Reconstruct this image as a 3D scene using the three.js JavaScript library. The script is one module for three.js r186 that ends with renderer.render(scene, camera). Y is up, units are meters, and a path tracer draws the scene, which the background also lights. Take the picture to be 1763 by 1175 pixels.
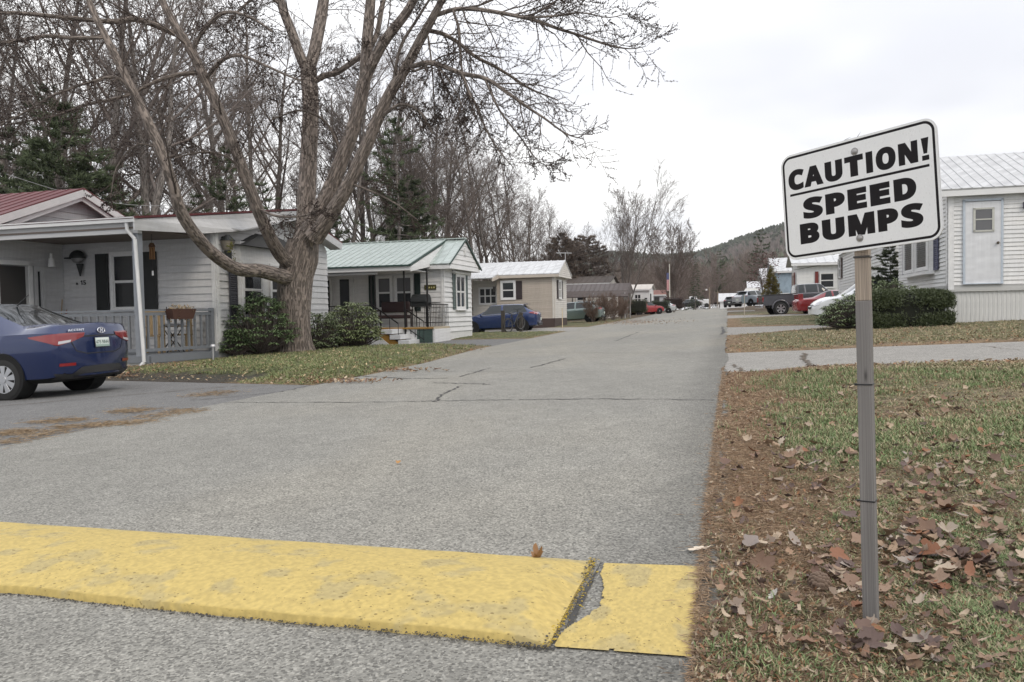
import * as THREE from 'three';
import { mergeGeometries, mergeVertices, toCreasedNormals } from 'three/addons/utils/BufferGeometryUtils.js';
import { RoundedBoxGeometry } from 'three/addons/geometries/RoundedBoxGeometry.js';
import { FontLoader } from 'three/addons/loaders/FontLoader.js';
import { TextGeometry } from 'three/addons/geometries/TextGeometry.js';

// ---------------------------------------------------------------- camera, sky, sun, exposure
const V = (x, y, z) => new THREE.Vector3(x, y, z);
const scene = new THREE.Scene();
const EYE = 0.86, PITCH = THREE.MathUtils.degToRad(-2.02), ROLL = THREE.MathUtils.degToRad(1.05), FOC = 1350;
const camera = new THREE.PerspectiveCamera(2 * Math.atan(587.5 / FOC) * 180 / Math.PI, 1763 / 1175, 0.05, 6000);
camera.position.set(0, EYE, 0);
camera.rotation.set(PITCH, 0, -ROLL);
const renderer = new THREE.WebGLRenderer({ antialias: true });
renderer.toneMapping = THREE.LinearToneMapping;
renderer.toneMappingExposure = 1.58;
renderer.shadowMap.enabled = true;

// seeded randomness and value noise
function rng(s) { return () => { s = (s + 0x6d2b79f5) | 0; let t = Math.imul(s ^ (s >>> 15), 1 | s); t = (t + Math.imul(t ^ (t >>> 7), 61 | t)) ^ t; return ((t ^ (t >>> 14)) >>> 0) / 4294967296; }; }
const h2 = (x, y, s = 0) => { let h = Math.imul(x | 0, 374761393) ^ Math.imul(y | 0, 668265263) ^ Math.imul(s + 11, 974634211); h = Math.imul(h ^ (h >>> 13), 1274126177); return ((h ^ (h >>> 16)) >>> 0) / 4294967296; };
function vn(x, y, s = 0, per = 0) {
  const X = Math.floor(x), Y = Math.floor(y), fx = x - X, fy = y - Y, a = fx * fx * (3 - 2 * fx), b = fy * fy * (3 - 2 * fy);
  const w = per ? (v) => ((v % per) + per) % per : (v) => v;
  const p = h2(w(X), w(Y), s), q = h2(w(X + 1), w(Y), s), r = h2(w(X), w(Y + 1), s), t = h2(w(X + 1), w(Y + 1), s);
  return p + (q - p) * a + (r - p) * b + (p - q - r + t) * a * b;
}
function fbm(x, y, s = 0, o = 4, per = 0) { let v = 0, a = 0.5, n = 0; for (let i = 0; i < o; i++) { v += a * vn(x, y, s + i, per); n += a; x *= 2; y *= 2; per *= 2; a *= 0.5; } return v / n; }
const sst = (a, b, x) => { const t = Math.min(1, Math.max(0, (x - a) / (b - a))); return t * t * (3 - 2 * t); };
const lerp = (a, b, t) => a + (b - a) * t;

{ // overcast sky: brighter towards the zenith, soft grey-blue cloud bellies
  const W = 1024, Hh = 512, d = new Float32Array(W * Hh * 4);
  for (let j = 0; j < Hh; j++) {
    const el = ((j + 0.5) / Hh - 0.5) * Math.PI, sy = Math.sin(el);
    for (let i = 0; i < W; i++) {
      const az = (i / W) * Math.PI * 2, k = 1 / (Math.max(sy, 0) + 0.12);
      const cx = Math.cos(az) * Math.cos(el) * k, cz = Math.sin(az) * Math.cos(el) * k;
      const n = fbm(cx * 0.55 + 40, cz * 0.55 + 40, 3, 5), m = fbm(cx * 1.6 + 90, cz * 1.6 + 70, 9, 4);
      const c = sst(0.34, 0.66, n * 0.72 + m * 0.28), L = (0.62 + 0.55 * Math.max(sy, 0)) * (0.8 + 0.35 * c), o = (j * W + i) * 4;
      d[o] = L * (0.945 + 0.05 * c); d[o + 1] = L * (0.965 + 0.03 * c); d[o + 2] = L * (1.035 - 0.045 * c); d[o + 3] = 1;
    }
  }
  const t = new THREE.DataTexture(d, W, Hh, THREE.RGBAFormat, THREE.FloatType);
  t.mapping = THREE.EquirectangularReflectionMapping; t.magFilter = THREE.LinearFilter; t.minFilter = THREE.LinearFilter; t.needsUpdate = true;
  scene.background = t; scene.environment = t;
}
const sun = new THREE.DirectionalLight(0xfff3e2, 0.75);
sun.position.set(40, 75, 45); sun.target.position.set(0, 0, -25); scene.add(sun, sun.target);
sun.castShadow = true; sun.shadow.radius = 34; sun.shadow.mapSize.set(4096, 4096);
Object.assign(sun.shadow.camera, { left: -90, right: 90, top: 90, bottom: -90, near: 1, far: 300 });

scene.fog = new THREE.FogExp2(0xdfe3e8, 0.00012);

// ---------------------------------------------------------------- places
const FWD = V(Math.sin(0.26878), 0, -Math.cos(0.26878)), RGT = V(Math.cos(0.26878), 0, Math.sin(0.26878)), YAW = -0.26878;
const AX = 0.0374464, BZ = 0.0020182;                       // the site falls to the left and rises a little along the road
const tsOf = (x, z) => [(x + 0.05) * RGT.x + z * RGT.z, (x + 0.05) * FWD.x + z * FWD.z];
const xzOf = (t, s) => [-0.05 + t * RGT.x + s * FWD.x, t * RGT.z + s * FWD.z];
function plane(t, s) { const [x, z] = xzOf(Math.max(-45, Math.min(40, t)), Math.min(s, 170)); return AX * x + BZ * z; }
const camM = new THREE.Matrix4().makeRotationFromEuler(camera.rotation);
const rayOf = (px, py) => V((px - 881.5) / FOC, -(py - 587.5) / FOC, -1).applyMatrix4(camM);   // a direction from the viewpoint, to survey places from the photograph
function G(px, py, lift = 0) { const r = rayOf(px, py), k = (lift - EYE) / (r.y - AX * r.x - BZ * r.z); return V(r.x * k, EYE + r.y * k, r.z * k); }
function at(px, py, d) { const r = rayOf(px, py), k = -d / r.z; return V(r.x * k, EYE + r.y * k, -d); }
const gts = (px, py) => { const p = G(px, py); return tsOf(p.x, p.z); };

// ---------------------------------------------------------------- naming and building helpers
const used = {};
function numbered(n) { const k = used[n] = (used[n] ?? -1) + 1; return k ? n + '_' + String(k).padStart(3, '0') : n; }
function tag(o, label, category, group, kind) { if (label) o.userData.label = label; if (category) o.userData.category = category; if (group) o.userData.group = group; if (kind) o.userData.kind = kind; return o; }
function thing(name, label, category, group) { const o = new THREE.Group(); o.name = numbered(name); scene.add(o); return tag(o, label, category, group); }
function mesh(name, geo, mat, parent) {
  const g = Array.isArray(geo) ? join(geo) : geo, m = new THREE.Mesh(g, mat);
  m.name = parent ? name : numbered(name); m.castShadow = m.receiveShadow = true; (parent ?? scene).add(m); return m;
}
function struct(name, geo, mat) { return tag(mesh(name, geo, mat), null, null, null, 'structure'); }
function join(list) {
  if (list.length === 1) return list[0];
  const l = list.map((g) => { const q = g.index ? g.toNonIndexed() : g.clone(); for (const k of Object.keys(q.attributes)) if (!['position', 'normal', 'uv'].includes(k)) q.deleteAttribute(k); if (!q.attributes.uv) q.setAttribute('uv', new THREE.BufferAttribute(new Float32Array(q.attributes.position.count * 2), 2)); return q; });
  return mergeGeometries(l);
}
function copy(o, label) { const c = o.clone(); c.name = numbered(o.name.replace(/_\d{3}$/, '')); if (label) { c.userData = { ...o.userData, label }; } scene.add(c); return c; }
const std = (r, g, b, rough = 0.8, more = {}) => new THREE.MeshStandardMaterial({ color: new THREE.Color().setRGB(r, g, b), roughness: rough, ...more });
const bx = (w, h, d, x = 0, y = 0, z = 0) => new THREE.BoxGeometry(w, h, d).translate(x, y, z);
const rb = (w, h, d, x = 0, y = 0, z = 0, r = 0.01) => new RoundedBoxGeometry(w, h, d, 2, Math.min(r, w / 2.1, h / 2.1, d / 2.1)).translate(x, y, z);
const cyl = (r0, r1, h, n = 12, x = 0, y = 0, z = 0) => new THREE.CylinderGeometry(r0, r1, h, n).translate(x, y, z);
function beam(p, q, w, h, up = V(0, 1, 0)) {                 // a bar from p to q, w wide and h high
  const d = q.clone().sub(p), L = d.length(), x = d.normalize(), z = x.clone().cross(up).normalize(), y = z.clone().cross(x);
  return new THREE.BoxGeometry(L, h, w).applyMatrix4(new THREE.Matrix4().makeBasis(x, y, z).setPosition(p.clone().add(q).multiplyScalar(0.5)));
}
function rod(p, q, r0, r1 = r0, n = 8) {
  const d = q.clone().sub(p), L = d.length();
  return new THREE.CylinderGeometry(r1, r0, L, n).applyQuaternion(new THREE.Quaternion().setFromUnitVectors(V(0, 1, 0), d.normalize())).translate((p.x + q.x) / 2, (p.y + q.y) / 2, (p.z + q.z) / 2);
}
function poly(pts, depth, bevel = 0) {                       // outline in x, y pushed out along z
  const s = new THREE.Shape(pts.map((p) => new THREE.Vector2(p[0], p[1])));
  return new THREE.ExtrudeGeometry(s, { depth, bevelEnabled: bevel > 0, bevelSize: bevel, bevelThickness: bevel, bevelSegments: 1 });
}
function hexa(a, b) {                                        // a solid between two quads of four points each
  const p = [...a, ...b], f = [[0, 1, 2, 3], [7, 6, 5, 4], [0, 4, 5, 1], [1, 5, 6, 2], [2, 6, 7, 3], [3, 7, 4, 0]], v = [], u = [];
  for (const [i, j, k, l] of f) for (const n of [i, j, k, i, k, l]) { v.push(p[n].x, p[n].y, p[n].z); u.push(p[n].x + p[n].z, p[n].y); }
  const g = new THREE.BufferGeometry(); g.setAttribute('position', new THREE.Float32BufferAttribute(v, 3)); g.setAttribute('uv', new THREE.Float32BufferAttribute(u, 2)); g.computeVertexNormals(); return g;
}
function quads(tri, uv) { const g = new THREE.BufferGeometry(); g.setAttribute('position', new THREE.Float32BufferAttribute(tri, 3)); if (uv) g.setAttribute('uv', new THREE.Float32BufferAttribute(uv, 2)); g.computeVertexNormals(); return g; }
function tex(w, h, f, srgb = false) {
  const d = new Uint8Array(w * h * 4);
  for (let j = 0; j < h; j++) for (let i = 0; i < w; i++) { const c = f(i / w, j / h, i, j), o = (j * w + i) * 4; for (let k = 0; k < 3; k++) d[o + k] = Math.max(0, Math.min(255, 255 * (c.length ? c[k] : c))); d[o + 3] = 255; }
  const t = new THREE.DataTexture(d, w, h); t.wrapS = t.wrapT = THREE.RepeatWrapping; t.magFilter = THREE.LinearFilter; t.minFilter = THREE.LinearMipmapLinearFilter; t.generateMipmaps = true; if (srgb) t.colorSpace = THREE.SRGBColorSpace; t.needsUpdate = true; return t;
}
const rep = (t, x, y = x) => { const c = t.clone(); c.repeat.set(x, y); c.needsUpdate = true; return c; };
// ---------------------------------------------------------------- surfaces: textures
const noiseT = tex(512, 512, (u, v) => 0.72 + 0.5 * (fbm(u * 8, v * 8, 5, 5, 8) - 0.5));
const grainT = (() => { // asphalt: pale and dark stone chips in a grey binder
  const N = 1024, r = rng(5), a = new Float32Array(N * N).fill(0.62);
  for (let k = 0; k < 95000; k++) {
    const x = r() * N, y = r() * N, q = 0.8 + r() * 2.1, c = r() < 0.5 ? 0.28 + r() * 0.26 : 0.66 + r() * 0.36, e = 0.6 + r() * 0.8;
    for (let j = -3; j <= 3; j++) for (let i = -3; i <= 3; i++) if (i * i * e + j * j / e < q * q) a[(((y + j) | 0) & (N - 1)) * N + (((x + i) | 0) & (N - 1))] = c;
  }
  return { c: tex(N, N, (u, v, i, j) => Math.min(1, a[j * N + i] * (0.9 + 0.25 * (fbm(u * 16, v * 16, 2, 4, 16) - 0.4)))), h: tex(N, N, (u, v, i, j) => a[j * N + i]) };
})();
const lawnT = tex(1024, 1024, (u, v) => { const a = fbm(u * 128, v * 128, 1, 3, 128), b = fbm(u * 24, v * 24, 7, 4, 24), c = 0.42 + 0.85 * (a - 0.5) + 0.75 * (b - 0.42); return [c * 1.02 + 0.14, c + 0.14, c * 0.93 + 0.12]; });
const roadM = new THREE.MeshStandardMaterial({ color: 0xffffff, vertexColors: true, map: rep(grainT.c, 1 / 2.0), bumpMap: rep(grainT.h, 1 / 2.0), bumpScale: 0.007, roughness: 0.93 });
const driveM = new THREE.MeshStandardMaterial({ color: new THREE.Color().setRGB(0.25, 0.246, 0.238), map: rep(grainT.c, 1 / 2.3), bumpMap: rep(grainT.h, 1 / 2.3), bumpScale: 0.004, roughness: 0.92 });
const paleM = new THREE.MeshStandardMaterial({ color: new THREE.Color().setRGB(0.43, 0.41, 0.375), map: rep(grainT.c, 1 / 2.3), bumpMap: rep(grainT.h, 1 / 2.3), bumpScale: 0.003, roughness: 0.92 });
const tarM = std(0.07, 0.067, 0.064, 0.8, { map: noiseT });

// ---------------------------------------------------------------- the ground, the road and the driveways
const leftEdge = [[-3, -5.9], [5, -5.8], [7.5, -5.78], [12, -5.68], [14.5, -5.75], [19.8, -6.38], [38, -6.95], [60, -7.4], [96, -8.2], [165, -8.6]];
const leftAt = (s) => { for (let i = 1; i < leftEdge.length; i++) if (s < leftEdge[i][0]) { const [a, b] = leftEdge[i - 1], [c, d] = leftEdge[i]; return lerp(b, d, Math.max(0, (s - a) / (c - a))); } return -8.6; };
const rightAt = (s) => 0.035 * (fbm(s * 0.9, 3, 4) - 0.5) * 4 * Math.min(1, s / 3) + 0.02 * (fbm(s * 7, 1, 8) - 0.5);
const rightEdge = [[1250, 566], [1249, 600], [1246, 650], [1241, 690], [1232, 780], [1222, 870], [1212, 980], [1203, 1140]].map(([a, b]) => gts(a, b));
const roadPoly = [...leftEdge.map(([s, t]) => [t, s]), [0.1, 165], [0.05, 60], ...rightEdge, [-0.06, -3]];
const px = (list) => list.map(([a, b]) => gts(a, b));
const driveA = [[-5.4, 12.6], ...px([[560, 664], [470, 662], [380, 660], [250, 657], [150, 655], [40, 650]]), [-30, 13.2], [-30, 1.2], [-5.2, -3]];
const driveB = [...px([[930, 583], [847, 596], [720, 597], [600, 599]]), [-16, 25.6], [-16, 28.3], ...px([[700, 586], [800, 585], [870, 584]])];
const driveC = [...px([[1040, 563], [985, 570], [905, 571.5], [850, 572]]), [-20, 43.2], [-20, 46.5], ...px([[905, 565]])];
const driveD = [...px([[1242, 643], [1299, 642], [1406, 632], [1501, 628], [1763, 620]]), [11, 8.2], [11, 12.1], ...px([[1763, 588], [1501, 597.5], [1418, 602], [1252, 608]])];
const driveE = [...px([[1249, 578], [1330, 572], [1412, 565]]), [9, 26.6], [9, 31], ...px([[1406, 560], [1252, 564]])];
const driveF = [...px([[1250, 549], [1320, 545.5], [1388, 543]]), [10, 50], ...px([[1388, 540.5], [1252, 543.5]])];
const driveG = [...px([[1252, 537.5], [1300, 535.5], [1300, 534], [1252, 535.5]])];
const asph = [roadPoly, driveA, driveB, driveC, driveD, driveE, driveF, driveG].map((p) => ({ p, b: [Math.min(...p.map((q) => q[0])) - 1.6, Math.max(...p.map((q) => q[0])) + 1.6, Math.min(...p.map((q) => q[1])) - 1.6, Math.max(...p.map((q) => q[1])) + 1.6] }));
function sdPoly(p, t, s) {
  let d = 1e9, inside = false;
  for (let i = 0, j = p.length - 1; i < p.length; j = i++) {
    const [ax, ay] = p[j], [bx_, by] = p[i], ex = bx_ - ax, ey = by - ay, wx = t - ax, wy = s - ay, k = Math.max(0, Math.min(1, (wx * ex + wy * ey) / (ex * ex + ey * ey)));
    d = Math.min(d, (wx - ex * k) ** 2 + (wy - ey * k) ** 2);
    if ((ay > s) !== (by > s) && t < ax + ((s - ay) / (by - ay)) * ex) inside = !inside;
  }
  return inside ? -Math.sqrt(d) : Math.sqrt(d);
}
function sd(t, s) { let m = 1.6; for (const { p, b } of asph) if (t > b[0] && t < b[1] && s > b[2] && s < b[3]) m = Math.min(m, sdPoly(p, t, s)); return m; }
function lift(t, s) {
  const d = sd(t, s) + 0.09 * (fbm(t * 3, s * 3, 21, 3) - 0.5) * (s > 9 ? 2.4 : 1.9) + (s < 9 ? 0.05 * (fbm(t * 11, s * 11, 27, 2) - 0.5) : 0);
  const rise = t < -5 && s > 10 && s < 26 ? 0.13 : t < -5 ? 0.04 : t > -1 && s < 11 ? lerp(-0.088, 0.02, sst(5, 11, s)) : 0.02;
  return lerp(-0.06, 0.008, sst(-0.05, 0.045, d)) + (d > 0 ? rise * (t < -7.2 && s < 18 ? sst(0.7, 1.55, d) : sst(0, rise < 0 ? 0.6 : 1.3, d)) + 0.018 * (fbm(t * 1.7, s * 1.7, 31, 3) - 0.5) * sst(0, 0.4, d) : 0);
}
const P = (t, s, dy = 0) => { const [x, z] = xzOf(t, s); return V(x, plane(t, s) + dy, z); };
const ground = (t, s) => plane(t, s) + lift(t, s);
const onGround = (t, s, dy = 0) => { const [x, z] = xzOf(t, s); return V(x, ground(t, s) + dy, z); };
const mixC = (a, b, k) => [lerp(a[0], b[0], k), lerp(a[1], b[1], k), lerp(a[2], b[2], k)];
function litterAt(t, s) { // how much brown needle and leaf litter covers the soil, 0 to 1
  const d = sd(t, s), n = fbm(t * 1.3 + 7, s * 0.8 + 3, 41, 3);
  if (t > -1 && s < 60) return Math.max(0.22 * sst(0.35, 0.6, n), 1 - sst(0.2, 0.72 + 1.5 * (n - 0.38), d * (s < 9 ? lerp(0.68, 1, sst(2.2, 6, s)) : 0.75)));
  return 0.75 * (1 - sst(0.05, 0.7 * n + 0.15, d));
}
function groundColor(t, s) {
  const n = fbm(t * 0.7, s * 0.7, 51, 4), m = fbm(t * 4, s * 4, 61, 3);
  let c = mixC([0.25, 0.2, 0.125], [0.15, 0.17, 0.078], sst(0.28, 0.56, n * 0.65 + m * 0.35));
  if (t < -5 && s < 60) c = mixC(c, [0.19, 0.17, 0.08], 0.2);
  c = mixC(c, mixC([0.36, 0.245, 0.155], [0.25, 0.165, 0.1], m), 0.92 * litterAt(t, s));
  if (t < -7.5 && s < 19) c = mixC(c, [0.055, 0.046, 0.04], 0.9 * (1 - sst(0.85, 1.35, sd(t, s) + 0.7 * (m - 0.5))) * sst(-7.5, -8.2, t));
  c = mixC(c, [0.15, 0.11, 0.075], Math.max(sst(-14, -22, t), sst(55, 75, s)));
  return c;
}
{
  const ts_ = [], ss = [];
  const run = (a, lo, hi, st) => { for (let x = lo; x < hi - 1e-6; x += st) a.push(x); };
  run(ts_, -160, -40, 12); run(ts_, -40, -14, 0.8); run(ts_, -14, -5.2, 0.14); run(ts_, -5.2, -0.4, 0.4); run(ts_, -0.4, 2.2, 0.045); run(ts_, 2.2, 8, 0.14); run(ts_, 8, 24, 0.5); run(ts_, 24, 170, 12);
  run(ss, -3, 0.6, 0.3); run(ss, 0.6, 6, 0.05); run(ss, 6, 14, 0.1); run(ss, 14, 34, 0.18); run(ss, 34, 64, 0.5); for (let x = 64; x < 2500; x *= 1.12) ss.push(x);
  const nt = ts_.length, ns = ss.length, p = new Float32Array(nt * ns * 3), c = new Float32Array(nt * ns * 3), u = new Float32Array(nt * ns * 2), ix = [];
  for (let j = 0; j < ns; j++) for (let i = 0; i < nt; i++) {
    const k = j * nt + i, t = ts_[i], s = ss[j], [x, z] = xzOf(t, s), far = s > 170 || t < -40 || t > 24;
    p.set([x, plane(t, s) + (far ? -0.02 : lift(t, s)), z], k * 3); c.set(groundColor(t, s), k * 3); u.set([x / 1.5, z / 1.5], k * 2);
    if (i && j) ix.push(k - nt - 1, k - 1, k - nt, k - nt, k - 1, k);
  }
  const g = new THREE.BufferGeometry(); g.setAttribute('position', new THREE.BufferAttribute(p, 3)); g.setAttribute('color', new THREE.BufferAttribute(c, 3)); g.setAttribute('uv', new THREE.BufferAttribute(u, 2)); g.setIndex(ix); g.computeVertexNormals();
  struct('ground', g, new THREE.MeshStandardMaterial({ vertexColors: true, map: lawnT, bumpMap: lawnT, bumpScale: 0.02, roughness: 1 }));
}
{ // the road: worn grey asphalt, a little darker along its right-hand edge where it was patched
  const p = [], c = [], u = [], ix = [], ss = [], C = 34; for (let s = -3; s < 20; s += 0.16) ss.push(s); for (let s = 20; s < 165; s *= 1.03) ss.push(s);
  ss.forEach((s, j) => { for (let i = 0; i <= C; i++) {
    const t = lerp(leftAt(s), rightAt(s) + 0.03, i / C), q = P(t, s, 0.004), n = fbm(t * 0.5, s * 0.22, 71, 4), m = fbm(t * 2.2, s * 1.2, 81, 3), edge = sst(-0.5, -0.05, t + 0.35 * (m - 0.5));
    const b = (0.41 + 0.11 * (n - 0.5) + 0.05 * (m - 0.5)) * (1 - 0.32 * edge * (s < 22 ? 1 : 0.4)), w = 0.014 * sst(0.45, 0.7, n);
    p.push(q.x, q.y, q.z); c.push(b * 1.015 + w, b * 0.985 + w * 0.4, b * 0.88 - w * 0.5); u.push(q.x, q.z);
    if (i && j) { const k = j * (C + 1) + i; ix.push(k - C - 2, k - C - 1, k - 1, k - C - 1, k, k - 1); }
  } });
  const g = new THREE.BufferGeometry(); g.setAttribute('position', new THREE.Float32BufferAttribute(p, 3)); g.setAttribute('color', new THREE.Float32BufferAttribute(c, 3)); g.setAttribute('uv', new THREE.Float32BufferAttribute(u, 2)); g.setIndex(ix); g.computeVertexNormals();
  const road = struct('road', g, roadM);
  const crack = (pts, w, seed) => { // a wandering dark crack
    const r = rng(seed), v = []; let last = null;
    for (let i = 1; i < pts.length; i++) for (let k = 0; k < 24; k++) {
      const a = k / 24, t = lerp(pts[i - 1][0], pts[i][0], a) + 0.06 * (r() - 0.5), s = lerp(pts[i - 1][1], pts[i][1], a) + 0.06 * (r() - 0.5), hw = w * (0.35 + 0.9 * r());
      const dx = pts[i][0] - pts[i - 1][0], dy = pts[i][1] - pts[i - 1][1], L = Math.hypot(dx, dy), A = P(t - dy / L * hw, s + dx / L * hw, 0.0075), B = P(t + dy / L * hw, s - dx / L * hw, 0.0075);
      if (last) v.push(...last[0], ...last[1], ...A.toArray(), ...last[1], ...B.toArray(), ...A.toArray()); last = [A.toArray(), B.toArray()];
    }
    mesh('crack', quads(v), tarM, road);
  };
  crack(px([[390, 694], [600, 694], [850, 690], [1020, 688], [1238, 690]]), 0.013, 1);
  crack(px([[615, 648], [700, 653], [775, 652]]), 0.022, 2); crack(px([[745, 660], [850, 663]]), 0.018, 3);
  crack(px([[750, 693], [760, 680], [795, 665]]), 0.016, 4); crack(px([[790, 650], [845, 634]]), 0.02, 5);
  crack(px([[915, 634], [960, 622], [973, 618]]), 0.022, 6); crack(px([[1060, 588], [1100, 572]]), 0.03, 7);
  crack(px([[700, 640], [940, 641], [1100, 641]]), 0.007, 8); crack(px([[850, 608], [1240, 609]]), 0.012, 9);
  crack(px([[1243, 563], [1247, 572], [1241, 577]]), 0.05, 10); crack(px([[330, 690], [480, 676], [560, 660]]), 0.02, 12);
}
function sheet(name, poly_, mat, dy) {
  const g = new THREE.ShapeGeometry(new THREE.Shape(poly_.map((q) => new THREE.Vector2(q[0], q[1])))), p = g.attributes.position, u = g.attributes.uv;
  for (let i = 0; i < p.count; i++) { const q = P(p.getX(i), p.getY(i), dy); u.setXY(i, q.x, q.z); p.setXYZ(i, q.x, q.y, q.z); }
  const n = g.attributes.normal; for (let i = 0; i < n.count; i++) n.setXYZ(i, 0, 1, 0);
  return struct(name, g, mat);
}
{
  const a = sheet('driveway', driveA, driveM, -0.002); sheet('driveway', driveB, driveM, -0.002); sheet('driveway', driveC, paleM, -0.002);
  const d = sheet('driveway', driveD, paleM, -0.002); sheet('driveway', driveE, paleM, -0.002); sheet('driveway', driveF, paleM, -0.002); sheet('driveway', driveG, paleM, -0.002);
  const line = (pts, w, seed, par) => { const r = rng(seed), v = []; let last = null; for (let i = 1; i < pts.length; i++) for (let k = 0; k < 20; k++) { const q = [lerp(pts[i - 1][0], pts[i][0], k / 20) + 0.08 * (r() - 0.5), lerp(pts[i - 1][1], pts[i][1], k / 20) + 0.08 * (r() - 0.5)], h = w * (0.3 + r()), A = P(q[0] - h, q[1] + h * 0.3, 0.0035), B = P(q[0] + h, q[1] - h * 0.3, 0.0035); if (last) v.push(...last[0], ...last[1], ...A.toArray(), ...last[1], ...B.toArray(), ...A.toArray()); last = [A.toArray(), B.toArray()]; } mesh('crack', quads(v), std(0.1, 0.075, 0.05), par); };
  line(px([[1386, 608], [1382, 618], [1392, 625], [1397, 632]]), 0.03, 3, d); line(px([[1690, 596], [1763, 604]]), 0.01, 4, d); line(px([[1262, 628], [1280, 640]]), 0.02, 5, d);
  line(px([[0, 700], [180, 684], [420, 664]]), 0.02, 6, a); line(px([[60, 650], [300, 672], [500, 662]]), 0.012, 7, a);
}

// ---------------------------------------------------------------- the speed bump and its painted end
{
  const r = rng(77), near0 = G(945, 1120), far0 = G(1024, 970), dir = V(-0.934, 0, -0.358);
  const paintT = (() => { const N = 1024, q = rng(8), a = new Float32Array(N * N); for (let k = 0; k < 3800; k++) { const x = q() * N, y = q() * N, R = 0.6 + q() * q() * q() * 5; for (let j = -6; j <= 6; j++) for (let i = -8; i <= 8; i++) if ((i * i) / 1.8 + j * j < R * R) a[(((y + j) | 0) & (N - 1)) * N + (((x + i) | 0) & (N - 1))] = 1; } return { a, N }; })();
  const pit = (i, j) => paintT.a[j * paintT.N + i];
  const yc = tex(1024, 1024, (u, v, i, j) => { const n = fbm(u * 10, v * 10, 3, 5, 10), w = fbm(u * 5, v * 3, 13, 4, 1), worn = sst(0.58, 0.74, n), k = 0.9 + 0.16 * (fbm(u * 90, v * 90, 4, 2, 90) - 0.5); let c = mixC([0.805 * k, 0.71 * k, 0.425 * k], [0.69 * k, 0.635 * k, 0.47 * k], worn * 0.6); if (pit(i, j) && n > 0.5) c = mixC(c, [0.45, 0.39, 0.22], 0.7); return c; }, true);
  const yh = tex(1024, 1024, (u, v, i, j) => 0.55 + 0.5 * (fbm(u * 60, v * 60, 6, 4, 60) - 0.5) - 0.35 * pit(i, j));
  const yM = new THREE.MeshStandardMaterial({ map: yc, bumpMap: yh, bumpScale: 0.003, roughness: 0.75 });
  const bump = thing('speed_bump', 'yellow painted asphalt speed bump lying across the road in the foreground', 'speed bump');
  const U = 420, Wn = 44, p = [], u = [], ix = [];
  const hump = (a, v) => { // a metres from the cut end, v from the near edge (0) to the far edge (1)
    const nj = 0.03 * (fbm(a * 5, 2, 5, 4) - 0.5) + 0.05 * (fbm(a * 1.1, 8, 6) - 0.5), q = V(lerp(near0.x, far0.x, v), 0, lerp(near0.z, far0.z, v)).addScaledVector(dir, a), w = 1 + 0.03 * a;
    const m = V((near0.x + far0.x) / 2, 0, (near0.z + far0.z) / 2).addScaledVector(dir, a); q.sub(m).multiplyScalar(w).add(m);
    if (v < 0.12) { q.x -= 0.12 * nj; q.z += nj * (1 - v / 0.12); }
    const end = sst(-0.01, 0.1, a + 0.05 * (fbm(v * 7, 4, 9) - 0.5)), prof = Math.pow(Math.sin(Math.PI * Math.min(1, 0.1 + v * 0.9)), 0.75);
    q.y = AX * q.x + BZ * q.z + 0.006 + (0.052 * prof + 0.0025 * (fbm(a * 6, v * 5, 17, 3) - 0.5)) * (0.25 + 0.75 * end); return q;
  };
  for (let i = 0; i <= U; i++) for (let j = 0; j <= Wn; j++) { const a = 7 * Math.pow(i / U, 1.5), v = j / Wn, q = hump(a, v); p.push(q.x, q.y, q.z); u.push(a / 1.25, v * 0.62); if (i && j) { const k = i * (Wn + 1) + j; ix.push(k - Wn - 2, k - 1, k - Wn - 1, k - Wn - 1, k - 1, k); } }
  for (let i = 0; i <= U; i++) { const k = i * (Wn + 1), q = V(p[k * 3], p[k * 3 + 1] - 0.05, p[k * 3 + 2]), n = p.length / 3; p.push(q.x, q.y, q.z); u.push(7 * Math.pow(i / U, 1.5) / 1.25, -0.03); if (i) ix.push(k - Wn - 1, n - 1, k, k, n - 1, n); }
  const e0 = p.length / 3; for (let j = 0; j <= Wn; j++) { p.push(p[j * 3], p[j * 3 + 1] - 0.05, p[j * 3 + 2]); u.push(-0.03, j / Wn * 0.62); if (j) ix.push(j - 1, j, e0 + j - 1, j, e0 + j, e0 + j - 1); }
  const g = new THREE.BufferGeometry(); g.setAttribute('position', new THREE.Float32BufferAttribute(p, 3)); g.setAttribute('uv', new THREE.Float32BufferAttribute(u, 2)); g.setIndex(ix); g.computeVertexNormals();
  mesh('hump', g, yM, bump);
  const chips = [], yel = []; // crumbled asphalt along the near edge and the cut end
  const stone = (q, k, list) => list.push(new THREE.IcosahedronGeometry(k, 0).scale(1 + r(), 0.6, 0.7 + r() * 0.6).rotateY(r() * 6).translate(q.x, q.y, q.z));
  for (let k = 0; k < 1500; k++) { const a = Math.pow(r(), 1.7) * 3.4, q = hump(a, 0); q.z += 0.004 + r() * r() * 0.03; q.x += (r() - 0.5) * 0.03; q.y = AX * q.x + BZ * q.z + 0.006 + r() * 0.012 * (1 - sst(0, 1.6, a)); stone(q, 0.0009 + r() * r() * 0.003, chips); }
  for (let k = 0; k < 900; k++) { const v = r(), q = hump(-0.005 + 0.03 * r(), v); q.addScaledVector(dir, -0.035 * r() * r() * (0.4 + Math.sin(v * 3))); q.y = AX * q.x + BZ * q.z + 0.008 + r() * 0.012; stone(q, 0.0009 + r() * r() * 0.0034, r() < 0.5 ? yel : chips); }
  tag(mesh('broken_edge', chips, std(0.07, 0.068, 0.066, 0.95), bump), 'dark crumbled asphalt edge', null, null, 'stuff');
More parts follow.
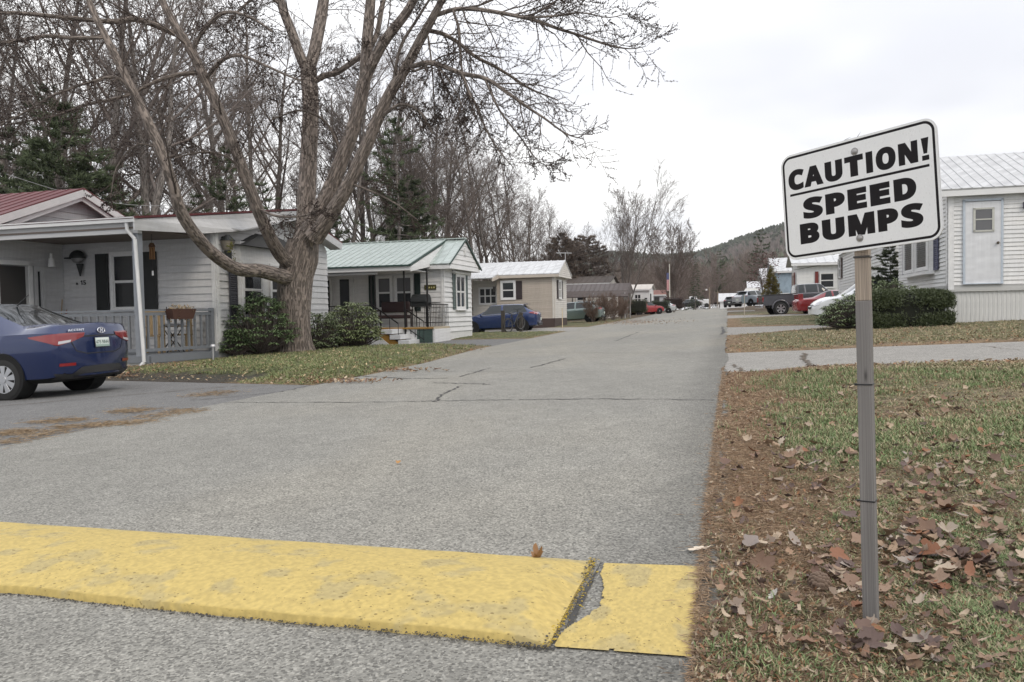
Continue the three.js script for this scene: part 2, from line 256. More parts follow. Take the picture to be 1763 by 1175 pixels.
  tag(mesh('yellow_crumbs', yel, std(0.42, 0.3, 0.04, 0.85), bump), null, null, null, 'stuff');
  const tv = []; for (let k = 0; k < 30; k++) { const f = (v) => { const q = hump(-0.012, v).addScaledVector(dir, -0.012); q.y = AX * q.x + BZ * q.z + 0.0075; const w = 0.002 + 0.009 * Math.sin(Math.PI * Math.min(1, v * 1.1)) * (0.4 + 0.9 * vn(v * 19, 1, 3)); return [q.clone().addScaledVector(dir, w), q.clone().addScaledVector(dir, -w * 0.6)]; }; const [A, B] = f(0.02 + k / 31), [C, D] = f(0.02 + (k + 1) / 31); for (const q of [A, B, C, B, D, C]) tv.push(...q.toArray()); }
  mesh('end_crack', quads(tv), tarM, bump);
  // flat yellow paint from the cut end of the bump to the grass
  const c0 = G(948, 1119), c1 = G(1030, 972), d1 = G(1214, 978), d0 = G(1200, 1138), N = 90, M = 60, v = [], uv = [];
  const pt = (a, b) => { const q = c0.clone().lerp(c1, b).lerp(d0.clone().lerp(d1, b), a); q.y = AX * q.x + BZ * q.z + 0.009; return q; };
  const inP = (a, b) => a > 0.02 + 0.2 * Math.min(sst(0.1, 0.42, b), 1 - 0.75 * sst(0.5, 0.98, b)) * (0.75 + 0.5 * (fbm(b * 12, 3, 8, 3) - 0.3)) && a < 0.985 + 0.1 * (fbm(b * 5, 9, 3, 4) - 0.55) && b > 0.012 * fbm(a * 14, 1, 2) && b < 0.99 - 0.02 * fbm(a * 12, 5, 3);
  for (let i = 0; i < N; i++) for (let j = 0; j < M; j++) if (inP((i + 0.5) / N, (j + 0.5) / M)) for (const [x, y] of [[0, 0], [1, 0], [1, 1], [0, 0], [1, 1], [0, 1]]) { const q = pt((i + x) / N, (j + y) / M); v.push(q.x, q.y, q.z); uv.push((i + x) / N * 0.45 + 0.3, (j + y) / M * 0.55 + 0.2); }
  struct('road_marking', quads(v, uv), yM);
}
// ---------------------------------------------------------------- house building helpers
const sidingT = tex(512, 512, (u, v) => { const n = fbm(u * 4, v * 24, 15, 4, 4), m = fbm(u * 40, v * 6, 25, 3, 6); return 0.87 + 0.24 * (n - 0.5) + 0.12 * (m - 0.5); });
const paint = (r, g, b, rough = 0.55) => std(r, g, b, rough, { map: rep(sidingT, 0.6, 0.6) });
const whiteS = [paint(0.74, 0.74, 0.735), paint(0.71, 0.712, 0.71), paint(0.76, 0.755, 0.745)];
const oldS = [paint(0.6, 0.6, 0.6), paint(0.57, 0.57, 0.575), paint(0.62, 0.615, 0.61)];
const tanS = [paint(0.47, 0.41, 0.345), paint(0.45, 0.395, 0.33), paint(0.485, 0.42, 0.355)];
const paleS = [paint(0.66, 0.63, 0.58), paint(0.64, 0.61, 0.565)];
const whiteM = paint(0.78, 0.78, 0.775, 0.45), trimM = paint(0.72, 0.72, 0.71, 0.5), dimM = paint(0.5, 0.5, 0.5, 0.6);
const blackM = std(0.012, 0.014, 0.014, 0.6), darkM = std(0.03, 0.028, 0.027, 0.7), ironM = std(0.014, 0.013, 0.013, 0.45, { metalness: 0.4 });
const glassM = new THREE.MeshPhysicalMaterial({ color: new THREE.Color().setRGB(0.022, 0.024, 0.027), roughness: 0.06, specularIntensity: 1 });
const curtainM = new THREE.MeshPhysicalMaterial({ color: new THREE.Color().setRGB(0.12, 0.12, 0.125), roughness: 0.1, specularIntensity: 1 });
const greyPaintM = paint(0.2, 0.215, 0.235, 0.6), concreteM = std(0.45, 0.44, 0.42, 0.9, { map: noiseT });

function base(name, label, t, s, y, cat = 'house', group) { const o = thing(name, label, cat, group), [x, z] = xzOf(t, s); o.position.set(x, y, z); o.rotation.y = YAW; return o; }
// faces of a house: where a wall's lower left corner stands (seen from outside) and how it is turned
const front = (x, z) => ({ o: V(x, 0, z), a: 0 }), rightFace = (x, z) => ({ o: V(x, 0, z), a: Math.PI / 2 }), leftFace = (x, z) => ({ o: V(x, 0, z), a: -Math.PI / 2 });
function put(m, f, x = 0, y = 0, z = 0) { const q = V(x, y, z).applyAxisAngle(V(0, 1, 0), f.a).add(f.o); m.position.copy(q); m.rotation.y = f.a; return m; }
function clap(L, h, t, x0, y0, l = 0, r = 0) { // one lapped board: thin above, thick below; l and r cut its top corners back
  return hexa([V(x0, y0, t), V(x0 + L, y0, t), V(x0 + L - r, y0 + h * 1.02, 0.004), V(x0 + l, y0 + h * 1.02, 0.004)], [V(x0, y0, -0.02), V(x0 + L, y0, -0.02), V(x0 + L - r, y0 + h * 1.02, -0.02), V(x0 + l, y0 + h * 1.02, -0.02)]);
}
function wall(house, f, W, y0, y1, exp, mats, name = 'wall', more = {}) { // lapped boards over a backing; more.gable = apex height, more.apex = where along the wall
  const body = [bx(W, y1 - y0, 0.1, W / 2, (y0 + y1) / 2, -0.075)];
  if (more.gable) body.push(poly([[0, y1], [W, y1], [more.apex ?? W / 2, more.gable]], 0.1).translate(0, 0, -0.125));
  const w = put(mesh(name, body, mats[0], house), f), t = more.t ?? 0.032, r = rng(Math.round(W * 977 + y1 * 31));
  const edge = (y) => { if (y <= y1) return [0, W]; const k = Math.min(1, (y - y1) / (more.gable - y1)), a = more.apex ?? W / 2; return [a * k, W - (W - a) * k]; };
  for (let y = y0; y < (more.gable ?? y1) - 0.02; y += exp) {
    let [a, b] = edge(y); const h = Math.min(exp, (more.gable ?? y1) - y), [c, d] = edge(y + h); if (b - a < 0.05) continue;
    const cuts = [a]; if (more.seams && b - a > 3) cuts.push(a + (b - a) * (0.25 + 0.5 * r())); cuts.push(b);
    for (let i = 1; i < cuts.length; i++) { const g = clap(cuts[i] - cuts[i - 1] - (more.seams ? 0.004 : 0), h, t * (0.9 + 0.25 * r()), cuts[i - 1], y, i === 1 ? c - a : 0, i === cuts.length - 1 ? b - d : 0); mesh('siding_board', g, mats[(r() * mats.length) | 0], w); }
  }
  return w;
}
function win(house, f, x, y, w, h, o = {}) { // a window seen from outside, its lower left corner at x, y; sashes one above the other in n columns
  const fr = o.frame ?? 0.07, n = o.n ?? 1, d = 0.05, parts = [bx(w + 2 * fr, fr, d, w / 2, -fr / 2, 0), bx(w + 2 * fr, fr, d, w / 2, h + fr / 2, 0), bx(fr, h, d, -fr / 2, h / 2, 0), bx(fr, h, d, w + fr / 2, h / 2, 0)];
  const m = put(mesh('window', parts, o.mat ?? whiteM, house), f, x, y, o.z ?? 0.062), cw = w / n;
  for (let i = 0; i < n; i++) {
    const bar = 0.035; if (i) mesh('mullion', bx(0.05, h, 0.042, i * cw, h / 2, 0), o.mat ?? whiteM, m);
    for (const k of o.single ? [0] : [0, 1]) {
      const ph = o.single ? h : h / 2, cx = (i + 0.5) * cw, cy = ph * (k + 0.5), z = k ? -0.004 : -0.014;
      mesh('sash', [bx(cw - 0.004, bar, 0.03, cx, cy - ph / 2 + bar / 2, z), bx(cw - 0.004, bar, 0.03, cx, cy + ph / 2 - bar / 2, z), bx(bar, ph - 2 * bar, 0.03, cx - cw / 2 + bar / 2 + 0.002, cy, z), bx(bar, ph - 2 * bar, 0.03, cx + cw / 2 - bar / 2 - 0.002, cy, z)], o.mat ?? whiteM, m);
      mesh('pane', bx(cw - 2 * bar, ph - 2 * bar, 0.008, cx, cy, z - 0.008), k && o.curtain ? curtainM : glassM, m);
    }
  }
  if (o.sill) mesh('sill', rb(w + 2 * fr + 0.06, 0.045, 0.1, w / 2, -fr - 0.02, 0.03), o.mat ?? whiteM, m);
  if (o.blind) for (let q = 0; q < h / 0.06; q++) mesh('blind_slat', bx(w * 0.9, 0.04, 0.004, w / 2, 0.03 + q * 0.06, -0.008), curtainM, m);
  return m;
}
function shutter(house, f, x, y, w, h, mat, slats = 0) {
  const m = put(mesh('shutter', slats ? [bx(0.05, h, 0.03, 0.025, h / 2, 0), bx(0.05, h, 0.03, w - 0.025, h / 2, 0), bx(w - 0.1, 0.06, 0.03, w / 2, 0.03, 0), bx(w - 0.1, 0.06, 0.03, w / 2, h - 0.03, 0), bx(w - 0.1, 0.06, 0.03, w / 2, h / 2, 0), bx(w - 0.1, h, 0.008, w / 2, h / 2, -0.01)] : [rb(w, h, 0.03, w / 2, h / 2, 0, 0.006), bx(w * 0.7, h * 0.4, 0.012, w / 2, h * 0.27, 0.014), bx(w * 0.7, h * 0.4, 0.012, w / 2, h * 0.73, 0.014)], mat, house), f, x, y, 0.055);
  const g = slats ? new THREE.BoxGeometry(w - 0.1, h / slats * 0.6, 0.01).rotateX(-0.5) : null;
  for (let k = 0; k < slats; k++) { const s = mesh('slat', g, mat, m); s.position.set(w / 2, (k + 0.5) * h / slats, 0.002); }
  return m;
}
function slab(pts, th) { const n = pts[1].clone().sub(pts[0]).cross(pts[3].clone().sub(pts[0])).normalize(); if (n.y < 0) n.negate(); return hexa(pts.map((p) => p.clone().addScaledVector(n, th)), pts); }
function metalRoof(house, a, b, c, d, mat, step, seam = 0.02, th = 0.04) { // a, b along the eave and c, d above b, a along the ridge, with standing ribs
  const m = mesh('roof', slab([a, b, c, d], th), mat, house), n = b.clone().sub(a).cross(d.clone().sub(a)).normalize(); if (n.y < 0) n.negate();
  const L = a.distanceTo(b), k = Math.round(L / step);
  for (let i = 0; i <= k; i++) { const f = 0.004 + 0.992 * i / k, p = a.clone().lerp(b, f).addScaledVector(n, th + seam / 2 - 0.003), q = d.clone().lerp(c, f).addScaledVector(n, th + seam / 2 - 0.003); mesh('roof_rib', beam(p, q, seam * 1.7, seam, n), mat, m); }
  return m;
}
function skirt(house, f, W, y0, y1, mat, step = 0.12) { // corrugated skirting
  const g = [bx(W, y1 - y0, 0.04, W / 2, (y0 + y1) / 2, -0.05)]; for (let x = step / 2; x < W; x += step) g.push(bx(step * 0.42, y1 - y0, 0.016, x, (y0 + y1) / 2, -0.03));
  return put(mesh('skirting', g, mat, house), f);
}
const dirtyM = std(0.6, 0.6, 0.585, 0.7, { map: rep(noiseT, 0.5) });

// ---------------------------------------------------------------- white house with the red roof, beside the parking place
{
  const redM = std(0.155, 0.03, 0.032, 0.5, { map: noiseT }), H = base('mobile_home', 'white clapboard house with red metal roof and open porch behind the blue sedan', -13.45, 18.6, -0.19);
  const F = front(-5.1, 0), E = rightFace(0, 0), z0 = -6.2;
  wall(H, F, 5.1, 0.15, 3.55, 0.2, oldS, 'wall'); wall(H, E, 6.2, 0.3, 3.45, 0.2, oldS, 'wall', { gable: 4.25, apex: 3.6 });
  mesh('wall', [bx(9, 3.4, 0.1, -4.6, 1.75, z0), bx(0.1, 3.4, 6, -9, 1.75, -3.1)], oldS[0], H);
  skirt(H, E, 6.2, -0.35, 0.3, dirtyM); mesh('corner_board', [bx(0.11, 3.4, 0.03, -0.05, 1.75, 0.025), bx(0.03, 3.3, 0.11, 0.026, 1.8, -0.056)], trimM, H);
  mesh('vent', [bx(0.02, 0.14, 0.62, 0.03, 0.62, -0.55)], blackM, H);
  // roof: one long low slope over the porch, a shorter one behind
  const rz = -3.6, ry = 4.42, X0 = -9.4, X1 = 0.42;
  metalRoof(H, V(X0, 3.5, 2.72), V(X1 - 0.62, 3.5, 2.72), V(X1, ry, rz), V(X0, ry, rz), redM, 0.45); metalRoof(H, V(X0, 3.62, -6.6), V(X1, 3.62, -6.6), V(X1, ry, rz), V(X0, ry, rz), redM, 0.45);
  mesh('fascia', [hexa([V(-0.24, 3.49, 2.7), V(0.43, 4.4, rz), V(0.43, 4.13, rz), V(0.3, 3.5, -0.77)], [V(-0.28, 3.49, 2.7), V(0.38, 4.4, rz), V(0.38, 4.13, rz), V(0.25, 3.5, -0.77)]), hexa([V(-0.24, 3.49, 2.71), V(0.3, 3.505, -0.77), V(0.1, 3.32, 0.6), V(-0.25, 3.22, 2.71)], [V(-0.28, 3.49, 2.71), V(0.25, 3.505, -0.77), V(0.06, 3.32, 0.6), V(-0.29, 3.22, 2.71)]), hexa([V(0.43, 4.4, rz), V(0.43, 3.61, -6.6), V(0.43, 3.4, -6.5), V(0.43, 4.13, rz)], [V(0.38, 4.4, rz), V(0.38, 3.61, -6.6), V(0.38, 3.4, -6.5), V(0.38, 4.13, rz)])], paint(0.62, 0.62, 0.62), H);
  mesh('soffit', [hexa([V(0, 3.55, 0), V(0.38, 3.5, -0.77), V(0.38, 4.13, rz), V(0, 4.13, rz)], [V(0, 3.6, 0), V(0.38, 3.54, -0.77), V(0.38, 4.17, rz), V(0, 4.17, rz)]), hexa([V(0, 4.13, rz), V(0.38, 4.13, rz), V(0.38, 3.4, -6.5), V(0, 3.4, -6.5)], [V(0, 4.17, rz), V(0.38, 4.17, rz), V(0.38, 3.44, -6.5), V(0, 3.44, -6.5)])], dimM, H);
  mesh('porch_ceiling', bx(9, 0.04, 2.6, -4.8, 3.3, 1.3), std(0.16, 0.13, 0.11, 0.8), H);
  mesh('porch_beam', [bx(9, 0.26, 0.14, -4.78, 3.3, 2.5)], oldS[0], H);
  const gut = mesh('gutter', [bx(9, 0.1, 0.12, -4.76, 3.47, 2.66), bx(9, 0.03, 0.02, -4.76, 3.53, 2.73)], trimM, H);
  mesh('gutter_end', bx(0.02, 0.13, 0.14, -0.25, 3.47, 2.66), whiteM, gut);
  mesh('downspout', [rod(V(-0.52, 3.42, 2.66), V(-0.5, 3.22, 2.66), 0.045), rod(V(-0.5, 3.22, 2.66), V(-0.36, 3.02, 2.58), 0.045), rod(V(-0.36, 3.02, 2.58), V(-0.22, 0.02, 2.58), 0.045), rod(V(-0.22, 0.02, 2.58), V(-0.36, -0.16, 2.64), 0.05)], whiteM, H);
  mesh('porch_post', [rb(0.17, 3.2, 0.17, -0.42, 1.75, 2.44)], paint(0.26, 0.28, 0.31), H);
  const deck = mesh('deck', [bx(5.1, 0.1, 2.5, -2.68, 0.14, 1.25)], greyPaintM, H); mesh('deck_fascia', [bx(5.1, 0.17, 0.04, -2.66, 0.08, 2.53), beam(V(-0.09, 0.08, 2.5), V(0.03, 0.08, 0.05), 0.04, 0.17)], greyPaintM, deck);
  mesh('skirting', [bx(5.1, 0.36, 0.03, -2.66, -0.18, 2.5), beam(V(-0.12, -0.18, 2.5), V(0.0, -0.18, 0.05), 0.03, 0.36)], dirtyM, H);
  const railing = (p, q, n) => { const R = mesh('railing', [beam(p.clone().setY(1.29), q.clone().setY(1.29), 0.1, 0.045), beam(p.clone().setY(1.2), q.clone().setY(1.2), 0.045, 0.08), beam(p.clone().setY(0.3), q.clone().setY(0.3), 0.045, 0.08)], greyPaintM, H); for (let k = 1; k < n; k++) { const c = p.clone().lerp(q, k / n); mesh('baluster', rb(0.055, 0.96, 0.055, c.x, 0.75, c.z, 0.006), greyPaintM, R); } };
  railing(V(-0.4, 0, 2.44), V(-0.06, 0, 0.1), 11); railing(V(-5, 0, 2.44), V(-0.5, 0, 2.44), 19); mesh('railing_post', rb(0.11, 1.2, 0.11, -0.08, 0.75, 0.14), greyPaintM, H);
  // front window under the porch, the bay window on the end wall
  win(H, F, 1.78, 1.4, 0.86, 1.5, { frame: 0.1 }); shutter(H, F, 1.17, 1.34, 0.43, 1.62, blackM); shutter(H, F, 2.78, 1.34, 0.46, 1.62, blackM);
  const bayZ = V(0.45, 0, -1.05), bay = mesh('bay_window', [hexa([V(0.0, 0.85, -0.9), V(0.16, 0.85, -0.92), V(0.16, 0.85, -4.1), V(0, 0.85, -4.2)], [V(0, 3.25, -0.9), V(0.16, 3.25, -0.92), V(0.16, 3.25, -4.1), V(0, 3.25, -4.2)])], trimM, H); void bayZ;
  mesh('bay_roof', [hexa([V(0.02, 3.12, -0.75), V(0.36, 3.12, -0.85), V(0.36, 3.12, -4.2), V(0.02, 3.12, -4.35)], [V(0.02, 3.56, -1.9), V(0.1, 3.5, -1.95), V(0.1, 3.5, -3.0), V(0.02, 3.56, -3.1)])], std(0.05, 0.05, 0.05, 0.8), bay);
  const B = rightFace(0.16, -0.92); for (const x of [0.1, 1.5, 2.66]) win(H, B, x, 1.12, x > 2 ? 0.4 : 0.9, 1.5, { z: 0.03, frame: 0.07, sill: 1 });
  shutter(H, rightFace(0.02, 0), 0.5, 0.95, 0.36, 1.62, std(0.045, 0.045, 0.055, 0.6), 26);
  // the wing in front: its gable looks over the porch roof, its door stands under it
  const wf = rightFace(-5.12, 6.2); wall(H, wf, 6.2, 0.2, 3.5, 0.2, oldS);
  wall(H, rightFace(-5.15, 2.1), 5.1, 3.45, 3.86, 0.2, oldS, 'gable', { gable: 4.75, apex: 2.55 });
  metalRoof(H, V(-10, 3.72, 2.55), V(-4.72, 3.72, 2.55), V(-4.72, 4.92, -0.46), V(-10, 4.92, -0.46), redM, 0.45); metalRoof(H, V(-10, 3.72, -3.4), V(-4.72, 3.72, -3.4), V(-4.72, 4.92, -0.46), V(-10, 4.92, -0.46), redM, 0.45);
  mesh('barge_board', [beam(V(-4.74, 3.66, 2.52), V(-4.74, 4.82, -0.46), 0.05, 0.2), beam(V(-4.74, 3.66, -3.4), V(-4.74, 4.82, -0.46), 0.05, 0.2), beam(V(-4.82, 3.52, 2.3), V(-4.82, 4.66, -0.46), 0.05, 0.12), beam(V(-4.82, 3.52, -3.2), V(-4.82, 4.66, -0.46), 0.05, 0.12)], trimM, H);
  const dr = put(mesh('door', [bx(1.0, 2.35, 0.05, 0.5, 1.4, 0)], dimM, H), wf, 3.95, 0, 0.04); mesh('screen', bx(0.78, 1.25, 0.02, 0.5, 1.95, 0.025), darkM, dr); mesh('door_frame', [bx(0.12, 2.5, 0.1, -0.06, 1.45, 0), bx(0.12, 2.5, 0.1, 1.06, 1.45, 0), bx(1.24, 0.12, 0.1, 0.5, 2.66, 0)], trimM, dr);
  win(H, wf, 5.22, 0.75, 0.16, 1.75, { single: 1, frame: 0.1, mat: dimM }); win(H, wf, 2.0, 1.3, 0.8, 1.3, {});
  mesh('porch_light', [cyl(0.07, 0.1, 0.24, 12, -4.9, 2.72, 0.62), cyl(0.04, 0.04, 0.16, 8, -4.9, 2.9, 0.62)], whiteM, H);
  const font = await new FontLoader().loadAsync('fonts/droid/droid_sans_bold.typeface.json');
  globalThis.boldFont = font;
  mesh('house_number', [new TextGeometry('15', { font, size: 0.13, depth: 0.012, curveSegments: 4 }).translate(-4.5, 2.1, 0.028), poly([[0, 0], [0.08, 0], [0.04, 0.07]], 0.012).translate(-4.66, 2.11, 0.028)], blackM, H);
  // things on the porch
  const put2 = (o, x, y, z, a = 0) => { o.position.copy(V(x, y, z).applyAxisAngle(V(0, 1, 0), YAW).add(H.position)); o.rotation.y = YAW + a; return o; };
  const lampA = put2(thing('wall_lantern', 'black domed wall lantern above the house number on the porch wall', 'wall lamp'), -4.45, 2.86, 0.16);
  mesh('dome', new THREE.SphereGeometry(0.24, 20, 10, 0, 7, 0, 1.62).scale(1, 0.95, 0.75), blackM, lampA); mesh('visor', bx(0.2, 0.04, 0.2, -0.22, 0, 0.05), blackM, lampA); mesh('glass', new THREE.SphereGeometry(0.19, 16, 8, 0, 7, 1.6, 1.0).scale(1, 0.8, 0.7), std(0.2, 0.2, 0.2, 0.3), lampA); mesh('bracket', cyl(0.1, 0.015, 0.36, 10, 0.05, -0.34, -0.03), blackM, lampA);
  const lampB = put2(thing('wall_lantern', 'black square wall lantern with vine on the house corner behind the bare limb', 'wall lamp'), 0.2, 3.08, -0.3);
  mesh('lantern_roof', [cyl(0.05, 0.22, 0.16, 4, 0, 0.2, 0).rotateY(0.78)], blackM, lampB); mesh('lantern_body', [cyl(0.2, 0.13, 0.26, 4).rotateY(0.78)], std(0.25, 0.22, 0.18, 0.4), lampB); mesh('arm', bx(0.3, 0.05, 0.05, -0.1, 0.22, 0), blackM, lampB); mesh('cap', cyl(0.1, 0.1, 0.3, 8, 0, -0.3, 0), blackM, lampB);
  { const v = [], q = rng(4); for (let k = 0; k < 90; k++) { const c = V((q() - 0.3) * 0.24, 0.2 - q() * 0.75, (q() - 0.5) * 0.2 + 0.04); for (let j = 0; j < 3; j++) v.push(c.x + (q() - 0.5) * 0.12, c.y + (q() - 0.5) * 0.12, c.z + (q() - 0.5) * 0.12); } mesh('vine', quads(v), std(0.13, 0.13, 0.03, 0.8, { side: 2 }), lampB); }
  const ch = put2(thing('wind_chime', 'wooden wind chime hanging from the porch ceiling in front of the siding', 'wind chime'), -0.95, 2.85, 1.3);
  mesh('string', [rod(V(0, 0.12, 0), V(0, 0.45, 0), 0.006), rod(V(0, -0.55, 0), V(0, -0.2, 0), 0.004)], darkM, ch); mesh('chime_top', cyl(0.05, 0.09, 0.1, 10, 0, 0.16, 0), std(0.09, 0.045, 0.02), ch); for (let k = 0; k < 6; k++) mesh('chime_tube', cyl(0.017, 0.017, 0.32, 6, 0.055 * Math.cos(k * 1.05), -0.06, 0.055 * Math.sin(k * 1.05)), std(0.2, 0.1, 0.04), ch); mesh('wind_sail', bx(0.05, 0.12, 0.01, 0, -0.58, 0), whiteM, ch);
  const woodM = std(0.42, 0.3, 0.16, 0.7, { map: noiseT });
  const chair = put2(thing('wooden_chair', 'tan wooden chair beside the porch post behind the railing', 'chair', 'wooden chairs on the porch'), -0.85, 0.19, 1.5, 0.4);
  mesh('seat', rb(0.5, 0.04, 0.5, 0, 0.45, 0), woodM, chair); for (const [a, b] of [[-1, -1], [1, -1], [-1, 1], [1, 1]]) mesh('leg', rb(0.06, 0.45, 0.06, a * 0.21, 0.22, b * 0.21), woodM, chair);
  for (let k = 0; k < 5; k++) mesh('back_slat', rb(0.08, 0.62, 0.025, -0.2 + k * 0.1, 0.78, -0.23), woodM, chair); mesh('back_rail', rb(0.52, 0.07, 0.04, 0, 1.08, -0.23), woodM, chair); for (const a of [-1, 1]) mesh('armrest', rb(0.08, 0.03, 0.5, a * 0.26, 0.68, 0), woodM, chair);
  const c2 = copy(chair, 'tan wooden chair at the far end of the porch below the planter box'); put2(c2, -0.75, 0.19, 0.55, -1.2);
  const fm = ironM, fold = put2(thing('folding_table', 'black metal folding table between the wooden chairs on the porch', 'table'), -0.6, 0.19, 1.05, 1.0);
  mesh('tabletop', cyl(0.28, 0.28, 0.025, 18, 0, 0.72, 0), fm, fold); for (const a of [-1, 1]) { mesh('leg', rod(V(-0.22, 0, a * 0.18), V(0.22, 0.7, a * 0.18), 0.013), fm, fold); mesh('leg', rod(V(0.22, 0, a * 0.18), V(-0.22, 0.7, a * 0.18), 0.013), fm, fold); }
  const pb = put2(thing('planter_box', 'brown planter box with dried plants hanging on the porch railing', 'planter'), -0.1, 1.18, 1.35, Math.PI / 2 - 0.14);
  mesh('box', [hexa([V(-0.32, -0.12, -0.1), V(0.32, -0.12, -0.1), V(0.4, 0.14, -0.14), V(-0.4, 0.14, -0.14)], [V(-0.32, -0.12, 0.1), V(0.32, -0.12, 0.1), V(0.4, 0.14, 0.14), V(-0.4, 0.14, 0.14)])], std(0.075, 0.035, 0.025, 0.9), pb); for (const a of [-0.3, 0.3]) mesh('hanger', [rod(V(a, -0.15, -0.16), V(a, 0.2, -0.16), 0.012)], ironM, pb);
  { const v = [], q = rng(9); for (let k = 0; k < 160; k++) { const c = V((q() - 0.5) * 0.8, 0.1 + q() * 0.12 - (q() < 0.3 ? 0.4 * q() : 0), 0.16 * (q() - 0.2)); for (let j = 0; j < 3; j++) v.push(c.x + (q() - 0.5) * 0.1, c.y + (q() - 0.5) * 0.12, c.z + (q() - 0.5) * 0.1); } mesh('dried_plants', quads(v), std(0.32, 0.25, 0.16, 0.9, { side: 2 }), pb); }
  const br = put2(thing('broom', 'broom and tools leaning in the porch corner by the wing', 'broom'), -4.85, 0.19, 0.5); mesh('handle', rod(V(0, 0, 0), V(-0.15, 1.5, -0.3), 0.015), woodM, br); mesh('brush', rod(V(0.08, 0, 0.1), V(0.0, 1.2, -0.3), 0.05, 0.012), std(0.25, 0.06, 0.03), br);
  const sl = onGround(-12.6, 17.2), so = thing('path_light', 'small solar path light standing in the grass by the porch corner', 'garden light'); so.position.copy(sl); const g0 = G(367, 640, 0.1); void g0;
  so.position.copy(at(367, 620, 19.9)).setY(so.position.y); mesh('stake', cyl(0.022, 0.022, 0.34, 8, 0, 0.17, 0), std(0.5, 0.5, 0.5, 0.35, { metalness: 0.6 }), so); mesh('light_cap', cyl(0.05, 0.075, 0.05, 12, 0, 0.37, 0), std(0.45, 0.45, 0.46, 0.35, { metalness: 0.5 }), so);
}

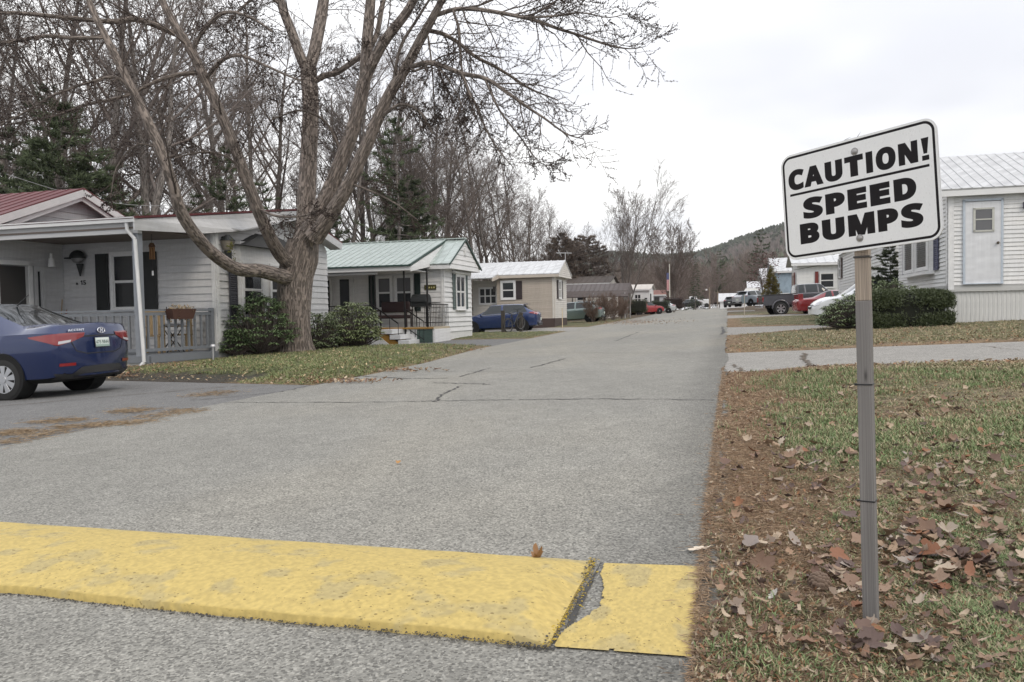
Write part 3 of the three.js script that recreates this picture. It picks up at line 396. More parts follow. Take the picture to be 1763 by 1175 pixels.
// ---------------------------------------------------------------- white house with the green roof
{
  const grM = std(0.5, 0.57, 0.54, 0.32, { map: noiseT }), grD = std(0.02, 0.05, 0.042, 0.5), H = base('mobile_home', 'white clapboard house with green metal roof and black-railed porch', -10.77, 29.19, -0.13);
  wall(H, front(-6.6, 0), 6.6, 0.3, 2.95, 0.2, whiteS); wall(H, rightFace(0, 0), 3.46, 0.3, 2.9, 0.2, whiteS, 'wall', { t: 0.045 });
  mesh('foundation', [bx(0.1, 0.7, 3.46, -0.04, 0, -1.73), bx(6.6, 0.7, 0.1, -3.3, 0, -0.04), bx(8, 3.2, 0.1, -4, 1.4, -3.5)], whiteM, H);
  mesh('corner_board', [bx(0.03, 2.6, 0.08, 0.028, 1.6, -0.05), bx(0.08, 2.6, 0.03, -0.05, 1.6, 0.028)], whiteM, H);
  const rz = -1.66, ry = 4.06; metalRoof(H, V(-0.62, 2.95, 0.35), V(0.42, 2.95, 0.35), V(0.42, ry, rz), V(-0.62, ry, rz), grM, 0.35); metalRoof(H, V(-8, 2.85, -3.75), V(0.42, 2.92, -3.75), V(0.42, ry, rz), V(-8, ry, rz), grM, 0.35);
  metalRoof(H, V(-8, 2.83, 2.15), V(-0.5, 2.83, 2.15), V(-0.4, ry + 0.02, rz), V(-8, ry + 0.02, rz), grM, 0.3, 0.026);
  mesh('ridge_cap', beam(V(-8, ry + 0.06, rz), V(0.44, ry + 0.06, rz), 0.3, 0.04), grM, H);
  mesh('roof_edge', [beam(V(-8, 2.84, 2.17), V(-0.5, 2.84, 2.17), 0.03, 0.06), beam(V(0.43, 2.95, 0.36), V(0.43, ry, rz), 0.03, 0.07), beam(V(0.43, 2.9, -3.75), V(0.43, ry, rz), 0.03, 0.07), beam(V(-0.48, 2.85, 2.16), V(-0.42, ry + 0.02, rz), 0.04, 0.07)], grD, H);
  mesh('porch_cheek', [hexa([V(-0.46, 2.8, 2.1), V(-0.4, 3.98, rz), V(-0.4, 2.88, 0.3), V(-0.46, 2.62, 2.1)], [V(-0.52, 2.8, 2.1), V(-0.46, 3.98, rz), V(-0.46, 2.88, 0.3), V(-0.52, 2.62, 2.1)])], whiteM, H);
  mesh('fascia', [bx(7.5, 0.16, 0.04, -4.25, 2.74, 2.1), bx(1.02, 0.16, 0.04, -0.1, 2.86, 0.3)], whiteM, H); mesh('porch_ceiling', bx(7.4, 0.04, 2.1, -4.25, 2.68, 1.06), trimM, H);
  wall(H, rightFace(0.36, 0.3), 3.92, 2.8, 2.88, 0.2, whiteS, 'gable', { gable: 4.0, apex: 1.96, t: 0.03 }); mesh('gable_vent', bx(0.05, 0.3, 0.2, 0.4, 3.56, -1.66), trimM, H); mesh('soffit', bx(0.4, 0.04, 3.9, 0.18, 2.82, -1.66), trimM, H);
  const E = rightFace(0, 0); win(H, E, 1.42, 1.28, 1.02, 1.3, { n: 2, sill: 1, frame: 0.09 }); const sh = std(0.09, 0.12, 0.115, 0.6); shutter(H, E, 1.0, 1.2, 0.3, 1.45, sh, 20); shutter(H, E, 2.56, 1.2, 0.3, 1.45, sh, 20); mesh('awning_roll', [rod(V(0.1, 2.72, -1.0), V(0.1, 2.72, -2.95), 0.07)], whiteM, H);
  const F = front(-6.6, 0); win(H, F, 3.82, 1.3, 0.56, 1.22, { curtain: 1 }); win(H, F, 4.62, 1.3, 0.66, 1.22, { curtain: 1 }); shutter(H, F, 3.42, 1.15, 0.26, 1.6, std(0.01, 0.022, 0.02)); shutter(H, F, 5.4, 1.15, 0.26, 1.6, std(0.01, 0.022, 0.02));
  win(H, F, 0.8, 0.62, 0.9, 1.9, { n: 2, single: 1, curtain: 1 }); const d = put(mesh('door', bx(0.78, 2.1, 0.06, 0.39, 1.6, 0), trimM, H), F, 1.95, 0, 0.03); mesh('door_pane', bx(0.42, 1.5, 0.02, 0.39, 1.75, 0.03), glassM, d); mesh('doorbell', bx(0.05, 0.2, 0.04, 1.0, 1.4, 0), darkM, d);
  const stub = wall(H, front(-6.85, 1.7), 1.2, 0, 2.7, 0.2, whiteS); void stub; win(H, front(-6.85, 1.7), 0.32, 0.75, 0.22, 1.6, { single: 1 }); mesh('porch_column', bx(0.16, 2.7, 0.16, -5.6, 1.35, 1.75), whiteM, H); mesh('floodlight', [rb(0.2, 0.16, 0.14, -6.2, 2.5, 1.8), rb(0.12, 0.12, 0.16, -6.02, 2.46, 1.84)], darkM, H); mesh('porch_globe', new THREE.SphereGeometry(0.11, 14, 10).translate(-6.35, 1.95, 1.85), whiteM, H);
  mesh('awning_roll', rod(V(-5.4, 2.58, 1.95), V(-1.9, 2.6, 1.95), 0.07), dimM, H);
  // deck, its skirting and steps
  const yel = std(0.32, 0.17, 0.03, 0.8); const deck = mesh('deck', bx(5.9, 0.08, 1.75, -2.7, 0.5, 0.9), std(0.4, 0.34, 0.25, 0.8), H); mesh('deck_edge', bx(5.9, 0.05, 0.03, -2.7, 0.5, 1.79), yel, deck);
  mesh('skirting', [bx(5.9, 0.8, 0.06, -2.7, 0.06, 1.7), bx(0.06, 0.8, 1.7, 0.24, 0.06, 0.85)], whiteM, H); mesh('crawl_hatch', rb(0.62, 0.5, 0.05, -0.12, 0.2, 1.74), std(0.05, 0.08, 0.07), H);
  const stp = mesh('steps', [poly([[-1.75, 0.45], [-1.35, 0.45], [-0.2, -0.42], [-1.75, -0.42]], 1.0).translate(0, 0, 1.72)], yel, H); mesh('side_panel', poly([[-2.6, 0.42], [-1.75, 0.42], [-0.75, -0.35], [-2.6, -0.35]], 0.03).translate(0, 0, 2.73), whiteM, stp);
  for (let k = 0; k < 4; k++) mesh('step', rb(0.42, 0.17, 1.1, -1.2 + k * 0.33, 0.4 - k * 0.2, 2.24), whiteM, stp);
  for (const x of [-2.25, -2.1, -0.9, 0.02]) mesh('porch_post', rod(V(x, x > -1 && x < -0.5 ? -0.1 : 0.5, 1.75), V(x, 2.7, 1.78), 0.035, 0.035, 6), ironM, H);
  const iron = (p, q, n) => { const R = mesh('railing', [beam(p, q, 0.04, 0.04), beam(p.clone().setY(p.y - 0.68), q.clone().setY(q.y - 0.68), 0.025, 0.025)], ironM, H); for (let k = 0; k <= n; k++) { const c = p.clone().lerp(q, k / n); mesh('baluster', cyl(0.012, 0.012, 0.82, 5, c.x, c.y - 0.41, c.z), ironM, R); } };
  iron(V(-5.4, 1.38, 1.75), V(-2.25, 1.38, 1.75), 26); iron(V(-0.1, 1.38, 1.75), V(0.24, 1.38, 1.7), 5); iron(V(0.24, 1.38, 1.7), V(0.22, 1.38, 0.1), 10); iron(V(-1.75, 1.38, 2.75), V(-0.75, 0.7, 2.75), 3); iron(V(-0.85, 1.2, 1.76), V(-0.15, 0.75, 1.76), 4);
  mesh('railing_scroll', [new THREE.TorusGeometry(0.05, 0.008, 4, 12).translate(0.05, 1.2, 1.76), new THREE.TorusGeometry(0.05, 0.008, 4, 12).translate(0.05, 0.95, 1.76)], ironM, H);
  const plaque = mesh('name_plaque', rb(0.5, 0.2, 0.03, -0.52, 2.08, 0.05), std(0.06, 0.055, 0.015), H); mesh('plaque_letters', [0, 1, 2, 3].map((k) => bx(0.05, 0.06, 0.01, -0.66 + k * 0.1, 2.07, 0.07)), std(0.5, 0.45, 0.2), plaque);
  const put2 = (o, x, y, z, a = 0) => { o.position.copy(V(x, y, z).applyAxisAngle(V(0, 1, 0), YAW).add(H.position)); o.rotation.y = YAW + a; return o; };
  const gm = std(0.03, 0.012, 0.012, 0.6), gl = put2(thing('porch_bench', 'dark brown cushioned glider bench on the black-railed porch', 'bench'), -1.75, 0.54, 0.9);
  mesh('seat', rb(1.25, 0.14, 0.5, 0, 0.4, 0, 0.05), gm, gl); mesh('backrest', rb(1.2, 0.42, 0.14, 0, 0.78, -0.24, 0.06), gm, gl); for (const a of [-1, 1]) { mesh('armrest', rb(0.09, 0.07, 0.55, a * 0.68, 0.64, 0), gm, gl); mesh('leg', rod(V(a * 0.66, 0, -0.22), V(a * 0.66, 0.62, -0.22), 0.022), gm, gl); mesh('leg', rod(V(a * 0.66, 0, 0.24), V(a * 0.66, 0.62, 0.24), 0.022), gm, gl); }
  const gr = put2(thing('barbecue_grill', 'barbecue grill with rounded black lid at the porch end', 'grill'), -0.5, 0.54, 1.1);
  mesh('lid', new THREE.CylinderGeometry(0.3, 0.3, 0.62, 16, 1, false, 0, Math.PI).rotateZ(Math.PI / 2).rotateX(Math.PI / 2 * 0).rotateX(-Math.PI / 2 * 0).rotateY(0).translate(0, 0.95, 0), blackM, gr); mesh('firebox', rb(0.64, 0.2, 0.5, 0, 0.86, 0), blackM, gr); mesh('side_shelf', bx(0.4, 0.03, 0.4, 0.5, 0.9, 0), ironM, gr); for (const [a, b] of [[-1, -1], [1, -1], [-1, 1], [1, 1]]) mesh('leg', cyl(0.02, 0.02, 0.78, 6, a * 0.28, 0.39, b * 0.2), ironM, gr);
}
// ---------------------------------------------------------------- tan house with the white roof
{
  const rfM = std(0.75, 0.76, 0.77, 0.35, { map: noiseT }), brown = std(0.06, 0.04, 0.035, 0.7), H = base('mobile_home', 'tan sided house with white metal roof and brown skirting', -9.74, 45.03, 0.13);
  wall(H, front(-3.5, 0), 3.5, 0.4, 2.98, 0.12, tanS); wall(H, rightFace(0, 0), 3.6, 0.4, 2.95, 0.12, paleS); mesh('skirting', [bx(3.5, 0.6, 0.08, -1.75, 0.12, -0.02), bx(0.08, 0.6, 3.6, -0.02, 0.12, -1.8)], brown, H); mesh('corner_board', [bx(0.03, 2.55, 0.09, 0.026, 1.68, -0.05), bx(0.09, 2.55, 0.03, -0.05, 1.68, 0.026)], paleS[0], H);
  const rz = -1.75, ry = 3.85; metalRoof(H, V(-9, 2.98, 0.28), V(0.36, 2.98, 0.28), V(0.36, ry, rz), V(-9, ry, rz), rfM, 0.42, 0.03); metalRoof(H, V(-9, 2.98, -3.74), V(0.36, 2.98, -3.74), V(0.36, ry, rz), V(-9, ry, rz), rfM, 0.42, 0.03); metalRoof(H, V(-9, 2.72, 1.5), V(-3.3, 2.78, 1.5), V(-3.3, 3.06, 0.3), V(-9, 3.06, 0.3), rfM, 0.42, 0.03);
  mesh('fascia', [bx(3.9, 0.17, 0.04, -1.6, 2.9, 0.26), hexa([V(-3.28, 2.78, 1.5), V(-3.28, 3.04, 0.3), V(-3.28, 2.8, 0.3), V(-3.28, 2.6, 1.5)], [V(-3.34, 2.78, 1.5), V(-3.34, 3.04, 0.3), V(-3.34, 2.8, 0.3), V(-3.34, 2.6, 1.5)])], paint(0.55, 0.49, 0.42), H);
  wall(H, rightFace(0.31, 0.24), 3.94, 2.84, 2.95, 0.12, paleS, 'gable', { gable: 3.8, apex: 1.97 }); mesh('soffit', bx(0.34, 0.04, 3.9, 0.15, 2.84, -1.73), paleS[1], H);
  const shM = std(0.035, 0.024, 0.025, 0.7); win(H, front(-3.5, 0), 0.36, 1.64, 0.72, 0.94, { frame: 0.11 }); shutter(H, front(-3.5, 0), 1.22, 1.56, 0.36, 1.08, shM, 14); const E = rightFace(0, 0); win(H, E, 1.1, 1.62, 0.7, 0.98, { n: 2, frame: 0.1 }); shutter(H, E, 0.66, 1.56, 0.32, 1.1, shM, 14); shutter(H, E, 1.95, 1.56, 0.32, 1.1, shM, 14);
  mesh('wall_lamp', [rb(0.14, 0.3, 0.16, -3.62, 2.2, 0.1)], darkM, H);
  // recessed entry with a screened porch
  wall(H, front(-5.2, -0.6), 1.7, 0.6, 2.75, 0.12, paleS); win(H, front(-5.2, -0.6), 0.45, 1.35, 1.05, 0.92, { n: 3 }); mesh('porch_wall', [bx(2.4, 1.0, 0.08, -6.4, 2.4, 0.9), bx(2.4, 0.5, 0.08, -6.4, 0.3, 0.9)], std(0.12, 0.09, 0.08), H); mesh('door_opening', bx(0.85, 1.5, 0.05, -5.6, 1.7, 0.92), darkM, H); mesh('door_frame', [bx(0.09, 1.7, 0.08, -5.14, 1.75, 0.94), bx(1, 0.09, 0.08, -5.6, 2.5, 0.94)], whiteM, H);
  const rl = mesh('railing', [bx(1.4, 0.07, 0.06, -5.7, 1.25, 1.2), bx(1.4, 0.06, 0.06, -5.7, 0.6, 1.2)], whiteM, H); for (let k = 0; k < 9; k++) mesh('baluster', bx(0.05, 0.65, 0.05, -6.35 + k * 0.16, 0.92, 1.2), whiteM, rl);
  const an = mesh('antenna', [rod(V(0.35, 3.9, rz), V(0.35, 4.35, rz), 0.02), rod(V(-0.2, 4.35, rz), V(0.75, 4.3, rz), 0.02), rod(V(0, 4.25, rz - 0.2), V(0, 4.5, rz + 0.3), 0.015), rod(V(0.5, 4.2, rz - 0.2), V(0.5, 4.42, rz + 0.3), 0.015)], std(0.5, 0.5, 0.5), H); void an;
}
// ---------------------------------------------------------------- white house on the right, with the closed white door
{
  const rfM = std(0.62, 0.625, 0.63, 0.4, { map: noiseT }), H = base('mobile_home', 'white sided house with ribbed metal roof and plain white side door', 5.47, 22.25, 0.36);
  const F = front(0, 0), L = leftFace(0, -5.9); wall(H, F, 9, 0.9, 3.34, 0.105, whiteS, 'wall', { t: 0.026 }); wall(H, L, 5.9, 0.9, 3.3, 0.105, whiteS, 'wall', { t: 0.028, gable: 4.5, apex: 2.95 });
  mesh('corner_board', [bx(0.13, 2.45, 0.03, 0.065, 2.12, 0.018), bx(0.03, 2.45, 0.1, -0.016, 2.12, -0.05)], whiteM, H); mesh('base_trim', [bx(9, 0.15, 0.03, 4.5, 0.92, 0.015), bx(0.03, 0.15, 5.9, -0.016, 0.92, -2.95)], dirtyM, H);
  const skM = std(0.74, 0.74, 0.72, 0.6, { map: rep(noiseT, 0.35) }); skirt(H, F, 9, -0.4, 0.86, skM, 0.1); skirt(H, L, 5.9, -0.5, 0.86, skM, 0.1);
  metalRoof(H, V(-0.25, 3.38, 0.22), V(9, 3.38, 0.22), V(9, 4.72, -2.95), V(-0.25, 4.72, -2.95), rfM, 0.24, 0.016); metalRoof(H, V(-0.25, 3.38, -6.1), V(9, 3.38, -6.1), V(9, 4.72, -2.95), V(-0.25, 4.72, -2.95), rfM, 0.3, 0.02); mesh('fascia', [bx(9.2, 0.15, 0.03, 4.35, 3.31, 0.2)], whiteM, H);
  const d = put(mesh('door', bx(0.8, 2.04, 0.05, 0.4, 1.02, 0), paint(0.72, 0.73, 0.75, 0.4), H), F, 0.38, 1.04, 0.03); mesh('door_frame', [bx(0.05, 2.1, 0.07, -0.025, 1.05, 0), bx(0.05, 2.1, 0.07, 0.825, 1.05, 0), bx(0.9, 0.05, 0.07, 0.4, 2.09, 0), bx(0.9, 0.02, 0.1, 0.4, -0.01, 0.01)], paint(0.52, 0.58, 0.65, 0.5), d); mesh('door_pane', bx(0.38, 0.5, 0.02, 0.41, 1.59, 0.026), curtainM, d); mesh('door_window_frame', [bx(0.05, 0.58, 0.04, 0.2, 1.59, 0.03), bx(0.05, 0.58, 0.04, 0.62, 1.59, 0.03), bx(0.47, 0.04, 0.04, 0.41, 1.87, 0.03), bx(0.47, 0.04, 0.04, 0.41, 1.31, 0.03), bx(0.4, 0.03, 0.035, 0.41, 1.6, 0.03)], paint(0.55, 0.55, 0.5), d); mesh('handle', [new THREE.SphereGeometry(0.035, 12, 8).translate(0.72, 1.0, 0.075), cyl(0.02, 0.02, 0.05, 8).rotateX(1.57).translate(0.72, 1, 0.045)], std(0.1, 0.08, 0.06, 0.3, { metalness: 0.7 }), d);
  const bl = paint(0.075, 0.08, 0.14, 0.6); shutter(H, L, 0.85, 1.45, 0.36, 1.3, bl, 24); shutter(H, L, 4.72, 1.45, 0.42, 1.3, bl, 24);
  const bay = mesh('bow_window', hexa([V(0, 1.42, -4.55), V(0, 1.42, -1.25), V(-0.13, 1.42, -1.3), V(-0.13, 1.42, -4.5)], [V(0, 2.8, -4.55), V(0, 2.8, -1.25), V(-0.13, 2.8, -1.3), V(-0.13, 2.8, -4.5)]), trimM, H); mesh('bay_sill', hexa([V(0, 1.36, -4.6), V(0, 1.36, -1.2), V(-0.24, 1.36, -1.25), V(-0.24, 1.36, -4.5)], [V(0, 1.45, -4.6), V(0, 1.45, -1.2), V(-0.24, 1.45, -1.25), V(-0.24, 1.45, -4.5)]), whiteM, bay);
  const B = leftFace(-0.13, -4.5); win(H, B, 0.15, 1.55, 1.15, 1.15, { z: 0.03, single: 1, blind: 1 }); win(H, B, 1.72, 1.55, 1.3, 1.15, { z: 0.03, single: 1, blind: 1 });
  mesh('wall_lamp', rb(0.1, 0.16, 0.1, 1.72, 2.95, 0.06), bl, H);
  const H5 = base('mobile_home', 'light grey sided house behind the clipped hedge with brown shuttered window', 5.8, 30.5, 0.45);
  const L5 = leftFace(0, -14.5); wall(H5, L5, 14.5, 0.5, 3.2, 0.14, whiteS, 'wall', { t: 0.03 }); wall(H5, front(0, 0), 4, 0.5, 3.2, 0.14, whiteS); mesh('skirting', [bx(4, 0.9, 0.06, 2, 0.1, -0.05), bx(0.06, 0.9, 14.5, 0.05, 0.1, -7.25)], dirtyM, H5); mesh('gable', poly([[0, 3.2], [4, 3.2], [2, 4]], 0.1).translate(0, 0, -0.1), whiteS[0], H5); mesh('wall', bx(4, 3, 0.1, 2, 1.7, -14.4), whiteS[1], H5);
  win(H5, L5, 0.42, 2.0, 0.6, 0.9, {}); const bs = std(0.085, 0.055, 0.05, 0.7); shutter(H5, L5, 0.02, 1.92, 0.3, 1.05, bs, 10); shutter(H5, L5, 1.14, 1.92, 0.36, 1.05, bs, 10);
  metalRoof(H5, V(-0.25, 3.22, 0.3), V(-0.25, 3.22, -14.8), V(2, 4.1, -14.8), V(2, 4.1, 0.3), rfM, 0.6, 0.02); metalRoof(H5, V(4.25, 3.22, 0.3), V(4.25, 3.22, -14.8), V(2, 4.1, -14.8), V(2, 4.1, 0.3), rfM, 0.6, 0.02);
}
// ---------------------------------------------------------------- vehicles
const tyreM = std(0.018, 0.018, 0.018, 0.85), rimM = std(0.5, 0.51, 0.53, 0.28, { metalness: 0.75 }), wellM = std(0.006, 0.006, 0.006, 0.95), carGlass = new THREE.MeshPhysicalMaterial({ color: new THREE.Color().setRGB(0.02, 0.024, 0.026), roughness: 0.04 }), blackP = std(0.02, 0.02, 0.021, 0.55), redL = new THREE.MeshPhysicalMaterial({ color: new THREE.Color().setRGB(0.21, 0.01, 0.012), roughness: 0.12, clearcoat: 1, clearcoatRoughness: 0.05 }), chromeM = std(0.7, 0.7, 0.72, 0.16, { metalness: 1 }), clearL = new THREE.MeshPhysicalMaterial({ color: new THREE.Color().setRGB(0.5, 0.5, 0.52), roughness: 0.1, clearcoat: 1 });
const carPaint = (r, g, b, metal = 0.35) => new THREE.MeshPhysicalMaterial({ color: new THREE.Color().setRGB(r, g, b), roughness: 0.24, metalness: metal, clearcoat: 1, clearcoatRoughness: 0.06 });
function makeWheel(car, x, y, z, r, side, spokes, mat = rimM, w = 0.2) {
  const pr = [[r * 0.66, -w / 2], [r * 0.93, -w / 2], [r * 0.99, -w * 0.36], [r, 0], [r * 0.99, w * 0.36], [r * 0.93, w / 2], [r * 0.66, w / 2]].map((q) => new THREE.Vector2(q[0], q[1]));
  const W = mesh('wheel', new THREE.LatheGeometry(pr, 36), tyreM, car); W.position.set(x, y, z); W.rotation.z = -Math.PI / 2 * side;
  mesh('wheel_drum', cyl(r * 0.66, r * 0.66, 0.04, 28, 0, w * 0.1, 0), wellM, W);
  const rim = [new THREE.TorusGeometry(r * 0.655, r * 0.035, 6, 36).rotateX(Math.PI / 2).translate(0, w * 0.45, 0), cyl(r * 0.17, r * 0.2, 0.05, 14, 0, w * 0.42, 0)];
  for (let k = 0; k < spokes; k++) { const s = new THREE.Shape([new THREE.Vector2(r * 0.12, -r * 0.06), new THREE.Vector2(r * 0.66, -r * 0.145), new THREE.Vector2(r * 0.66, r * 0.145), new THREE.Vector2(r * 0.12, r * 0.06)]); rim.push(new THREE.ExtrudeGeometry(s, { depth: 0.018, bevelEnabled: true, bevelSize: 0.004, bevelThickness: 0.006, bevelSegments: 1 }).rotateX(-Math.PI / 2).rotateY(k * Math.PI * 2 / spokes).translate(0, w * 0.38, 0)); }
  mesh('rim', rim, mat, W); return W;
}
// a body is a row of cross-sections from the rear (first) to the nose; each is [z, y low, y belt, y top, half-width low, half-width belt, half-width top, z shift of the top]
function carBody(car, rows, mat, glass, o = {}) {
  const prof = (q, j) => { const [z, yl, yb, yt, wl, wb, wt, dz = 0, yd = 0] = q, F = (k) => yl + (yb - yl) * k; return [[0, yl, z], [wl * 0.8, yl, z], [wl, F(0.1), z], [lerp(wl, wb, 0.75) + 0.008, F(0.34), z], [lerp(wl, wb, 1) + 0.014, F(0.58), z], [wb + 0.018, F(0.8), z], [wb, yb, z], [lerp(wb, wt, 0.06) - 0.01, lerp(yb, yt, 0.1), z + dz * 0.1], [lerp(wb, wt, 0.55) + 0.012, lerp(yb, yt, 0.55), z + dz * 0.55], [wt, yt - 0.045 * Math.min(1, (yt - yb) * 3), z + dz * 0.95], [wt - 0.08, yt - 0.012, z + dz], [wt * 0.45, yt + 0.004, z + dz], [0, yt + 0.008, z + dz]][j]; };
  const NP = 13, SUB = o.sub ?? 4, fine = [], seg = [];
  for (let i = 0; i < rows.length - 1; i++) { const p0 = rows[Math.max(0, i - 1)], p1 = rows[i], p2 = rows[i + 1], p3 = rows[Math.min(rows.length - 1, i + 2)]; for (let k = 0; k < SUB; k++) { const t = k / SUB, c = p1.map((_, n) => { const v = 0.5 * (2 * p1[n] + (p2[n] - p0[n]) * t + (2 * p0[n] - 5 * p1[n] + 4 * p2[n] - p3[n]) * t * t + (3 * p1[n] - p0[n] - 3 * p2[n] + p3[n]) * t * t * t), lo = Math.min(p1[n], p2[n]), hi = Math.max(p1[n], p2[n]), sl = (hi - lo) * 0.12; return Math.max(lo - sl, Math.min(hi + sl, v)); }); fine.push(c); seg.push(i); } }
  fine.push(rows[rows.length - 1]);
  const kinds = {}; const add = (k, ...p) => { (kinds[k] ??= []).push(...p); };
  for (let i = 0; i < fine.length - 1; i++) for (let j = 0; j < NP - 1; j++) {
    const a = prof(fine[i], j), b = prof(fine[i], j + 1), c = prof(fine[i + 1], j + 1), d = prof(fine[i + 1], j); let k = 'body';
    if (j >= 7 && j <= 8 && glass.side.includes(seg[i])) k = 'side_window'; if (j >= 9 && glass.rear.includes(seg[i])) k = 'rear_window'; if (j >= 9 && glass.front.includes(seg[i])) k = 'windshield';
    if (j < 2 && o.dark) k = 'underbody'; let k2 = k; if (k === 'side_window') { let q = seg[i]; while (glass.side.includes(q - 1)) q--; k += '|' + q; k2 = k + 'm'; }
    add(k, ...a, ...d, ...b, ...b, ...d, ...c); const m = (q) => [-q[0], q[1], q[2]]; add(k2, ...m(a), ...m(b), ...m(d), ...m(b), ...m(c), ...m(d));
  }
  for (const [q, s] of [[fine[0], 1], [fine[fine.length - 1], -1]]) { // rear and nose, bulging a little
    const P_ = []; for (let j = 0; j < NP; j++) P_.push(prof(q, j)); const C = 8;
    const V_ = (j, k) => { const u = k / C, w = P_[j][0]; return [w * u, P_[j][1], P_[j][2] + s * (o.bulge ?? 0.1) * (1 - u * u) * (s > 0 ? 1 : 1.2)]; };
    for (let j = 1; j < NP - 1; j++) for (let k = 0; k < C; k++) { const a = V_(j, k), b = V_(j, k + 1), c = V_(j + 1, k + 1), d = V_(j + 1, k), m = (p) => [-p[0], p[1], p[2]], t = s > 0 ? [a, b, c, a, c, d] : [a, c, b, a, d, c], n = s > 0 ? [a, c, b, a, d, c] : [a, b, c, a, c, d]; add('body', ...t.flat(), ...n.flatMap(m)); }
  }
  const out = {}; for (const k in kinds) { const g = new THREE.BufferGeometry(); g.setAttribute('position', new THREE.Float32BufferAttribute(kinds[k], 3)); out[k] = mesh(k.split('|')[0], toCreasedNormals(mergeVertices(g, 1e-4), 0.6), k === 'body' ? mat : k === 'underbody' ? wellM : carGlass, car); }
  return out;
}
const ray = new THREE.Raycaster();
function patch(car, name, bodies, mat, top, bot, dir, off = 0.006, n = 14, m = 4, par) { // a panel laid on the body between two outlines, found by looking at the body along dir; outlines are [across, up]
  const d = V(...dir).normalize(), across = V(0, 1, 0).cross(d.clone().negate()).normalize(), g = [], along = (l, t) => { const s = t * (l.length - 1), i = Math.min(l.length - 2, Math.floor(s)), f = s - i; return l[i].length > 2 ? [[lerp(l[i][0], l[i + 1][0], f), lerp(l[i][2], l[i + 1][2], f)], lerp(l[i][1], l[i + 1][1], f)] : [lerp(l[i][0], l[i + 1][0], f), lerp(l[i][1], l[i + 1][1], f)]; };
  const mx = (p, q, f) => (typeof p === 'number' ? lerp(p, q, f) : [lerp(p[0], q[0], f), lerp(p[1], q[1], f)]);
  const hit = (a, y) => { const o = (typeof a === 'number' ? across.clone().multiplyScalar(a).setY(y) : V(a[0], y, a[1])).addScaledVector(d, -8); ray.set(o, d); let h = null; for (const b of bodies) { b.updateMatrixWorld(); const q = ray.intersectObject(b, false)[0]; if (q && (!h || q.distance < h.distance)) h = q; } return h ? h.point.clone().addScaledVector(d, -off) : null; };
  const pts = []; let ref = null; for (let i = 0; i <= n; i++) { const T = along(top, i / n), B = along(bot, i / n), c = []; for (let j = 0; j <= m; j++) { let q = hit(mx(T[0], B[0], j / m), lerp(T[1], B[1], j / m)); if (!q && ref) { q = ref.clone(); } if (q) ref = q; c.push(q); } pts.push(c); }
  for (let i = 0; i < n; i++) for (let j = 0; j < m; j++) { const [a, b, c, e] = [pts[i][j], pts[i + 1][j], pts[i + 1][j + 1], pts[i][j + 1]]; if (a && b && c && e) g.push(...a, ...b, ...c, ...a, ...c, ...e); }
  const geo = new THREE.BufferGeometry(); geo.setAttribute('position', new THREE.Float32BufferAttribute(g, 3)); const q = toCreasedNormals(mergeVertices(geo, 1e-4), 0.7), dm = mat.clone(); dm.side = THREE.DoubleSide; return mesh(name, q, dm, par ?? car);
}
const nUp = V(-AX, 1, -BZ).normalize();
function park(o, p, heading) { const q = new THREE.Quaternion().setFromUnitVectors(V(0, 1, 0), nUp); o.position.copy(p); o.quaternion.copy(q.multiply(new THREE.Quaternion().setFromAxisAngle(V(0, 1, 0), heading))); return o; }
const wells = (car, list, r, w) => { for (const [x, y, z] of list) mesh('wheel_arch', cyl(r, r, w, 32).rotateZ(Math.PI / 2).translate(x, y, z), wellM, car); };
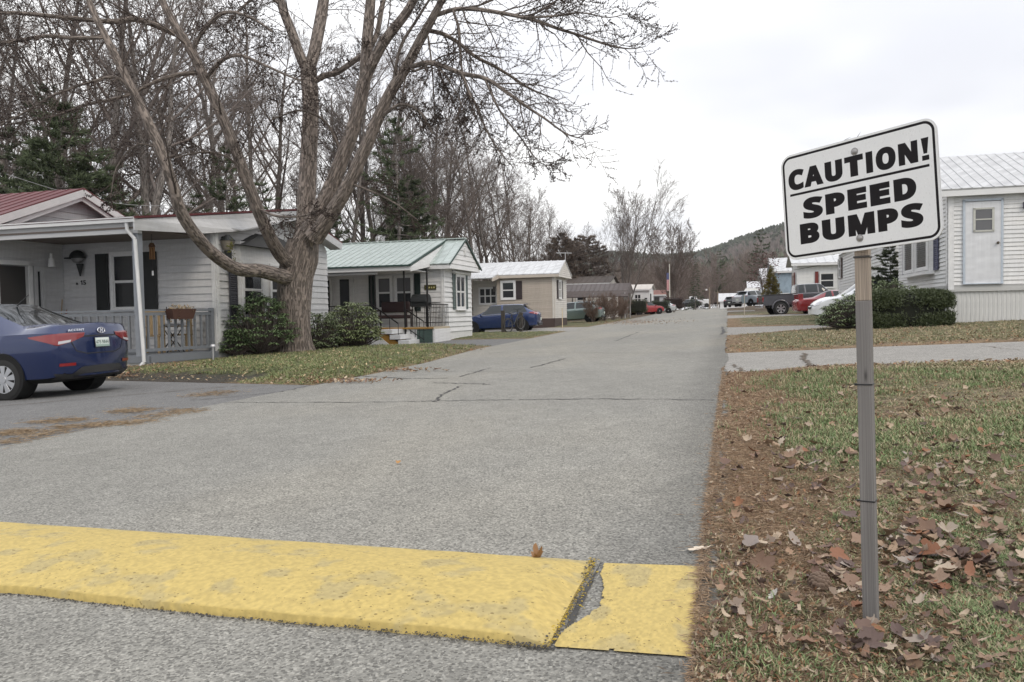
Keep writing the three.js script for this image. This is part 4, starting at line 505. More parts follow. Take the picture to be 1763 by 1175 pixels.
// forward is -z in a vehicle's own frame, its rear is at +z; y is up from the ground
{ // dark blue sedan, rear three-quarter view
  const car = thing('parked_car', 'dark blue sedan parked in front of the porch of the red-roofed house', 'car'), M = carPaint(0.006, 0.018, 0.08, 0.35);
  const rows = [
    [2.13, 0.3, 0.95, 1.1, 0.66, 0.72, 0.66, -0.03], [2.05, 0.24, 0.97, 1.115, 0.76, 0.8, 0.7, -0.06], [1.86, 0.22, 0.975, 1.1, 0.82, 0.845, 0.7, -0.06], [1.66, 0.22, 0.975, 1.09, 0.835, 0.855, 0.68, -0.04],
    [1.5, 0.22, 0.975, 1.12, 0.84, 0.855, 0.66, -0.04], [1.02, 0.2, 0.97, 1.43, 0.845, 0.855, 0.57, -0.28], [0.7, 0.19, 0.96, 1.485, 0.845, 0.855, 0.555, -0.1], [0.15, 0.19, 0.945, 1.5, 0.845, 0.858, 0.565, 0], [0.05, 0.19, 0.94, 1.5, 0.845, 0.858, 0.565, 0], [-0.55, 0.19, 0.93, 1.48, 0.845, 0.858, 0.56, 0.12],
    [-0.95, 0.19, 0.92, 1.28, 0.845, 0.855, 0.6, 0.42], [-1.12, 0.2, 0.91, 0.97, 0.84, 0.85, 0.7, 0], [-1.7, 0.2, 0.84, 0.93, 0.82, 0.82, 0.66, 0], [-2.05, 0.22, 0.7, 0.78, 0.76, 0.75, 0.6, 0], [-2.2, 0.28, 0.58, 0.66, 0.62, 0.62, 0.5, 0]];
  const B = carBody(car, rows, M, { side: [5, 6, 8], rear: [4, 5], front: [9, 10] }, { sub: 5, bulge: 0.12, dark: 1 });
  const all = Object.values(B), rearD = [0, 0, -1];
  patch(car, 'lower_bumper', all, blackP, [[-0.78, 0.36], [-0.55, 0.34], [-0.4, 0.44], [0, 0.45], [0.4, 0.44], [0.55, 0.34], [0.78, 0.36]], [[-0.74, 0.27], [-0.5, 0.26], [-0.36, 0.26], [0, 0.26], [0.36, 0.26], [0.5, 0.26], [0.74, 0.27]], rearD, 0.008, 40, 5);
  for (const s of [-1, 1]) {
    patch(car, 'tail_light', all, redL, [[s * 0.33, 0.96, 2.25], [s * 0.62, 0.965, 2.18], [s * 0.82, 0.95, 2.0], [s * 0.87, 0.925, 1.72]], [[s * 0.36, 0.9, 2.25], [s * 0.54, 0.83, 2.2], [s * 0.74, 0.775, 2.1], [s * 0.87, 0.905, 1.74]], [-s * 0.75, 0, -1], 0.01, 26, 6);
    patch(car, 'reflector', all, redL, [[s * 0.5, 0.51], [s * 0.74, 0.51]], [[s * 0.5, 0.465], [s * 0.74, 0.465]], rearD, 0.012, 6, 2);
    patch(car, 'backup_light', all, clearL, [[s * 0.56, 0.86, 2.2], [s * 0.72, 0.84, 2.1]], [[s * 0.58, 0.825, 2.2], [s * 0.73, 0.795, 2.1]], [-s * 0.75, 0, -1], 0.014, 5, 2);
  }
  patch(car, 'lid_shadow_gap', all, blackP, [[-0.55, 0.84], [-0.47, 0.69], [-0.3, 0.645], [0.3, 0.645], [0.47, 0.69], [0.55, 0.84]], [[-0.565, 0.835], [-0.48, 0.68], [-0.3, 0.63], [0.3, 0.63], [0.48, 0.68], [0.565, 0.835]], rearD, 0.004, 40, 1);
  patch(car, 'lid_handle', all, blackP, [[-0.36, 0.915], [0.36, 0.915]], [[-0.36, 0.895], [0.36, 0.895]], rearD, 0.006, 20, 1);
  { const c = document.createElement('canvas'); c.width = 256; c.height = 128; const g = c.getContext('2d'); g.fillStyle = '#c6cfca'; g.fillRect(0, 0, 256, 128); g.fillStyle = '#8fa39a'; g.fillRect(0, 98, 256, 30); g.fillStyle = '#dbe1db'; g.fillRect(20, 8, 216, 16); g.fillStyle = '#1f3d33'; g.font = 'bold 66px sans-serif'; g.textAlign = 'center'; g.fillText('475 9844', 128, 86, 236); const t = new THREE.CanvasTexture(c); t.colorSpace = THREE.SRGBColorSpace;
    const pl = mesh('license_plate', new THREE.BoxGeometry(0.31, 0.155, 0.012), blackP, car); pl.position.set(0.0, 0.8, 2.262); pl.rotation.x = -0.06; mesh('plate_face', new THREE.PlaneGeometry(0.295, 0.14).translate(0, 0, 0.0075), new THREE.MeshStandardMaterial({ map: t, roughness: 0.5 }), pl); }
  { const e = mesh('emblem', [new THREE.TorusGeometry(0.06, 0.009, 6, 28).scale(1.25, 0.72, 1), beam(V(-0.028, -0.036, 0), V(-0.012, 0.036, 0), 0.012, 0.016), beam(V(0.012, -0.036, 0), V(0.03, 0.036, 0), 0.012, 0.016), beam(V(-0.026, -0.01, 0), V(0.026, 0.012, 0), 0.012, 0.013)], chromeM, car); e.position.set(0, 0.985, 2.258); e.rotation.x = -0.1; }
  { const q = mesh('badge', new TextGeometry('ACCENT', { font: boldFont, size: 0.04, depth: 0.006, curveSegments: 2 }).scale(1.25, 0.8, 1), chromeM, car); q.position.set(-0.6, 0.985, 2.185); q.rotation.set(-0.1, -0.25, 0); }
  mesh('antenna', rod(V(0, 1.46, 0.72), V(0, 1.62, 0.95), 0.012, 0.006), blackP, car);
  const r = 0.315, zr = 1.23, zf = -1.35; wells(car, [[-0.73, r + 0.03, zr], [0.73, r + 0.03, zr], [-0.73, r + 0.03, zf], [0.73, r + 0.03, zf]], r + 0.05, 0.284);
  for (const z of [zr, zf]) for (const s of [-1, 1]) makeWheel(car, s * 0.775, r, z, r, s, 9);
  mesh('exhaust', [cyl(0.03, 0.03, 0.2, 10).rotateX(1.57).translate(0.45, 0.25, 2.0), bx(1.2, 0.1, 0.1, 0, 0.3, 1.3)], wellM, car);
  const rearMid = V(-7.45, 0.03, -12.6), psi = 1.35, fw = V(-Math.sin(psi), 0, -Math.cos(psi)), c = rearMid.clone().addScaledVector(fw, zr); c.y = AX * c.x + BZ * c.z - 0.002; park(car, c, psi);
}
function hatch(name, label, mat, p, heading, o = {}) { // small five-door car
  const car = thing(name, label, 'car'), h = o.h ?? 1.48;
  const rows = [[2.1, 0.34, 0.9, 1.0, 0.68, 0.7, 0.6, -0.06], [2.02, 0.26, 0.95, 1.08, 0.8, 0.8, 0.66, -0.16], [1.82, 0.24, 0.97, 1.2, 0.83, 0.84, 0.64, -0.2], [1.62, 0.24, 0.97, h - 0.08, 0.85, 0.86, 0.6, -0.24], [1.2, 0.22, 0.965, h - 0.02, 0.86, 0.87, 0.6, -0.06], [0.3, 0.2, 0.95, h, 0.86, 0.875, 0.6, 0], [0.2, 0.2, 0.95, h, 0.86, 0.875, 0.6, 0], [-0.5, 0.2, 0.93, h - 0.03, 0.86, 0.87, 0.58, 0.1], [-0.95, 0.2, 0.92, h - 0.22, 0.85, 0.87, 0.6, 0.4], [-1.15, 0.2, 0.91, 0.98, 0.85, 0.86, 0.7, 0], [-1.7, 0.22, 0.83, 0.92, 0.82, 0.82, 0.66, 0], [-2.05, 0.26, 0.68, 0.76, 0.74, 0.72, 0.58, 0], [-2.16, 0.3, 0.55, 0.62, 0.6, 0.6, 0.5, 0]];
  const B = carBody(car, rows, mat, { side: [3, 4, 6, 7], rear: [1, 2], front: [7, 8] }, { sub: 3 }), all = Object.values(B);
  for (const s of [-1, 1]) { patch(car, 'tail_light', all, redL, [[s * 0.42, 1.02, 2.1], [s * 0.72, 1.03, 2.0], [s * 0.86, 1.0, 1.7]], [[s * 0.45, 0.9, 2.1], [s * 0.72, 0.86, 2.0], [s * 0.86, 0.95, 1.72]], [-s * 0.8, 0, -1], 0.012, 12, 3); patch(car, 'headlight', all, clearL, [[s * 0.42, 0.74, -2.1], [s * 0.74, 0.8, -1.95]], [[s * 0.44, 0.6, -2.1], [s * 0.74, 0.66, -1.95]], [-s * 0.5, 0, 1], 0.012, 6, 2); mesh('mirror', rb(0.2, 0.13, 0.1, s * 0.95, 0.97, -0.85, 0.03), mat, car); }
  patch(car, 'grille', all, blackP, [[-0.42, 0.66], [0.42, 0.66]], [[-0.38, 0.52], [0.38, 0.52]], [0, 0, 1], 0.012, 10, 2); mesh('spoiler', rb(1.15, 0.04, 0.22, 0, h - 0.05, 1.5, 0.02), mat, car); mesh('license_plate', bx(0.31, 0.15, 0.02, 0, 0.62, 2.2), std(0.5, 0.55, 0.5, 0.5), car); mesh('lower_bumper', rb(1.3, 0.16, 0.1, 0, 0.36, 2.14, 0.04), blackP, car); for (const s of [-1, 1]) mesh('door_handle', rb(0.03, 0.03, 0.16, s * 0.89, 0.85, 0.35), mat, car);
  const r = 0.32; wells(car, [[-0.75, r, 1.28], [0.75, r, 1.28], [-0.75, r, -1.36], [0.75, r, -1.36]], r + 0.05, 0.29); for (const z of [1.28, -1.36]) for (const s of [-1, 1]) makeWheel(car, s * 0.79, r, z, r, s, o.spokes ?? 5);
  if (o.window_trim) for (const s of [-1, 1]) mesh('window_trim', beam(V(s * 0.885, 0.98, 1.5), V(s * 0.885, 0.945, -0.9), 0.012, 0.025), chromeM, car);
  return park(car, p, heading);
}
const groundAt = (x, z) => { const [t, s] = tsOf(x, z); return V(x, ground(t, s), z); };
const depthGround = (px_, d) => { const q = at(px_, 540, d); return groundAt(q.x, q.z); };
{
  const left = Math.PI / 2 + YAW;      // facing away from the road on the left side
  const b = depthGround(862, 42); hatch('parked_car', 'dark blue hatchback parked beside the green-roofed house', carPaint(0.012, 0.03, 0.11), b.setY(b.y + 0.02), left + 0.1, { window_trim: 1 });
  const g = depthGround(990, 57); hatch('parked_car', 'grey green hatchback parked under the brown carport', carPaint(0.17, 0.22, 0.21), g, left - 0.05, { h: 1.5 });
  const r = depthGround(1112, 92); hatch('parked_car', 'red car parked beside the hedges far down the road', carPaint(0.28, 0.012, 0.015, 0.1), r, -left + 0.1);
  const s = depthGround(1134, 98); hatch('parked_car', 'silver car parked behind the low green hedge', carPaint(0.5, 0.52, 0.53), s, left);
  const s2 = at(1296, 520, 78); hatch('parked_car', 'silver hatchback parked near the boat beyond the pickup truck', carPaint(0.5, 0.51, 0.53), groundAt(s2.x, s2.z).setY(at(1296, 526, 78).y), -left + 0.3);
  const s3 = at(1262, 520, 112); hatch('parked_car', 'small dark car at the far roadside beside the white trailers', carPaint(0.03, 0.032, 0.036), V(s3.x, at(1262, 528.5, 112).y, s3.z), -left + 0.8);
  const s4 = at(1186, 520, 135); hatch('parked_car', 'black car parked beside the white truck at the road end', carPaint(0.02, 0.02, 0.022), V(s4.x, at(1186, 530.5, 135).y, s4.z), left);
  const right = -Math.PI / 2 + YAW;
  const w = at(1507, 540, 28.6); hatch('parked_car', 'white car standing behind the leafy rhododendron', carPaint(0.75, 0.76, 0.77, 0), V(w.x, at(1400, 553, 28.6).y, w.z), left + 0.05, { h: 1.6 });
  { // red coupe with a tail wing
    const car = thing('parked_car', 'dark red coupe with rear wing parked beside the grey pickup truck', 'car'), M = carPaint(0.26, 0.014, 0.018, 0.15);
    const rows = [[2.15, 0.32, 0.78, 0.88, 0.66, 0.7, 0.6, -0.05], [2.05, 0.24, 0.84, 0.95, 0.78, 0.8, 0.66, -0.06], [1.6, 0.22, 0.88, 0.98, 0.83, 0.84, 0.66, 0], [1.3, 0.22, 0.885, 1.02, 0.84, 0.85, 0.62, -0.1], [0.75, 0.2, 0.88, 1.28, 0.85, 0.86, 0.55, -0.2], [0.3, 0.2, 0.87, 1.33, 0.85, 0.86, 0.55, 0], [0.2, 0.2, 0.87, 1.33, 0.85, 0.86, 0.55, 0], [-0.4, 0.2, 0.86, 1.3, 0.85, 0.86, 0.54, 0.2], [-0.8, 0.2, 0.85, 1.12, 0.85, 0.86, 0.58, 0.4], [-1.0, 0.2, 0.84, 0.9, 0.84, 0.85, 0.68, 0], [-1.7, 0.2, 0.76, 0.84, 0.8, 0.8, 0.62, 0], [-2.15, 0.26, 0.55, 0.62, 0.66, 0.64, 0.5, 0]];
    const B = carBody(car, rows, M, { side: [4, 6, 7], rear: [3, 4], front: [7, 8] }, { sub: 3 }), all = Object.values(B);
    for (const s of [-1, 1]) patch(car, 'tail_light', all, redL, [[s * 0.4, 0.84], [s * 0.76, 0.84]], [[s * 0.4, 0.7], [s * 0.76, 0.72]], [0, 0, -1], 0.012, 6, 2);
    mesh('rear_wing', [rb(1.3, 0.05, 0.3, 0, 1.2, 1.95, 0.02), rb(0.06, 0.3, 0.24, -0.6, 1.06, 1.92, 0.02), rb(0.06, 0.3, 0.24, 0.6, 1.06, 1.92, 0.02)], M, car); for (const s of [-1, 1]) mesh('mirror', rb(0.18, 0.11, 0.09, s * 0.92, 0.9, -0.7, 0.03), M, car);
    const R = 0.31; wells(car, [[-0.74, R, 1.2], [0.74, R, 1.2], [-0.74, R, -1.3], [0.74, R, -1.3]], R + 0.05, 0.28); for (const z of [1.2, -1.3]) for (const s of [-1, 1]) makeWheel(car, s * 0.78, R, z, R, s, 5, std(0.75, 0.75, 0.76, 0.4));
    const q = at(1438, 540, 44); park(car, V(q.x, at(1392, 541.5, 44).y, q.z), right + 0.12);
  }
  { // grey pickup
    const car = thing('pickup_truck', 'dark grey pickup truck parked on the right-hand lawn driveway', 'pickup truck'), M = carPaint(0.062, 0.062, 0.072, 0.3);
    mesh('bed', [hexa([V(-0.92, 0.62, 2.72), V(0.92, 0.62, 2.72), V(0.92, 0.6, 0.75), V(-0.92, 0.6, 0.75)], [V(-0.88, 1.22, 2.7), V(0.88, 1.22, 2.7), V(0.9, 1.22, 0.75), V(-0.9, 1.22, 0.75)])], M, car); mesh('bed_rail', [rb(0.1, 0.05, 1.95, -0.87, 1.24, 1.72), rb(0.1, 0.05, 1.95, 0.87, 1.24, 1.72), rb(1.7, 0.05, 0.08, 0, 1.23, 2.68)], blackP, car);
    const rows = [[0.74, 0.6, 1.2, 1.74, 0.86, 0.88, 0.68, -0.08], [0.68, 0.5, 1.2, 1.78, 0.9, 0.92, 0.68, -0.08], [0.3, 0.48, 1.2, 1.8, 0.91, 0.925, 0.67, 0], [0.22, 0.48, 1.2, 1.8, 0.91, 0.925, 0.67, 0], [-0.45, 0.48, 1.19, 1.79, 0.91, 0.925, 0.66, 0], [-0.53, 0.48, 1.19, 1.79, 0.91, 0.925, 0.66, 0], [-1.0, 0.48, 1.18, 1.72, 0.91, 0.92, 0.66, 0.25], [-1.4, 0.48, 1.17, 1.24, 0.91, 0.91, 0.74, 0.1], [-2.2, 0.48, 1.1, 1.18, 0.9, 0.88, 0.7, 0], [-2.6, 0.5, 0.95, 1.05, 0.84, 0.82, 0.65, 0]];
    carBody(car, rows, M, { side: [1, 3, 5], rear: [0], front: [6] }, { sub: 3, bulge: 0.02 });
    for (const s of [-1, 1]) { mesh('fender_flare', new THREE.TorusGeometry(0.47, 0.06, 6, 20, Math.PI).rotateY(Math.PI / 2).translate(s * 0.9, 0.42, 1.72), M, car); mesh('tail_light', rb(0.1, 0.3, 0.08, s * 0.85, 0.98, 2.72, 0.02), redL, car); mesh('mirror', rb(0.24, 0.2, 0.12, s * 1.02, 1.28, -0.9, 0.03), blackP, car); }
    mesh('rear_bumper', [rb(1.8, 0.2, 0.2, 0, 0.58, 2.8, 0.04)], chromeM, car); wells(car, [[-0.8, 0.42, 1.72], [0.8, 0.42, 1.72], [-0.8, 0.42, -1.75], [0.8, 0.42, -1.75]], 0.46, 0.27); for (const z of [1.72, -1.75]) for (const s of [-1, 1]) makeWheel(car, s * 0.82, 0.385, z, 0.385, s, 6, rimM, 0.26);
    mesh('underbody', bx(1.5, 0.2, 4.6, 0, 0.55, 0), wellM, car); mesh('cargo', [rb(0.7, 0.08, 0.4, -0.2, 1.27, 1.2)], whiteM, car);
    const q = at(1390, 540, 47.5); park(car, V(q.x, at(1341, 541, 47.5).y, q.z), right + 0.15);
  }
}
// ---------------------------------------------------------------- carport, far houses, poles and other street things
{
  const brn = std(0.115, 0.09, 0.082, 0.5, { map: noiseT }), C = base('carport', 'brown metal carport on thin posts beyond the tan house', ...(() => { const p = at(1080, 540, 66), [t, s] = tsOf(p.x, p.z); return [t, s, at(1080, 546, 66).y]; })());
  const w = 8.2; mesh('roof', [hexa([V(-w, 1.74, 0.1), V(0.1, 1.74, 0.1), V(0.1, 2.27, -0.3), V(-w, 2.27, -0.3)], [V(-w, 1.7, 0), V(0.1, 1.7, 0), V(0.1, 2.2, -0.35), V(-w, 2.2, -0.35)]), hexa([V(-w, 2.27, -0.3), V(0.1, 2.27, -0.3), V(0.1, 2.92, -1.9), V(-w, 2.92, -1.9)], [V(-w, 2.2, -0.35), V(0.1, 2.2, -0.35), V(0.1, 2.84, -1.9), V(-w, 2.84, -1.9)]), hexa([V(-w, 2.92, -1.9), V(0.1, 2.92, -1.9), V(0.1, 2.2, -4), V(-w, 2.2, -4)], [V(-w, 2.84, -1.9), V(0.1, 2.84, -1.9), V(0.1, 2.12, -4), V(-w, 2.12, -4)])], brn, C);
  for (let k = 0; k <= 20; k++) mesh('roof_rib', beam(V(-w + k * w / 20, 2.29, -0.3), V(-w + k * w / 20, 2.94, -1.9), 0.04, 0.03), brn, C); mesh('end_panel', poly([[0, 2.0], [4, 2.0], [1.9, 2.84]], 0.03).rotateY(Math.PI / 2).translate(0.05, 0, 0), brn, C);
  for (const x of [-7.4, -5.4, -2.9, -0.2]) for (const z of [-0.1, -3.8]) mesh('post', rod(V(x, -0.8, z), V(x, 2.1, z), 0.05), std(0.3, 0.29, 0.28, 0.5), C);
  const far = (label, px0, px1, pyTop, pyBase, d, depth, wallM, roofM, roofH, extra, over = 0.25) => { const p = at(px0, pyBase, d), q = at(px1, pyBase, d), [t, s] = tsOf(p.x, p.z), W = Math.hypot(q.x - p.x, q.z - p.z), h = at(px0, pyTop, d).y - p.y, H = base('house', label, t, s, p.y - 0.3); mesh('wall', [bx(W, h + 0.3, depth, W / 2, (h + 0.3) / 2, -depth / 2), poly([[0, h + 0.3], [depth, h + 0.3], [depth / 2, h + 0.25 + roofH]], W).rotateY(Math.PI / 2).translate(0, 0, 0)], wallM, H); metalRoof(H, V(-over, h + 0.3, over), V(W + over, h + 0.3, over), V(W + over, h + 0.35 + roofH, -depth / 2), V(-over, h + 0.35 + roofH, -depth / 2), roofM, 0.6, 0.03); metalRoof(H, V(-over, h + 0.3, -depth - over), V(W + over, h + 0.3, -depth - over), V(W + over, h + 0.35 + roofH, -depth / 2), V(-over, h + 0.35 + roofH, -depth / 2), roofM, 1.2, 0.03); mesh('fascia', bx(W + over * 2, 0.16, 0.05, W / 2, h + 0.24, over - 0.02), whiteM, H); extra?.(H, W, h); return H; };
  const rfW = std(0.72, 0.73, 0.74, 0.4, { map: noiseT });
  far('low brown-roofed house half hidden behind the carport', 960, 1048, 490, 548, 76, 7, std(0.5, 0.47, 0.43, 0.8), std(0.13, 0.105, 0.09, 0.8, { map: noiseT }), 0.75, (H, W) => win(H, front(0, 0), W - 3, 1.6, 0.9, 0.7, {}));
  far('small white house with grey roof beyond the carport', 1087, 1118, 499, 532, 95, 5.5, whiteM, std(0.5, 0.46, 0.42, 0.6), 0.6, (H, W) => { win(H, front(0, 0), 0.45, 1.0, 0.7, 1.0, { n: 2 }); mesh('wall_lamp', bx(0.3, 0.14, 0.08, W - 0.4, 1.5, 0.05), blackM, H); mesh('door', bx(0.1, 1.8, 0.9, W + 0.03, 1.2, -1.4), darkM, H); });
  far('little shed with faded red roof beside the white house', 1125, 1144, 508, 530, 108, 4, std(0.42, 0.42, 0.44, 0.8), std(0.42, 0.2, 0.16, 0.7, { map: noiseT }), 0.6, (H) => mesh('door', bx(0.7, 1.5, 0.06, 0.5, 1.0, 0.03), darkM, H));
  far('white house with dark red shutters behind the red coupe', 1373, 1452, 455, 535, 54, 4.4, whiteM, rfW, 0.75, (H, W, h) => { const f = front(0, 0); win(H, f, 1.5, h - 1.35, 0.85, 0.95, { frame: 0.06 }); win(H, f, 2.7, h - 1.35, 0.8, 0.95, { frame: 0.06 }); const rs = std(0.16, 0.025, 0.022, 0.7); shutter(H, f, 1.15, h - 1.45, 0.22, 1.2, rs); const L = leftFace(0, -4.4); win(H, L, 1.2, h - 1.5, 1.2, 1.1, { n: 2, frame: 0.2, mat: paint(0.5, 0.4, 0.36) }); shutter(H, L, 0.6, h - 1.6, 0.35, 1.4, rs); shutter(H, L, 2.7, h - 1.6, 0.35, 1.4, rs); mesh('cable', rod(V(-0.2, h - 0.1, 0.1), V(2.2, h + 0.28, 0.15), 0.012), blackM, H); }, 0.4);
  far('pale blue house with white roof beyond the white one', 1331, 1362, 468, 520, 72, 5, std(0.36, 0.46, 0.55, 0.7, { map: noiseT }), rfW, 1.3, (H, W, h) => { win(H, leftFace(0, -5), 2.4, h - 1.4, 0.7, 1.1, {}); });
  far('grey white house end seen above the purple-leaved shrub', 1312, 1332, 481, 520, 92, 5, std(0.55, 0.58, 0.6, 0.7), rfW, 1.3);
  far('far white roofed house above the cream boat', 1290, 1306, 497, 520, 112, 5, std(0.5, 0.51, 0.52, 0.7), std(0.55, 0.55, 0.56, 0.5), 1.0);
  far('long white building at the far end of the road', 1240, 1282, 519, 530, 125, 5, std(0.7, 0.7, 0.7, 0.6), rfW, 1.2, (H, W) => { for (let k = 0; k < 3; k++) win(H, front(0, 0), 0.6 + k * 1.2, 0.7, 0.5, 0.5, { single: 1 }); });
  // cream boat on a trailer
  const bp = at(1294, 516, 92), boat = thing('boat', 'cream coloured boat hull on a trailer by the far houses', 'boat'); boat.position.copy(bp).setY(at(1294, 527, 92).y); boat.rotation.y = YAW;
  mesh('hull', hexa([V(-0.9, 0.9, 0.5), V(0.9, 0.9, 0.5), V(0.9, 0.9, -0.5), V(-0.9, 0.9, -0.5)], [V(-1.5, 1.7, 0.9), V(1.05, 1.6, 0.9), V(1.05, 1.6, -0.9), V(-1.5, 1.7, -0.9)]), std(0.72, 0.68, 0.52, 0.4), boat); mesh('cabin', hexa([V(-0.9, 1.68, 0.5), V(0.8, 1.62, 0.5), V(0.8, 1.62, -0.5), V(-0.9, 1.68, -0.5)], [V(-0.6, 2.1, 0.4), V(0.7, 2.1, 0.4), V(0.7, 2.1, -0.4), V(-0.6, 2.1, -0.4)]), whiteM, boat); mesh('trailer', [bx(2.4, 0.1, 1.2, 0, 0.75, 0), bx(0.3, 0.7, 0.2, 0.3, 0.35, 0.5), bx(0.1, 0.7, 0.1, -0.8, 0.35, 0.3)], blackM, boat);
  const tk = thing('white_truck', 'white truck parked across the far end of the road', 'truck'), tp = at(1200, 520, 138); tk.position.copy(tp).setY(at(1200, 530, 138).y); tk.rotation.y = YAW; mesh('body', [rb(3.4, 1.0, 1.9, 0.6, 0.95, 0, 0.12), rb(1.4, 0.7, 1.8, -0.6, 1.6, 0, 0.2)], carPaint(0.72, 0.72, 0.72, 0), tk); mesh('windshield', rb(0.6, 0.45, 1.82, -0.7, 1.65, 0, 0.05), carGlass, tk); for (const x of [-0.6, 1.7]) { const w_ = mesh('wheel', cyl(0.38, 0.38, 1.95, 16).rotateX(1.57).translate(x, 0.38, 0), tyreM, tk); void w_; }
  const woodG = std(0.3, 0.24, 0.18, 0.9, { map: noiseT });
  const pole = (name, label, px_, top, bot, d, r, mat, cat, fn) => { const p = at(px_, bot, d), h = at(px_, top, d).y - p.y, o = thing(name, label, cat); o.position.copy(p); o.rotation.y = YAW; mesh('pole', cyl(r * 0.75, r, h + 0.2, 10, 0, h / 2 - 0.1, 0), mat, o); fn?.(o, h); return o; };
  pole('utility_pole', 'wooden utility pole with white lamp at the far end of the road', 1222, 495, 532, 135, 0.14, woodG, 'utility pole', (o, h) => { mesh('lamp_arm', rod(V(0, h - 0.5, 0), V(-0.5, h - 0.3, 0), 0.04), woodG, o); mesh('lamp_head', rb(0.3, 0.24, 0.2, -0.5, h - 0.4, 0), whiteM, o); });
  pole('utility_pole', 'thinner utility pole beside the long white building', 1236, 501, 532, 150, 0.1, woodG, 'utility pole', (o, h) => { mesh('crossarm', bx(0.7, 0.08, 0.1, 0, h - 0.3, 0), woodG, o); });
  pole('flagpole', 'pale flagpole with striped flag in front of the far bare tree', 1153.5, 455, 531, 104, 0.065, std(0.62, 0.6, 0.52, 0.5), 'flagpole', (o, h) => { const fl = mesh('flag', bx(0.34, 1.5, 0.02, -0.2, h - 2.75, 0), whiteM, o); for (let k = 0; k < 4; k++) mesh('stripe', bx(0.05, 1.42, 0.026, -0.33 + k * 0.085, h - 2.75, 0), std(0.4, 0.03, 0.04), fl); mesh('canton', bx(0.36, 0.9, 0.03, -0.2, h - 1.6, 0), std(0.09, 0.1, 0.2), fl); });
  const sg = pole('road_sign', 'back of a round sign on a thin post at the right verge', 1282, 507, 545, 46, 0.022, std(0.45, 0.4, 0.33, 0.8), 'road sign', (o, h) => mesh('sign_panel', [cyl(0.26, 0.26, 0.02, 20).rotateX(Math.PI / 2).rotateY(0.95).translate(-0.03, h - 0.28, 0)], std(0.13, 0.17, 0.19, 0.5), o)); void sg;
  const mk = pole('marker_stake', 'thin pale wooden marker stake beside the tan house driveway', 968.5, 531, 566, 42, 0.025, std(0.55, 0.45, 0.3, 0.9), 'stake'); void mk;
  const wp = (label, px_, top, bot, d) => { const p = at(px_, bot, d), o = thing('wooden_post', label, 'post'), h = at(px_, top, d).y - p.y; o.position.copy(p); o.rotation.y = YAW; mesh('post', rb(0.17, h + 0.2, 0.15, 0, h / 2 - 0.1, 0), std(0.075, 0.065, 0.055, 0.95, { map: noiseT }), o); return o; };
  wp('weathered dark wooden post left of the leaning bicycle', 866.5, 535, 573, 38); wp('second dark wooden post behind the leaning bicycle', 897.5, 538, 570, 39.5);
  { // bicycle between the posts, seen nearly end on
    const bp2 = at(887, 570, 38.6), b = thing('bicycle', 'dark bicycle leaning between two wooden posts beside the blue hatchback', 'bicycle'); b.position.copy(bp2); b.rotation.y = 0.9; b.rotation.z = 0.12; const R = 0.34, bm = std(0.02, 0.022, 0.022, 0.4), wr = std(0.12, 0.12, 0.12, 0.5);
    for (const x of [-0.5, 0.5]) { const w_ = mesh('wheel', new THREE.TorusGeometry(R, 0.028, 8, 30).translate(x, R, 0), tyreM, b); mesh('rim', new THREE.TorusGeometry(R - 0.035, 0.012, 6, 30).translate(x, R, 0), wr, w_); for (let k = 0; k < 10; k++) mesh('spoke', rod(V(x, R, 0), V(x + Math.cos(k * 0.628) * (R - 0.03), R + Math.sin(k * 0.628) * (R - 0.03), 0), 0.003, 0.003, 3), wr, w_); }
    mesh('frame', [rod(V(-0.5, R, 0), V(-0.18, 0.8, 0), 0.017), rod(V(-0.5, R, 0), V(-0.05, 0.32, 0), 0.017), rod(V(-0.05, 0.32, 0), V(-0.18, 0.85, 0), 0.02), rod(V(-0.18, 0.8, 0), V(0.34, 0.84, 0), 0.02), rod(V(-0.05, 0.32, 0), V(0.36, 0.76, 0), 0.022), rod(V(0.33, 0.92, 0), V(0.5, R, 0), 0.02)], bm, b); mesh('saddle', rb(0.26, 0.06, 0.14, -0.2, 0.92, 0, 0.03), bm, b); mesh('handlebar', [rod(V(0.33, 0.92, 0), V(0.32, 1.04, 0), 0.015), rod(V(0.32, 1.04, -0.3), V(0.32, 1.04, 0.3), 0.014)], bm, b);
  }
  { const p = at(10, 300, 30), q = at(330, 352, 40), pts = []; for (let k = 0; k <= 12; k++) { const v = p.clone().lerp(q, k / 12); v.y -= 0.5 * Math.sin(Math.PI * k / 12); pts.push(v); } tag(mesh('overhead_cable', new THREE.TubeGeometry(new THREE.CatmullRomCurve3(pts), 40, 0.012, 5), std(0.3, 0.3, 0.3)), 'thin grey overhead cable crossing above the red-roofed house', 'cable'); }
}
